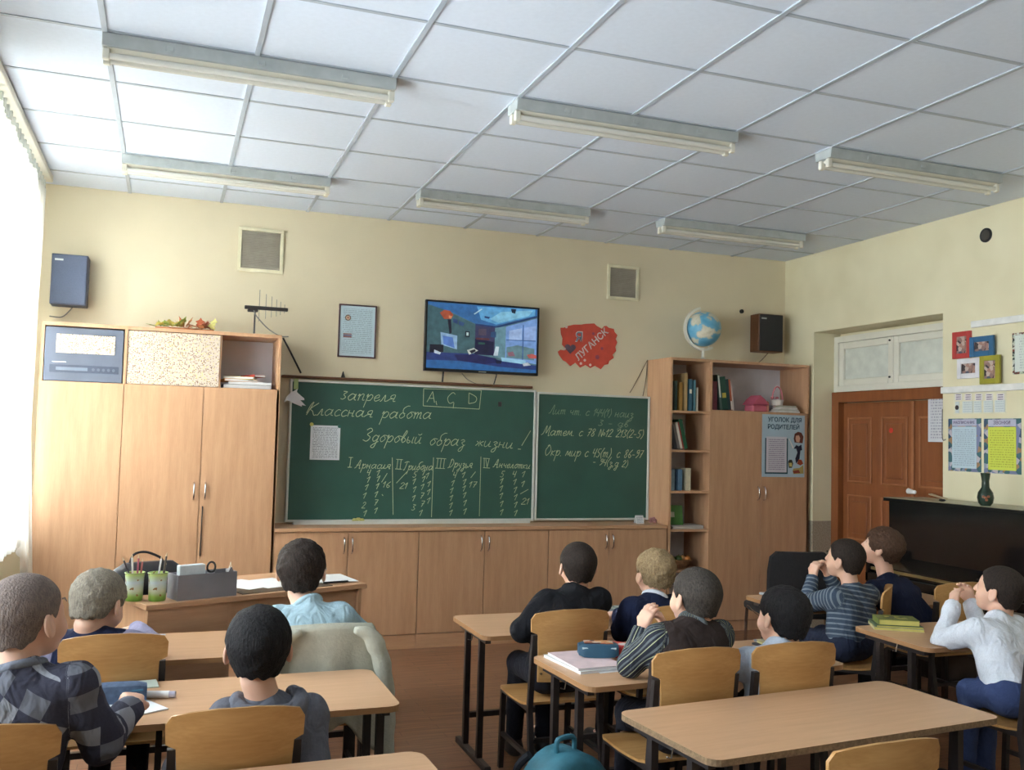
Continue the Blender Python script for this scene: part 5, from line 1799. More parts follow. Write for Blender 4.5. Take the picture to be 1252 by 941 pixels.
for ci, x0_, y0_, x1_, y1_, ln, cc, lab in pens:
    o = thing('pencil', lab, 'pencil', cups[ci] + Vector((0, 0, .009)), 0, 'pencils in the cups')
    a_, b2 = Vector((x0_, y0_, 0)), Vector((x1_, y1_, ln))
    m_ = mat('pen_' + lab, cc, 0.4)
    MB().tube([a_, a_ + (b2 - a_) * .92], .0042, 8).build('barrel', m_, o)
    MB().tube([a_ + (b2 - a_) * .92, b2], [.0042, .001], 8).build('tip', mat('pen_tip', S(200, 180, 150), 0.6), o)
# grey organiser box
uvl, uvr = td_uv(209, 732), td_uv(277, 724)
bw_ = (uvr - uvl).length
M_org = mat('grey_card', S(132, 130, 137), 0.75, var=0.06)
ob = thing('desk_organiser', 'grey open organiser box on the teacher desk', 'organiser', dw(uvl.x, .03, TH), ang)
bh = .115
f = MB()
f.box(0, bw_, 0, .006, 0, bh).box(0, bw_, .114, .12, 0, bh).box(0, .006, .006, .114, 0, bh).box(bw_ - .006, bw_, .006, .114, 0, bh).box(.006, bw_ - .006, .006, .114, 0, .006)
f.build('box', M_org, ob)
MB().box(bw_ * .63, bw_ * .64, .006, .114, .006, bh - .01).build('divider', M_org, ob)
tag(MB().box(0, .125, 0, .035, 0, .150, .003).build('white_carton', mat('carton_print', S(206, 216, 222), 0.6, var=.1, scale=30), None, dw(uvl.x + .012, .045, TH + .008), (0, 0, ang)), 'small white carton standing in the grey organiser', 'carton')
sc_ = thing('scissors', 'scissors with dark looped handle in the grey organiser', 'scissors', dw(uvl.x + .185, .09, TH + .05), ang)
MB().tube([(.02 * math.cos(t), 0, .085 + .024 * math.sin(t)) for t in np.linspace(0, 2 * math.pi, 17)[:-1]], .005, 8, closed=True).build('handle', M_black, sc_)
MB().box(.008, .016, -.002, .002, -.04, .065).build('blade', M_chrome, sc_)
cl = thing('binder_clip', 'silver binder clip on the right rim of the organiser', 'binder clip', dw(uvl.x + bw_ - .03, .033, TH + bh), ang)
MB().prism([(-.018, 0, -.012), (.018, 0, -.012), (.004, 0, .02), (-.004, 0, .02)], (0, .018, 0)).build('jaw', M_org, cl)
MB().tube([(-.006, .009, .018), (0, .009, .045), (.006, .009, .018)], .002, 6).build('wire', mat('clip_wire', S(216, 210, 190), 0.3, metal=.5), cl)
# black bag behind the cups
bgp = dw(uvl.x - .02, .34, TH)
hb = thing('black_handbag', 'black handbag lying behind the pencil cups on teacher desk', 'handbag', bgp, ang)
rings = []
for z, hw_, hd in [(0, .17, .07), (.05, .185, .075), (.11, .17, .055), (.145, .12, .03)]:
    rings.append([Vector((hw_ * math.cos(t) * (abs(math.cos(t)) ** -.4 if abs(math.cos(t)) > .05 else 1), hd * math.sin(t), z)) for t in np.linspace(0, 2 * math.pi, 17)[:-1]])
MB().rings(rings).build('bag_body', mat('black_leather', S(46, 44, 50), 0.5, var=.15), hb, smooth=60)
MB().tube(catmull([(-.09, 0, .14), (-.075, -.01, .185), (-.02, -.012, .195), (.05, -.01, .165), (.07, 0, .14)]), .006, 8).build('strap', MATS['black_leather'], hb)
# desk pad, papers and glass jar at the right part
uv = td_uv(281, 722)
tag(MB().box(0, .50, 0, .30, 0, .003).build('desk_pad', mat('dark_pad', S(92, 76, 60), 0.5), None, dw(uv.x, .03, TH + .0005), (0, 0, ang)), 'dark desk pad on the teacher desk under papers', 'desk pad')
for k, (u, v_, w_, d_, r_, lab, z) in enumerate([(uv.x + .08, .12, .21, .28, .30, 'white paper sheet left on the desk pad', .0042), (uv.x + .17, .10, .21, .28, .1, 'white paper sheet overlapping on the desk pad', .0056),
                                     (uv.x + .36, .13, .21, .26, -.1, 'open white copybook near the desk right end', .0042), (uv.x + .48, .10, .20, .28, -.2, 'white sheet at the right desk end', .0056)]):
    tag(MB().box(0, w_, 0, d_, 0, .0012 if k != 2 else .006).build('paper_sheet' if k != 2 else 'copybook', M_paper, None, dw(u, v_, TH + z), (0, 0, ang + r_)), lab, 'paper sheet' if k != 2 else 'copybook', 'papers on the teacher desk')
w_ = dw(uv.x + .53, .27, TH + .0075)
jr = thing('crumpled_bag', 'crumpled clear plastic bag on the teacher desk papers', 'plastic bag', w_)
jm = bpy.data.materials.new('clear_film')
jm.use_nodes = True
jb = jm.node_tree.nodes['Principled BSDF']
jb.inputs['Base Color'].default_value = S(226, 224, 226)
jb.inputs['Roughness'].default_value = .2
jb.inputs['Alpha'].default_value = .45
MB().tube(catmull([(-.05, 0, .012), (-.02, .01, .04), (.02, 0, .062), (.045, .01, .045), (.05, 0, .012)]), [.012] * 5 + [.022] * 12 + [.014] * 4, 10).build('film', jm, jr, smooth=180)
w2 = dw(uv.x + .70, .09, TH)
tag(MB().box(0, .14, 0, .012, 0, .008, .002).build('dark_ruler', M_black, None, dw(TW - .22, .07, TH + .0075), (0, 0, ang - .1)), 'short dark ruler at the right end of teacher desk', 'ruler')

# ================================================================== THINGS ON THE PUPILS' DESKS
def pencil_case(label, x, y, rz, l, w, h, m, mp, strip):
    o = thing('pencil_case', label, 'pencil case', (x, y, DH + .0005), rz, 'pencil cases')
    rings = []
    for t in np.linspace(0, 1, 9):
        s = .75 + .25 * math.sin(math.pi * min(1, max(0, t)) if 0 < t < 1 else 0) ** .35 if 0 < t < 1 else .72
        rings.append([Vector((-l / 2 + l * t, u * w / 2 * s, h / 2 + v_ * h / 2 * s)) for u, v_ in [(-1, -1), (1, -1), (1.0, .3), (.85, .85), (.5, 1), (-.5, 1), (-.85, .85), (-1, .3)]])
    body = MB().rings(rings).build('body', m, o, smooth=50)
    MB().tube([(-l / 2 + .012, -w * .43, h * .66), (l / 2 - .012, -w * .43, h * .66)], .004, 6).build('zip', mp, o)
    if strip:
        MB().box(-l * .36, l * .36, -w * .32, w * .32, h - .002, h + .001).build('printed_panel', strip, o)
    return o


p = PZ(130, 842, DH)
pencil_case('long denim blue pencil case in front of the checked sweater boy', p.x + .02, -3.545, .05, .22, .075, .062, mat('denim', S(74, 92, 118), 0.85, var=.25, scale=50), mat('zip_blue', S(56, 104, 130), 0.5), None)
pp = PZ(712, 797, DH)
pencil_case('blue pencil case with printed picture on the middle desk', 1.975, -3.40, -.30, .16, .085, .055, mat('case_blue', S(44, 84, 108), 0.6, var=.15), mat('zip_pale', S(196, 210, 214), 0.5),
            blot('case_print', [S(190, 110, 80), S(214, 196, 180), S(96, 60, 60), S(206, 150, 100)], 50)).location.z += .0195
pp2 = PZ(741, 800, DH)
pencil_case('red pencil case with white strip on the middle desk', 2.10, -3.35, -.7, .14, .075, .052, mat('case_red', S(190, 46, 44), 0.5, var=.12), mat('zip_pale', S(196, 210, 214), 0.5),
            blot('case_print2', [S(222, 214, 214), S(196, 50, 48), S(206, 96, 86)], 40))
for k, (px, py, lw, ld, rz, th_, lab, cc) in enumerate([
        (690, 812, .215, .30, .10, .010, 'white copybook at the bottom of the middle desk pile', S(222, 226, 224)),
        (694, 808, .20, .28, .04, .008, 'pale pink printed album on the middle desk pile', S(220, 196, 198))]):
    q = PZ(px, py, DH)
    o = thing('copybook', lab, 'copybook', (1.905, -3.43, DH + .0006 + (.0105 if k else 0)), rz, 'copybooks on the middle desk')
    m_ = mat('copy_%d' % k, cc, 0.55, var=.12 if k else .03, scale=16)
    MB().box(-lw / 2, lw / 2, -ld / 2, ld / 2, 0, .0012).box(-lw / 2, lw / 2, -ld / 2, ld / 2, th_ - .0012, th_).build('cover', m_, o)
    MB().box(-lw / 2 + .002, lw / 2 - .002, -ld / 2 + .002, ld / 2 - .002, .0012, th_ - .0012).build('pages', M_paper, o)
q = PZ(742, 818, DH)
tag(MB().box(-.06, .06, -.05, .05, 0, .0012).build('paper_slip', M_paper, None, (q.x, q.y, DH + .0006), (0, 0, .1)), 'white paper slip under the striped sleeve elbow', 'paper slip')
# second half of the middle desk
q = PZ(905, 772, DH)
for k, (dx, dy, rz, lw, ld, cc, lab) in enumerate([(0, 0, .2, .20, .15, S(60, 56, 60), 'dark copybook before the pale shirt boy'), (-.01, .01, -.1, .17, .11, S(188, 176, 120), 'patterned booklet on the dark copybook'), (.04, .0, .5, .10, .05, S(172, 104, 60), 'orange brown booklet on the dark copybook')]):
    tag(MB().box(-lw / 2, lw / 2, -ld / 2, ld / 2, 0, .009, .001).build('booklet', blot('bk_pat', [S(188, 176, 120), S(120, 120, 130), S(206, 200, 170)], 50) if k == 1 else mat('bk2_%d' % k, cc, 0.6), None, (q.x + dx, -3.345 + dy, DH + .0006 + .0098 * k), (0, 0, rz)), lab, 'booklet', 'booklets before the pale shirt boy')
q = PZ(757, 745, DH)
tag(MB().box(-.09, .09, -.06, .06, 0, .010, .001).build('copybook', blot('bk_pat3', [S(120, 128, 132), S(186, 186, 176), S(92, 100, 104)], 40), None, (q.x, q.y, DH + .0006), (0, 0, .2)), 'small patterned copybook before the blond navy sweater boy', 'copybook')
# left desks
q = PZ(172, 757, DH)
tag(MB().box(-.10, .10, -.14, .14, 0, .003).build('paper_sheet', text_lines('sheet_l1', S(214, 222, 232), S(176, 184, 200), 12, .4, .1), None, (q.x - .01, -2.635, DH + .0006), (0, 0, -.15)), 'white worksheet before the blond boy by the window', 'paper sheet')
q = PZ(172, 748, DH)
q2 = PZ(140, 850, DH)
for k, (px, py, lw, ld, rz, cc, lab) in enumerate([(162, 868, .20, .16, .5, S(238, 240, 244), 'open white copybook under the checked sleeve hand'), (170, 838, .16, .10, .1, S(190, 200, 188), 'pale green booklet beside the denim pencil case')]):
    q = PZ(px, py, DH)
    tag(MB().box(-lw / 2, lw / 2, -ld / 2, ld / 2, 0, .004).build('copybook', mat('l2_%d' % k, cc, 0.7, var=.03), None, (q.x - .02, q.y, DH + .0006), (0, 0, rz)), lab, 'copybook', 'copybooks on the window desk')
q = PZ(196, 853, DH)
st_ = thing('glue_stick', 'white glue stick lying on the window desk', 'glue stick', (q.x, q.y, DH + .012), -.25)
MB().tube([(-.045, 0, 0), (.028, 0, 0)], .0115, 14).build('barrel', M_paper, st_)
MB().tube([(.028, 0, 0), (.048, 0, 0)], .0105, 14).build('cap', mat('clear_cap', S(180, 178, 196), 0.3), st_)
# R2 books and pencil
q = PZ(1076, 764, DH)
for k, (lw, ld, th_, rz, cc, lab) in enumerate([(.23, .17, .012, -.55, S(206, 200, 150), 'cream copybook at the bottom of the green book pile'), (.22, .16, .010, -.5, S(92, 110, 84), 'grey green copybook in the green book pile'), (.19, .14, .026, -.5, S(112, 120, 60), 'thick green and yellow book topmost on the pile')]):
    o = thing('book' if k == 2 else 'copybook', lab, 'book' if k == 2 else 'copybook', (q.x + .03, q.y - .075, DH + .0006 + (0, .0125, .023)[k]), rz, 'book pile by the piano')
    m_ = mat('r2_%d' % k, cc, 0.5, var=.2, scale=24)
    MB().box(-lw / 2, lw / 2, -ld / 2, ld / 2, 0, .0015).box(-lw / 2, lw / 2, -ld / 2, ld / 2, th_ - .0015, th_).box(-lw / 2, -lw / 2 + .002, -ld / 2, ld / 2, .0015, th_ - .0015).build('cover', m_, o)
    MB().box(-lw / 2 + .002, lw / 2 - .002, -ld / 2 + .002, ld / 2 - .002, .0015, th_ - .0015).build('pages', mat('yellow_pages', S(206, 196, 110), 0.7), o)
    if k == 2:
        MB().box(-.05, .05, -.035, .03, th_, th_ + .0008).build('cover_print', blot('cover_print', [S(190, 176, 70), S(60, 70, 50), S(150, 150, 90)], 45), o)
A, B = PZ(1110, 766, DH), PZ(1127, 769, DH)
tag(MB().tube([(0, 0, .0045), (B.x - A.x, B.y - A.y, .0045)], .0042, 8).build('pencil', mat('pencil_olive', S(150, 140, 80), 0.5), None, (A.x, A.y, DH)), 'olive pencil beside the green book pile', 'pencil')
q = PZ(1236, 768, DH)
for k, (lw, ld, cc, lab) in enumerate([(.20, .15, S(150, 110, 74), 'brown book at the bottom of the pile behind the white shirt boy'), (.18, .13, S(206, 196, 160), 'cream book in the middle behind the white shirt boy'), (.16, .12, S(84, 70, 60), 'dark book on top of the pile behind the white shirt boy')]):
    o = thing('book', lab, 'book', (q.x + .05, q.y, DH + .0006 + .0205 * k), .15 * k, 'book pile behind the white shirt boy')
    MB().box(-lw / 2, lw / 2, -ld / 2, ld / 2, 0, .002).box(-lw / 2, lw / 2, -ld / 2, ld / 2, .018, .020).box(-lw / 2, -lw / 2 + .002, -ld / 2, ld / 2, .002, .018).build('cover', mat('r2b_%d' % k, cc, 0.6, var=.12), o)
    MB().box(-lw / 2 + .002, lw / 2 - .002, -ld / 2 + .002, ld / 2 - .002, .002, .018).build('pages', M_paper, o)
# R1 desk: thin silver case at its left end
q = PZ(930, 727, DH)
tag(MB().box(-.03, .03, -.02, .02, 0, .012, .004).build('eraser', mat('grey_eraser', S(176, 180, 186), 0.6), None, (q.x + .03, q.y, DH + .0005)), 'small grey eraser at the left end of piano side desk', 'eraser')

# teal backpack on the floor under the middle desk
bpk = thing('school_backpack', 'teal and black school backpack standing in the aisle by the middle desk', 'backpack', (1.665, -3.80, 0), .25)
bpk.scale = (1.1, 1.15, 1.22)
rings = []
M_teal = mat('teal_nylon', S(52, 112, 130), 0.6, var=.2, scale=18, bump=.2)
for y in (-.075, -.055, .06, .085):
    g_ = .86 if abs(y) > .07 else 1.0
    rings.append([Vector((g_ * .155 * math.cos(t) * (1.0 if math.sin(t) > 0 else 1.05), y, .17 + g_ * (.165 if math.sin(t) > 0 else .165) * math.sin(t))) for t in np.linspace(0, 2 * math.pi, 29)[:-1]])
MB().rings(rings).build('bag_body', M_teal, bpk, smooth=50)
MB().box(-.105, .105, -.105, -.0755, .012, .20, .02, 3).build('front_pocket', mat('black_nylon', S(36, 38, 46), 0.7, var=.15), bpk, smooth=60)
MB().prism([(.125 * math.cos(t), -.078, .20 + .095 * math.sin(t)) for t in np.linspace(0, math.pi, 13)], (0, -.008, 0)).build('front_flap', MATS['black_nylon'], bpk)
MB().box(-.05, .05, -.088, -.0865, .225, .25).build('name_patch', mat('patch', S(196, 190, 170), 0.6), bpk)
MB().tube(catmull([(-.035, .0, .33), (-.03, 0, .365), (.03, 0, .365), (.035, 0, .33)]), .008, 8).build('grab_loop', M_teal, bpk)
for s in (-1, 1):
    MB().tube(catmull([(s * .08, .08, .31), (s * .10, .125, .25), (s * .10, .125, .12), (s * .09, .08, .04)]), .012, 8).build('shoulder_strap', MATS['black_nylon'], bpk)

# purple bag on the floor under the empty foreground desk
pb2 = dup(bpk, (2.40, -4.33, 0), .09, 'purple and black school backpack under the empty foreground desk')
for ch in pb2.children:
    if ch.data.materials[0].name == 'teal_nylon':
        ch.data = ch.data.copy()
        ch.data.materials[0] = mat('purple_nylon', S(84, 56, 104), 0.6, var=.2, scale=18)

# pale cardigan hung over the chair at the first window desk
cg = thing('pale_cardigan', 'pale grey-green cardigan hung over the chair back', 'cardigan', (.915, -2.985, 0), 0)
M_card = mat('cardigan_knit', S(186, 184, 168), 0.95, var=.06, scale=60, bump=.25, bscale=120)
b_ = MB()
n_, m_ = 40, 34
rows = []
for j in range(m_ + 1):
    v_ = j / m_                                        # 0 front hem, .35 ridge, 1 back hem
    row = []
    for i in range(n_ + 1):
        u = -1 + 2 * i / n_
        edge = max(0.0, abs(u) - .80) / .20
        hem = .30 + .10 * math.sin(2.1 * u + .6) - (.10 if u > .3 else 0) * min(1, (u - .3) * 3)
        x = u * .212
        ridge = .760 - .014 * u * u - .10 * edge ** 1.5
        ybk = -.216 - .030 * (1 - min(1, (x / .20)) ** 2)
        if v_ < .35:
            t = 1 - v_ / .35
            z = ridge - (ridge - .50) * t
            y = -.168 - .035 * (1 - u * u) + .02 * t
        else:
            t = (v_ - .35) / .65
            z = ridge - (ridge - hem) * t
            y = ybk - .008 - .008 * t - .010 * math.sin(9 * u + .8 * math.sin(3 * t)) * t - .006 * math.sin(21 * u + 1) * t * t
            x *= 1 + .12 * t * (u > 0) + .03 * t
        if abs(v_ - .35) < .05:
            z += .006 * (1 - abs(v_ - .35) / .05)
        row.append(b_.bm.verts.new((x, y, z)))
    rows.append(row)
for r0, r1 in zip(rows[:-1], rows[1:]):
    for i in range(n_):
        b_.bm.faces.new((r0[i], r0[i + 1], r1[i + 1], r1[i]))
o = b_.build('knit_body', M_card, cg, smooth=180)
sm = o.modifiers.new('thickness', 'SOLIDIFY')
sm.thickness = .007
sm.offset = 1
for s, zlo, dx in ((1, .22, .02), (-1, .30, .0)):
    pts = catmull([(s * .10, -.268, .742), (s * .165, -.262, .712), (s * (.207 + dx * .4), -.256, .60), (s * (.228 + dx * .8), -.256, .42), (s * (.232 + dx), -.256, zlo)], 5)
    k_ = len(pts)
    MB().tube(pts, [min(.012 + .004 * i, .022 + .014 * math.sin(math.pi * min(1, i / k_ + .15)) + .003 * math.sin(i * 2.1)) for i in range(k_)], 12).build('sleeve', M_card, cg, smooth=180)
    MB().tube([pts[-1] + Vector((0, 0, .02)), pts[-1] - Vector((0, 0, .022))], [.034, .033], 12).build('cuff', mat('cardigan_rib', S(172, 171, 156), 0.95, var=.05, scale=90), cg, smooth=60)


# ================================================================== PUPILS
def smin(a, b, k):
    if k <= 0:
        return np.minimum(a, b)
    h = np.clip(.5 + .5 * (b - a) / k, 0, 1)
    return b + (a - b) * h - k * h * (1 - h)


class Field:
    """signed distance grid; shapes are blended in, then meshed with surface nets"""

    def __init__(self, lo, hi, h):
        self.h = h
        self.lo = np.array(lo, np.float32)
        self.n = np.ceil((np.array(hi) - np.array(lo)) / h).astype(int) + 1
        self.F = np.full(self.n, 0.2, np.float32)
        self.ax = [self.lo[i] + np.arange(self.n[i], dtype=np.float32) * h for i in range(3)]

    def sub(self, lo, hi):
        sl = []
        for i in range(3):
            a = int(max(0, math.floor((lo[i] - self.lo[i]) / self.h)))
            b = int(min(self.n[i], math.ceil((hi[i] - self.lo[i]) / self.h) + 1))
            if b <= a:
                return None
            sl.append(slice(a, b))
        X = self.ax[0][sl[0]][:, None, None]
        Y = self.ax[1][sl[1]][None, :, None]
        Z = self.ax[2][sl[2]][None, None, :]
        return tuple(sl), X, Y, Z

    def cone(self, a, b, ra, rb, k=.02, cut=False):
        a, b = np.array(a, np.float32), np.array(b, np.float32)
        m = max(ra, rb) + k + 2 * self.h
        s = self.sub(np.minimum(a, b) - m, np.maximum(a, b) + m)
        if s is None:
            return
        sl, X, Y, Z = s
        d = b - a
        L2 = float(d @ d) + 1e-9
        px, py, pz = X - a[0], Y - a[1], Z - a[2]
        raw = (px * d[0] + py * d[1] + pz * d[2]) / L2
        t = np.clip(raw, 0, 1)
        D = np.sqrt((px - t * d[0]) ** 2 + (py - t * d[1]) ** 2 + (pz - t * d[2]) ** 2) - (ra + (rb - ra) * t)
        if cut:
            D = np.maximum(D, (raw - 1) * math.sqrt(L2))
        self.F[sl] = smin(self.F[sl], D, k)

    def ell(self, c, r, R=None, k=.02, subtract=False):
        c = np.array(c, np.float32)
        r = np.array(r, np.float32)
        m = float(r.max()) + k + 2 * self.h
        s = self.sub(c - m, c + m)
        if s is None:
            return
        sl, X, Y, Z = s
        px, py, pz = X - c[0], Y - c[1], Z - c[2]
        if R is None:
            q = (px, py, pz)
        else:
            q = tuple(R[0, i] * px + R[1, i] * py + R[2, i] * pz for i in range(3))
        k0 = np.sqrt((q[0] / r[0]) ** 2 + (q[1] / r[1]) ** 2 + (q[2] / r[2]) ** 2)
        k1 = np.sqrt((q[0] / r[0] ** 2) ** 2 + (q[1] / r[1] ** 2) ** 2 + (q[2] / r[2] ** 2) ** 2) + 1e-6
        D = k0 * (k0 - 1) / k1
        if subtract:
            self.F[sl] = -smin(-self.F[sl], D, k)
        else:
            self.F[sl] = smin(self.F[sl], D, k)

    def torus(self, c, nrm, R_, r, k=.006):
        c, nrm = np.array(c, np.float32), np.array(nrm, np.float32)
        m = R_ + r + k + 2 * self.h
        s = self.sub(c - m, c + m)
        if s is None:
            return
        sl, X, Y, Z = s
        px, py, pz = X - c[0], Y - c[1], Z - c[2]
        ax_ = px * nrm[0] + py * nrm[1] + pz * nrm[2]
        rad = np.sqrt(np.maximum(px ** 2 + py ** 2 + pz ** 2 - ax_ ** 2, 0))
        D = np.sqrt((rad - R_) ** 2 + ax_ ** 2) - r
        self.F[sl] = smin(self.F[sl], D, k)

    def carve(self, c, half, rz):
        """keep clear of a box (furniture the figure rests on)"""
        m = math.hypot(half[0], half[1]) + .02
        s = self.sub((c[0] - m, c[1] - m, c[2] - half[2] - .02), (c[0] + m, c[1] + m, c[2] + half[2] + .02))
        if s is None:
            return
        sl, X, Y, Z = s
        dx, dy, dz = X - c[0], Y - c[1], Z - c[2]
        u, v = dx * math.cos(rz) + dy * math.sin(rz), -dx * math.sin(rz) + dy * math.cos(rz)
        D = np.maximum(np.maximum(np.abs(u) - half[0], np.abs(v) - half[1]), np.abs(dz) - half[2])
        self.F[sl] = np.maximum(self.F[sl], -D)

    def mesh(self):
        F, h = self.F, self.h
        for i in range(3):                             # keep the surface closed
            sl = [slice(None)] * 3
            for e in (0, -1):
                sl[i] = e
                F[tuple(sl)] = np.maximum(F[tuple(sl)], h)
        ins = F < 0
        c = [ins[i:F.shape[0] - 1 + i, j:F.shape[1] - 1 + j, k:F.shape[2] - 1 + k] for i in (0, 1) for j in (0, 1) for k in (0, 1)]
        cnt = sum(x.astype(np.int8) for x in c)
        act = np.argwhere((cnt > 0) & (cnt < 8))
        nv = len(act)
        idx = np.full(cnt.shape, -1, np.int64)
        idx[tuple(act.T)] = np.arange(nv)
        P = np.zeros((nv, 3), np.float64)
        C = np.zeros(nv)
        off = np.array([(i, j, k) for i in (0, 1) for j in (0, 1) for k in (0, 1)])
        val = [F[tuple((act + o).T)] for o in off]
        for a in range(8):
            for b in range(a + 1, 8):
                if np.abs(off[a] - off[b]).sum() != 1:
                    continue
                va, vb = val[a], val[b]
                cr = (va < 0) != (vb < 0)
                t = np.where(cr, va / np.where(cr, va - vb, 1), 0)
                P += np.where(cr[:, None], off[a] + t[:, None] * (off[b] - off[a]), 0)
                C += cr
        P = (act + P / C[:, None]) * h + self.lo
        faces = []
        for axis in range(3):
            u, w = [(1, 2), (2, 0), (0, 1)][axis]
            s0, s1 = [slice(None)] * 3, [slice(None)] * 3
            s0[axis], s1[axis] = slice(0, -1), slice(1, None)
            A, B = ins[tuple(s0)], ins[tuple(s1)]
            e = np.argwhere(A != B)
            ok = (e[:, u] > 0) & (e[:, w] > 0) & (e[:, u] < cnt.shape[u]) & (e[:, w] < cnt.shape[w])
            e = e[ok]
            flip = A[tuple(e.T)]
            du, dw_ = np.zeros(3, int), np.zeros(3, int)
            du[u] = 1
            dw_[w] = 1
            q = np.stack([idx[tuple((e - du - dw_).T)], idx[tuple((e - dw_).T)], idx[tuple(e.T)], idx[tuple((e - du).T)]], 1)
            q[~flip] = q[~flip][:, ::-1]
            faces.append(q)
        return P, np.concatenate(faces)


def mesh_obj(name, P, Q, m, parent=None, uv=None, origin=(0, 0, 0)):
    me = bpy.data.meshes.new(name)
    me.vertices.add(len(P))
    me.vertices.foreach_set('co', (P - np.array(origin)).astype(np.float32).ravel())
    me.loops.add(Q.size)
    me.loops.foreach_set('vertex_index', Q.astype(np.int32).ravel())
    me.polygons.add(len(Q))
    me.polygons.foreach_set('loop_start', np.arange(0, Q.size, 4, dtype=np.int32))
    me.update()
    me.polygons.foreach_set('use_smooth', np.ones(len(Q), bool))
    if uv is not None:
        ul = me.uv_layers.new(name='UVMap')
        ul.data.foreach_set('uv', uv[Q.ravel()].astype(np.float32).ravel())
    me.validate()
    me.materials.append(m)
    o = bpy.data.objects.new(name, me)
    COL.objects.link(o)
    if parent is not None:
        o.parent = parent
    else:
        o.location = origin
    return o


def vnoise(P, seed, freq, n=6):
    r = np.random.default_rng(seed)
    out = np.zeros(len(P))
    for _ in range(n):
        d = r.normal(size=3)
        d *= freq * r.uniform(.6, 1.5) / np.linalg.norm(d)
        out += np.sin(P @ d + r.uniform(0, 6.28))
    return out / n


def normals(P, Q):
    n = np.cross(P[Q[:, 2]] - P[Q[:, 0]], P[Q[:, 3]] - P[Q[:, 1]])
    N_ = np.zeros_like(P)
    for i in range(4):
        np.add.at(N_, Q[:, i], n)
    return N_ / (np.linalg.norm(N_, axis=1)[:, None] + 1e-12)


V3 = lambda *a: np.array(a, float)
UP = V3(0, 0, 1)


def frame_from(yaw, pitch, roll=0.0):
    """columns: right, forward, up; yaw left positive from +y"""
    cy, sy = math.cos(yaw), math.sin(yaw)
    f = V3(-sy * math.cos(pitch), cy * math.cos(pitch), math.sin(pitch))
    r = V3(cy, sy, 0)
    u = np.cross(r, f)
    r2 = r * math.cos(roll) + u * math.sin(roll)
    u2 = u * math.cos(roll) - r * math.sin(roll)
    return np.stack([r2, f, u2], 1)


def unit(v):
    v = np.array(v, float)
    return v / (np.linalg.norm(v) + 1e-9)


M_skin = mat('child_skin', S(222, 176, 152), 0.55, var=.05, scale=18)
_sb = M_skin.node_tree.nodes['Principled BSDF']
_sb.inputs['Subsurface Weight'].default_value = 0.08
_sb.inputs['Subsurface Radius'].default_value = (.02, .008, .004)
M_eye = mat('eye_white', S(228, 224, 220), 0.25, var=.02)
M_iris = mat('eye_iris', S(60, 46, 38), 0.2)
M_lip = mat('child_lip', S(190, 122, 112), 0.5)
M_shoe = mat('dark_shoe', S(38, 36, 40), 0.5, var=.15)


def hair_mat(name, c1, c2):
    def bld(N, L):
        v = mapping(N, L, (60, 60, 14))
        f = noise(N, L, v, 3.0, 4)
        f2 = noise(N, L, mapping(N, L), 260, 2)
        f = mth(N, L, 'ADD', mth(N, L, 'MULTIPLY', f, .6), mth(N, L, 'MULTIPLY', f2, .4))
        return ramp(N, L, f, [(.35, c1), (.65, c2)]), f
    return ramp2(name, bld, rough=0.7, spec=.2, bump=.8)


def cloth_mat(name, c, kind=None, c2=None, c3=None, s=.03, w=.4):
    """clothing; the uv map holds metres along the limb (u) and around it (v)"""
    def bld(N, L):
        tc = N.new('ShaderNodeTexCoord')
        u, v, _z = sep(N, L, tc.outputs['UV'])
        nz = noise(N, L, mapping(N, L), 160, 2)
        big = noise(N, L, mapping(N, L), 9, 2)
        base = ramp(N, L, mth(N, L, 'ADD', mth(N, L, 'MULTIPLY', nz, .5), mth(N, L, 'MULTIPLY', big, .5)), [(.3, tuple(x * .86 for x in c[:3]) + (1,)), (.7, tuple(min(1, x * 1.12) for x in c[:3]) + (1,))])
        if kind == 'rings':
            f = mth(N, L, 'LESS_THAN', mth(N, L, 'FRACT', mth(N, L, 'DIVIDE', u, s)), w)
            base = mixc(N, L, f, base, c2)
        elif kind == 'lines':
            fr = mth(N, L, 'FRACT', mth(N, L, 'DIVIDE', v, s))
            f = mth(N, L, 'LESS_THAN', fr, w)
            base = mixc(N, L, f, base, c2)
            f = mth(N, L, 'LESS_THAN', mth(N, L, 'ABSOLUTE', mth(N, L, 'SUBTRACT', fr, .7)), .05)
            base = mixc(N, L, f, base, c3)
        elif kind == 'checks':
            a = mth(N, L, 'FLOOR', mth(N, L, 'DIVIDE', mth(N, L, 'ADD', u, mth(N, L, 'MULTIPLY', v, .35)), s))
            b = mth(N, L, 'FLOOR', mth(N, L, 'DIVIDE', mth(N, L, 'SUBTRACT', v, mth(N, L, 'MULTIPLY', u, .35)), s * 1.35))
            par = mth(N, L, 'MODULO', mth(N, L, 'ABSOLUTE', mth(N, L, 'ADD', a, b)), 2.0)
            par2 = mth(N, L, 'MODULO', mth(N, L, 'ABSOLUTE', a), 3.0)
            f = mth(N, L, 'MULTIPLY', mth(N, L, 'GREATER_THAN', par, .5), mth(N, L, 'LESS_THAN', par2, 1.5))
            base = mixc(N, L, f, base, c2)
            f2 = mth(N, L, 'MULTIPLY', f, mth(N, L, 'LESS_THAN', par2, .5))
            base = mixc(N, L, f2, base, c3)
        wr = N.new('ShaderNodeTexNoise')
        wr.inputs['Scale'].default_value = 16
        wr.inputs['Detail'].default_value = 1.5
        wr.inputs['Distortion'].default_value = 1.8
        L.new(mapping(N, L, (1, 1, .55)), wr.inputs['Vector'])
        return base, mth(N, L, 'ADD', mth(N, L, 'MULTIPLY', nz, .06), mth(N, L, 'MULTIPLY', wr.outputs['Fac'], 1.6))
    return ramp2(name, bld, rough=0.92, spec=.2, bump=.75)


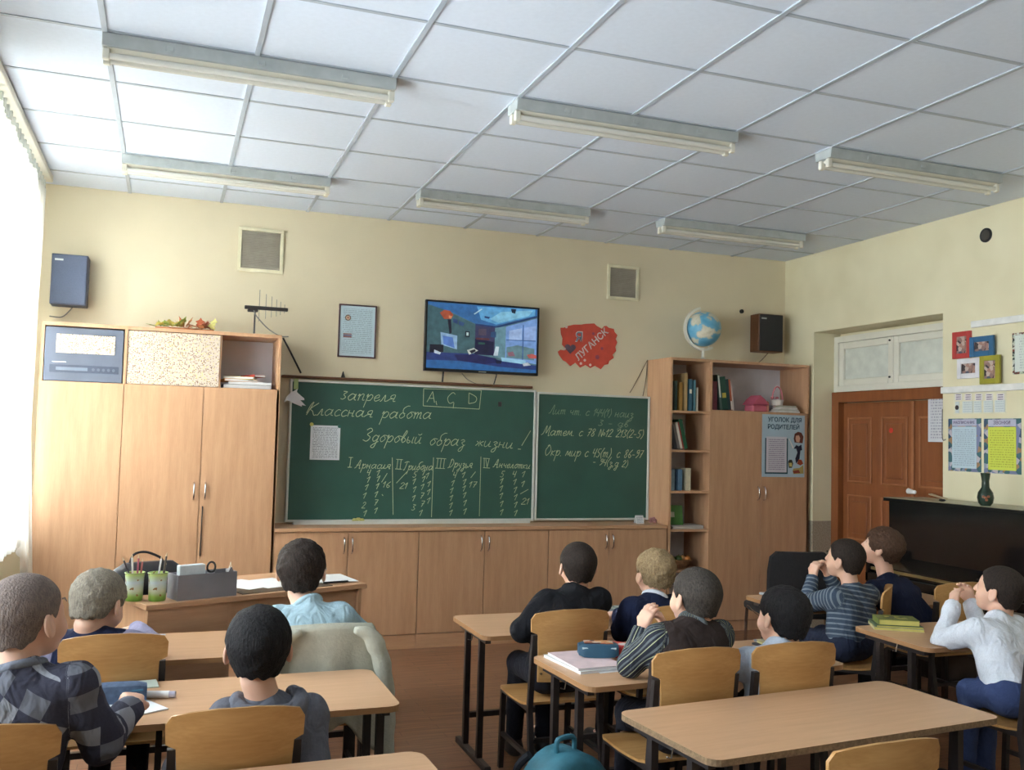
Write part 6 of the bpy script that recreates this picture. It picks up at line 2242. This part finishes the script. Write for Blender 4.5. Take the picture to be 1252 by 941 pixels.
def hand_shapes(F, wrist, d, nrm, side, curl, s=1.0, spread=.35):
    """palm and five fingers; d = direction wrist->knuckles, nrm = out of the palm, side +1 if the thumb lies on d x nrm"""
    d, nrm = unit(d), unit(nrm)
    nrm = unit(nrm - d * (nrm @ d))
    lat = np.cross(d, nrm) * side                      # towards the thumb
    pl = .062 * s
    for i in range(4):
        o = (1.5 - i) * .0145 * s
        base = wrist + lat * o * .55
        kn = wrist + d * pl * (1.0, 1.04, 1.0, .92)[i] + lat * o
        F.cone(base, kn, .0135 * s, .0105 * s, .010)
        ln = (.052, .058, .054, .043)[i] * s
        p, dd = kn, unit(d + lat * o * spread / (.0145 * 1.5 * s) * .18)
        for seg, fr in enumerate((.45, .31, .24)):
            a = curl * (.75, 1.0, .8)[seg]
            dd = unit(dd * math.cos(a) + nrm * math.sin(a))
            q = p + dd * ln * fr
            F.cone(p, q, (.0084, .0078, .0072)[seg] * s, (.0078, .0072, .0062)[seg] * s, .0025)
            p = q
    t0 = wrist + d * .018 * s + lat * .018 * s
    dd = unit(d * .75 + lat * .75 + nrm * .35)
    t1 = t0 + dd * .030 * s
    dd = unit(d * .95 + lat * .15 + nrm * (.3 + .3 * curl))
    t2 = t1 + dd * .024 * s
    t3 = t2 + unit(dd + nrm * .3 * curl) * .018 * s
    F.cone(t0, t1, .0125 * s, .0100 * s, .008)
    F.cone(t1, t2, .0098 * s, .0085 * s, .003)
    F.cone(t2, t3, .0085 * s, .0070 * s, .003)


def pupil(label, head, yaw, pitch, hip, byaw, hs=1.0, roll=0.0, sh_c=None, armL=None, armR=None, top=None, vest=None, vneck=None, trousers=None, hair=None,
          hair_t=.012, hair_n=.004, bowl=False, collar=None, hood=None, sw=.128, knees=None, seed=1, nape=-.075, bulk=1.0, zh=.468, desk=None, chair=None, lyaw=None):
    head = np.array(head, float)
    R = frame_from(yaw, pitch, roll)
    loc = lambda x, y, z: head + R @ (V3(x, y, z) * hs)
    hip = V3(hip[0], hip[1], zh)
    B = frame_from(byaw, 0)
    right, fwd = B[:, 0], B[:, 1]
    nb = loc(0, -.028, -.085)                           # skull base
    if sh_c is None:
        sh_c = head + V3(0, 0, -.185 * hs) - fwd * .03
    sh_c = np.array(sh_c, float)
    shL, shR = sh_c - right * sw, sh_c + right * sw
    neck0 = sh_c + V3(0, 0, .028)
    spine = unit(sh_c - hip)
    knees = knees or [.30, .30]
    arms = []
    for s, A, sh in ((-1, armL, shL), (1, armR, shR)):
        A = A or {}
        el = np.array(A.get('elbow', sh + right * s * .05 + fwd * .09 - UP * (.13)), float)
        wr = np.array(A.get('wrist', V3(*(sh + fwd * .24 - right * s * .05)[:2], DH + .030)), float)
        hd = unit(A.get('hand', wr - el))
        pn = unit(A.get('palm', V3(0, 0, -1)))
        arms.append((s, sh, el, wr, hd, pn, A.get('curl', .35)))
    kn, an = [], []
    lfw = fwd if lyaw is None else frame_from(lyaw, 0)[:, 1]
    for s, kl in ((-1, knees[0]), (1, knees[1])):
        hp = hip + right * s * .065
        k_ = hp + lfw * kl + right * s * .005 + V3(0, 0, -.025)
        a_ = V3(k_[0], k_[1], .075) + lfw * (.03 if s < 0 else .01)
        kn.append((hp, k_))
        an.append(a_)
    # ---- bounds
    pts = [head + V3(.16, .16, .16), head - V3(.16, .16, .16), shL, shR, hip] + [a[2] for a in arms] + [a[3] + a[4] * .14 for a in arms] + [k[1] for k in kn]
    pts = np.array(pts)
    lo, hi = pts.min(0) - .13, pts.max(0) + .13
    lo[2] = 0.0

    def clear(F_):
        if desk is not None:
            _, x_, y_, r_ = DK[desk]
            F_.carve((x_, y_, DH - .029), (.637 if desk == 3 else .601, .261, .034), r_)
        if chair is not None:
            l_, x_, y_, r_ = CH[chair]
            k_ = 1.0 if 'cardigan' in l_ else 1.02 if ('hoodie' in l_ or 'checked' in l_) else 1.04
            cy = .013
            F_.carve((x_ - math.sin(r_) * cy, y_ + math.cos(r_) * cy, CSH * k_ - .033), (.184, .184, .035), r_)

    # ---- body: head, neck, trunk, arms, hands, legs in one surface
    F = Field(lo, hi, .005)
    F.ell(loc(0, -.010, .018), V3(.076, .094, .081) * hs, R, .02)
    F.ell(loc(0, .034, -.032), V3(.057, .056, .074) * hs, R, .035 * hs)
    F.ell(loc(0, .056, -.088), V3(.030, .028, .022) * hs, R, .03 * hs)
    for s in (-1, 1):
        F.ell(loc(s * .038, .052, -.045), V3(.026, .028, .026) * hs, R, .02 * hs)          # cheeks
        F.ell(loc(s * .030, .098, .002), V3(.018, .014, .012) * hs, R, .008, subtract=True)  # eye sockets
        Re = R @ np.array([[1, 0, 0], [0, math.cos(.25), -math.sin(.25)], [0, math.sin(.25), math.cos(.25)]])
        Ry = np.array([[math.cos(s * .35), -math.sin(s * .35), 0], [math.sin(s * .35), math.cos(s * .35), 0], [0, 0, 1]])
        F.ell(loc(s * .083, -.008, -.018), V3(.0085, .021, .032) * hs, Re @ Ry, .005)
        F.ell(loc(s * .092, -.003, -.016), V3(.006, .010, .018) * hs, Re @ Ry, .004, subtract=True)
    F.cone(loc(0, .086, .004), loc(0, .102, -.028), .0075 * hs, .0125 * hs, .008)
    F.ell(loc(0, .090, -.060), V3(.020, .009, .006) * hs, R, .006)
    F.ell(loc(0, .087, -.071), V3(.018, .009, .006) * hs, R, .006)
    F.cone(nb, neck0 - UP * .02, .046 * hs, .044 * hs, .025)
    F.cone(hip + right * .05, sh_c + right * .05 - spine * .06, .074, .068, .04)
    F.cone(hip - right * .05, sh_c - right * .05 - spine * .06, .074, .068, .04)
    F.cone(shL, shR, .038, .038, .04)
    for s, sh, el, wr, hd, pn, cu in arms:
        F.cone(sh, el, .037, .030, .02)
        F.cone(el, wr, .030, .0195, .012)
        hand_shapes(F, wr, hd, pn, -s, cu, hs * .98)
    for (hp, k_), a_ in zip(kn, an):
        F.cone(hp, k_, .060, .042, .03)
        F.cone(k_, a_, .040, .028, .02)
        F.cone(a_, a_ + lfw * .10 - UP * .035, .028, .022, .02)
    clear(F)
    P, Q = F.mesh()
    base = V3(hip[0], hip[1], 0)
    body = mesh_obj('person', P, Q, M_skin, None, None, base)
    tag(body, label, 'person', 'pupils watching the television')
    ch = lambda o: o

    def child(name, F_, m, prims=None, wr_amp=0.0, fr=60, sd=1):
        if wr_amp:
            clear(F_)
        P_, Q_ = F_.mesh()
        if wr_amp:
            damp = np.clip(np.minimum(np.abs(P_[:, 2] - DH), np.abs(P_[:, 2] - CSH * 1.03)) / .03, 0, 1)
            P_ = P_ + normals(P_, Q_) * (damp * (wr_amp * vnoise(P_, sd, fr) + wr_amp * .5 * vnoise(P_, sd + 5, fr * 2.3)))[:, None]
        uv = None
        if prims:
            best = np.full(len(P_), 1e9)
            uv = np.zeros((len(P_), 2))
            for a, b, r_, off in prims:
                d = b - a
                L_ = np.linalg.norm(d)
                d = d / L_
                q = P_ - a
                t = np.clip(q @ d, 0, L_)
                v_ = q - t[:, None] * d
                D = np.linalg.norm(v_, axis=1) - r_
                e1 = unit(np.cross(d, fwd + .01))
                e2 = np.cross(d, e1)
                an_ = np.arctan2(q @ e2, q @ e1) * r_
                w_ = D < best
                best[w_] = D[w_]
                uv[w_, 0] = (q @ d)[w_] + off
                uv[w_, 1] = an_[w_]
        return mesh_obj(name, P_, Q_, m, body, uv, base)

    # ---- top
    F = Field(lo, hi, .006)
    bk_ = .012 * bulk
    ch_r = sh_c + right * .055 - spine * .055
    ch_l = sh_c - right * .055 - spine * .055
    F.cone(hip + right * .055 + spine * .02, ch_r, .078 + bk_, .076 + bk_, .05)
    F.cone(hip - right * .055 + spine * .02, ch_l, .078 + bk_, .076 + bk_, .05)
    F.cone(shL, shR, .040 + bk_, .040 + bk_, .045)
    F.cone(neck0 + (nb - neck0) * .12, sh_c - UP * .03, .046 + bk_ * .6, .075, .035)
    prims = [(hip - right * .0, sh_c - spine * .02, .135, 0.0)]
    for s, sh, el, wr, hd, pn, cu in arms:
        F.cone(sh, el, .043 + bk_, .036 + bk_, .025)
        F.cone(el, wr - unit(wr - el) * .004, .036 + bk_, .027 + bk_ * .6, .014, cut=True)
        prims += [(sh, el, .05, .03), (el, wr, .04, .25)]
    # hands stay outside the cloth
    nk = unit(nb - neck0)
    F.torus(neck0 + nk * .020, nk, .050 * hs, .010 if collar else .006)
    child('shirt' if not hood else 'hoodie', F, top, prims, .0055 * bulk, 42, seed)
    if vest is not None:
        F = Field(lo, hi, .006)
        F.cone(hip + right * .05 + spine * .02, ch_r, .085 + bk_, .083 + bk_, .05)
        F.cone(hip - right * .05 + spine * .02, ch_l, .085 + bk_, .083 + bk_, .05)
        F.cone(shL + right * .035, shR - right * .035, .049 + bk_, .049 + bk_, .045)
        F.cone(neck0, sh_c - UP * .03, .050 + bk_ * .6, .080, .035)
        child('vest', F, vest, [prims[0]], .002, 50, seed + 3)
    if collar is not None:
        F = Field(sh_c - .16, sh_c + .16, .005)
        F.torus(neck0 + nk * .026, unit(nk + fwd * .1), .052 * hs, .013)
        child('collar', F, collar)
    if hood is not None:
        F = Field(sh_c - .22, sh_c + .22, .006)
        c_ = sh_c - fwd * .055 + UP * .022
        for t in np.linspace(-1.9, 1.9, 13):
            q = sh_c + UP * (.045 - .018 * math.cos(t)) + right * math.sin(t) * .092 - fwd * (math.cos(t) * .075 + .01)
            q2 = sh_c + UP * (.045 - .018 * math.cos(t + .3)) + right * math.sin(t + .3) * .092 - fwd * (math.cos(t + .3) * .075 + .01)
            F.cone(q, q2, .024, .024, .012)
        F.ell(c_ - fwd * .045 - UP * .045, V3(.075, .035, .07), B, .03)
        child('hood', F, hood, None, .003, 60, seed)
    # ---- trousers and shoes
    F = Field(lo, hi, .009)
    F.cone(hip - right * .05, hip + right * .05, .092, .092, .03)
    for (hp, k_), a_ in zip(kn, an):
        F.cone(hp, k_, .074, .054, .03)
        F.cone(k_, a_ + V3(0, 0, .01), .049, .040, .02, cut=True)
    child('trousers', F, trousers, None, .003, 50, seed + 9)
    for a_ in an:
        F = Field(V3(a_[0] - .16, a_[1] - .16, 0.0), V3(a_[0] + .16, a_[1] + .16, .14), .007)
        F.cone(V3(a_[0], a_[1], .045) - lfw * .02, V3(a_[0], a_[1], .038) + lfw * .11, .038, .036, .01)
        F.cone(V3(a_[0], a_[1], .045), a_ + UP * .01, .038, .036, .01)
        F.F[:, :, :2] = .01
        child('shoe', F, M_shoe)
    # ---- hair
    F = Field(head - .17 * hs, head + .17 * hs, .004)
    F.ell(loc(0, -.012, .020), V3(.078 + hair_t, .096 + hair_t, .083 + hair_t) * hs, R, .02)
    F.ell(loc(0, -.040, -.045), V3(.052 + hair_t * .7, .050 + hair_t * .6, .060) * hs, R, .03)
    X, Y, Z = F.ax[0][:, None, None] - head[0], F.ax[1][None, :, None] - head[1], F.ax[2][None, None, :] - head[2]
    hx, hy, hz_ = [(R[0, i] * X + R[1, i] * Y + R[2, i] * Z) / hs for i in range(3)]
    if bowl:
        line = np.interp(hy, [-.10, -.05, -.02, .02, .05, .075, .10], [nape, nape + .005, -.030, -.030, -.010, .030, .035])
    else:
        line = np.interp(hy, [-.10, -.045, -.028, -.014, .006, .022, .045, .07, .10], [nape, nape + .004, -.045, .006, .010, -.010, .022, .058, .066])
    wob = .004 * np.sin(hx * 180 + seed) + .003 * np.sin(hy * 230 + seed * 2)
    F.F = np.maximum(F.F, (line + wob - hz_) * .8)
    P_, Q_ = F.mesh()
    if hair_n:
        nn = normals(P_, Q_)
        rel = (P_ - head)
        P_ = P_ + nn * (hair_n * vnoise(rel, seed, 130, 8) + hair_n * .6 * vnoise(rel, seed + 3, 330, 8))[:, None]
    mesh_obj('hair', P_, Q_, hair, body, None, base)
    # ---- eyes, brows, lips
    for s in (-1, 1):
        e = MB().sphere(loc(s * .030, .0715, .001) - base, .0110 * hs, 14).build('eye', M_eye, body, smooth=180)
        MB().sphere(loc(s * .030, .0795, .001) - base, .0046 * hs, 10, .0046 * hs).build('iris', M_iris, e, smooth=180)
        MB().tube([loc(s * .016, .092, .018) - base, loc(s * .030, .0925, .022) - base, loc(s * .046, .083, .018) - base], [.002, .003, .0015], 6).build('eyebrow', hair, body, smooth=60)
    MB().tube([loc(-.017, .0955, -.0655) - base, loc(0, .1005, -.0645) - base, loc(.017, .0955, -.0655) - base], [.0015, .0035, .0015], 8).build('lips', M_lip, body, smooth=60)
    return body


H_dark = hair_mat('dark_brown_hair', S(32, 26, 24), S(58, 47, 41))
H_black = hair_mat('black_hair', S(20, 19, 22), S(40, 37, 38))
H_blond = hair_mat('dark_blond_hair', S(126, 104, 78), S(172, 148, 112))
H_ash = hair_mat('ash_hair', S(116, 108, 98), S(156, 146, 130))
H_brown = hair_mat('brown_hair', S(66, 46, 36), S(96, 70, 54))
H_crop = hair_mat('cropped_grey_hair', S(104, 92, 88), S(138, 122, 114))
C_navy = cloth_mat('navy_wool', S(34, 40, 66))
C_black = cloth_mat('black_jacket', S(30, 30, 34))
C_teal = cloth_mat('pale_blue_polo', S(172, 198, 210))
C_white = cloth_mat('white_shirt', S(224, 228, 238))
C_pale = cloth_mat('pale_shirt', S(196, 206, 222))
C_lilac = cloth_mat('lilac_shirt', S(152, 150, 178))
C_hood = cloth_mat('grey_marl', S(104, 106, 116))
C_brown = cloth_mat('brown_vest', S(54, 44, 42))
C_str = cloth_mat('blue_stripe', S(66, 78, 96), 'rings', S(120, 130, 140), s=.026, w=.32)
C_lines = cloth_mat('pin_stripe', S(46, 48, 58), 'lines', S(96, 102, 106), S(168, 172, 140), s=.030, w=.22)
C_chk = cloth_mat('argyle_check', S(66, 66, 80), 'checks', S(112, 114, 124), S(146, 148, 156), s=.055)
C_jean = cloth_mat('blue_jeans', S(62, 76, 116))
C_trou = cloth_mat('dark_trousers', S(36, 36, 44))
C_dkblue = cloth_mat('dark_blue_trousers', S(44, 50, 70))

R_ = math.radians
Pv = lambda px, py, Y: np.array(PY(px, py, Y))
# middle row, first desk
pupil('boy in black jacket with cropped dark hair at the first middle desk', Pv(706, 690, -2.90), R_(-3), R_(8), (1.97, -3.00), 0, desk=0, chair=0, hs=.98,
      armL={'elbow': Pv(639, 770, -2.93), 'wrist': Pv(648, 765, -2.70), 'curl': .5}, armR={'elbow': V3(2.125, -2.86, .665), 'wrist': V3(2.06, -2.68, DH + .03)},
      sh_c=Pv(700, 737, -2.94), top=C_black, trousers=C_trou, hair=H_dark, hair_t=.007, hair_n=.0012, seed=2, nape=-.062, collar=C_black, bulk=1.5)
pupil('curly blond boy in navy sweater leaning at the first middle desk', Pv(800, 699, -2.88), R_(4), R_(4), (2.48, -3.00), R_(10), desk=0, chair=1, hs=.98,
      armL={'elbow': Pv(760, 770, -2.88), 'wrist': Pv(757, 750, -2.70), 'hand': V3(-.55, .6, -.1), 'curl': .4}, armR={'elbow': V3(2.64, -2.78, .65), 'wrist': V3(2.47, -2.66, DH + .032)},
      sh_c=Pv(799, 743, -2.92), top=C_navy, trousers=C_trou, hair=H_blond, hair_t=.014, hair_n=.007, seed=3, nape=-.06, collar=C_white, bulk=1.1)
# middle row, second desk
pupil('boy in brown vest and striped shirt with clasped hands', Pv(850, 728, -3.74), R_(10), R_(6), (2.11, -3.85), 0, desk=1, chair=2, hs=1.02,
      armL={'elbow': Pv(770, 812, -3.68), 'wrist': Pv(786, 768, -3.64), 'hand': V3(.40, .15, .9), 'palm': V3(.8, .35, -.2), 'curl': .5},
      armR={'elbow': V3(2.275, -3.64, .66), 'wrist': Pv(815, 770, -3.58), 'hand': V3(-.45, .0, .9), 'palm': V3(-.8, .3, -.1), 'curl': .7},
      sh_c=Pv(843, 779, -3.78), top=C_lines, vest=C_brown, trousers=C_trou, hair=hair_mat('dark_crop', S(46, 42, 40), S(82, 74, 68)), hair_t=.006, hair_n=.001, seed=4, nape=-.06, collar=C_lines)
pupil('black-haired boy in pale blue shirt behind plywood chair', Pv(957, 752, -3.74), R_(8), R_(2), (2.53, -3.85), 0, desk=1, chair=3, hs=1.03,
      armL={'elbow': V3(2.40, -3.79, .645), 'wrist': V3(2.42, -3.63, DH + .03)}, armR={'elbow': V3(2.73, -3.72, .64), 'wrist': V3(2.62, -3.56, DH + .03)},
      sh_c=Pv(950, 806, -3.80), top=C_pale, trousers=C_trou, hair=H_black, hair_t=.013, hair_n=.004, seed=5, nape=-.072, roll=R_(-4))
# window row
pupil('blond boy in navy vest and lilac shirt writing beside the window', Pv(121, 735, -3.04), R_(-32), R_(-18), (.14, -3.105), R_(-8), desk=3, chair=5, hs=1.06,
      armL={'elbow': V3(-.08, -2.92, .64), 'wrist': V3(.10, -2.76, DH + .03)}, armR={'elbow': Pv(186, 790, -2.96), 'wrist': Pv(166, 768, -2.80), 'hand': V3(-.55, .4, -.15), 'curl': .9},
      sh_c=Pv(112, 790, -3.08), top=C_lilac, vest=C_navy, trousers=C_trou, hair=H_ash, hair_t=.010, hair_n=.0045, seed=6, nape=-.07)
pupil('boy in pale blue polo shirt before the teacher desk', Pv(369, 695, -2.92), R_(-16), R_(4), (.905, -3.06), R_(2), desk=3, chair=6, hs=1.08,
      armL={'elbow': V3(.71, -2.92, .65), 'wrist': V3(.80, -2.80, DH + .03)}, armR={'elbow': V3(1.12, -2.92, .65), 'wrist': V3(.98, -2.80, DH + .03)},
      sh_c=Pv(378, 755, -3.00), top=C_teal, trousers=C_dkblue, hair=H_dark, hair_t=.014, hair_n=.006, seed=7, nape=-.070, collar=C_teal)
pupil('dark-haired boy in grey hoodie seen from behind', Pv(316, 789, -3.98), R_(-4), R_(2), (.53, -4.01), R_(0), desk=4, chair=7, hs=1.06,
      armL={'elbow': V3(.385, -4.00, .53), 'wrist': V3(.42, -3.86, DH - .06)}, armR={'elbow': V3(.745, -4.06, .53), 'wrist': V3(.71, -3.86, DH - .04)},
      sh_c=Pv(328, 876, -4.00), top=C_hood, hood=C_hood, trousers=C_trou, hair=H_black, hair_t=.012, hair_n=.0035, seed=8, nape=-.070, bulk=1.1, sw=.118)
pupil('boy with shaved head in checked grey sweater at lower left', Pv(32, 752, -3.99), R_(-40), R_(6), (-.088, -4.01), R_(-8), desk=4, chair=8, hs=1.10,
      armL={'elbow': V3(-.34, -3.9, .64), 'wrist': V3(-.2, -3.76, DH + .03)},
      armR={'elbow': Pv(125, 908, -4.00), 'wrist': Pv(163, 862, -3.86), 'hand': V3(-.05, .75, .1), 'palm': V3(-.25, -.2, -1), 'curl': .7},
      sh_c=Pv(25, 840, -4.02), top=C_chk, trousers=C_trou, hair=H_crop, hair_t=.0035, hair_n=.0, seed=9, nape=-.06, collar=cloth_mat('grey_collar', S(120, 124, 136)), bulk=1.5, sw=.135, knees=[.19, .20], lyaw=0.0)
# piano side
pupil('boy in blue striped top with fists at his face', Pv(1033, 682, -2.76), R_(24), R_(8), (3.70, -2.83), R_(10), desk=6, chair=9, hs=.97, roll=R_(4),
      armL={'elbow': Pv(987, 738, -2.60), 'wrist': Pv(994, 704, -2.54), 'hand': V3(.2, .0, 1), 'palm': V3(.9, .2, .1), 'curl': 1.1},
      armR={'elbow': V3(3.88, -2.54, .645), 'wrist': Pv(1012, 702, -2.53), 'hand': V3(-.15, -.02, 1), 'palm': V3(-.8, -.3, .1), 'curl': 1.1},
      sh_c=Pv(1042, 729, -2.79), top=C_str, trousers=C_dkblue, hair=H_dark, hair_t=.007, hair_n=.0012, seed=10, nape=-.07, lyaw=0.0)
pupil('brown-haired boy in navy sweater looking up beside the piano', Pv(1079, 668, -2.56), R_(34), R_(16), (4.31, -2.70), R_(12), desk=6, chair=10, hs=1.0,
      armL={'elbow': V3(4.12, -2.50, .65), 'wrist': V3(4.10, -2.34, DH + .03)}, armR={'elbow': V3(4.40, -2.52, .65), 'wrist': V3(4.25, -2.36, DH + .03)},
      sh_c=Pv(1086, 720, -2.63), top=C_navy, trousers=C_trou, hair=H_brown, hair_t=.015, hair_n=.005, bowl=True, seed=11, nape=-.07, collar=C_navy, sw=.115)
pupil('boy in white shirt and jeans with hands before his mouth', Pv(1222, 720, -3.62), R_(20), R_(10), (3.722, -3.84), R_(8), desk=7, chair=11, hs=.98,
      armL={'elbow': Pv(1152, 783, -3.51), 'wrist': Pv(1166, 738, -3.42), 'hand': V3(.45, .35, .65), 'palm': V3(.7, -.2, -.5), 'curl': .55},
      armR={'elbow': V3(3.90, -3.48, .65), 'wrist': Pv(1186, 735, -3.38), 'hand': V3(-.2, .1, .9), 'palm': V3(-.8, -.3, 0), 'curl': .7},
      sh_c=Pv(1218, 770, -3.67), top=C_white, trousers=C_jean, hair=H_dark, hair_t=.007, hair_n=.0012, seed=12, nape=-.07, knees=[.17, .19])
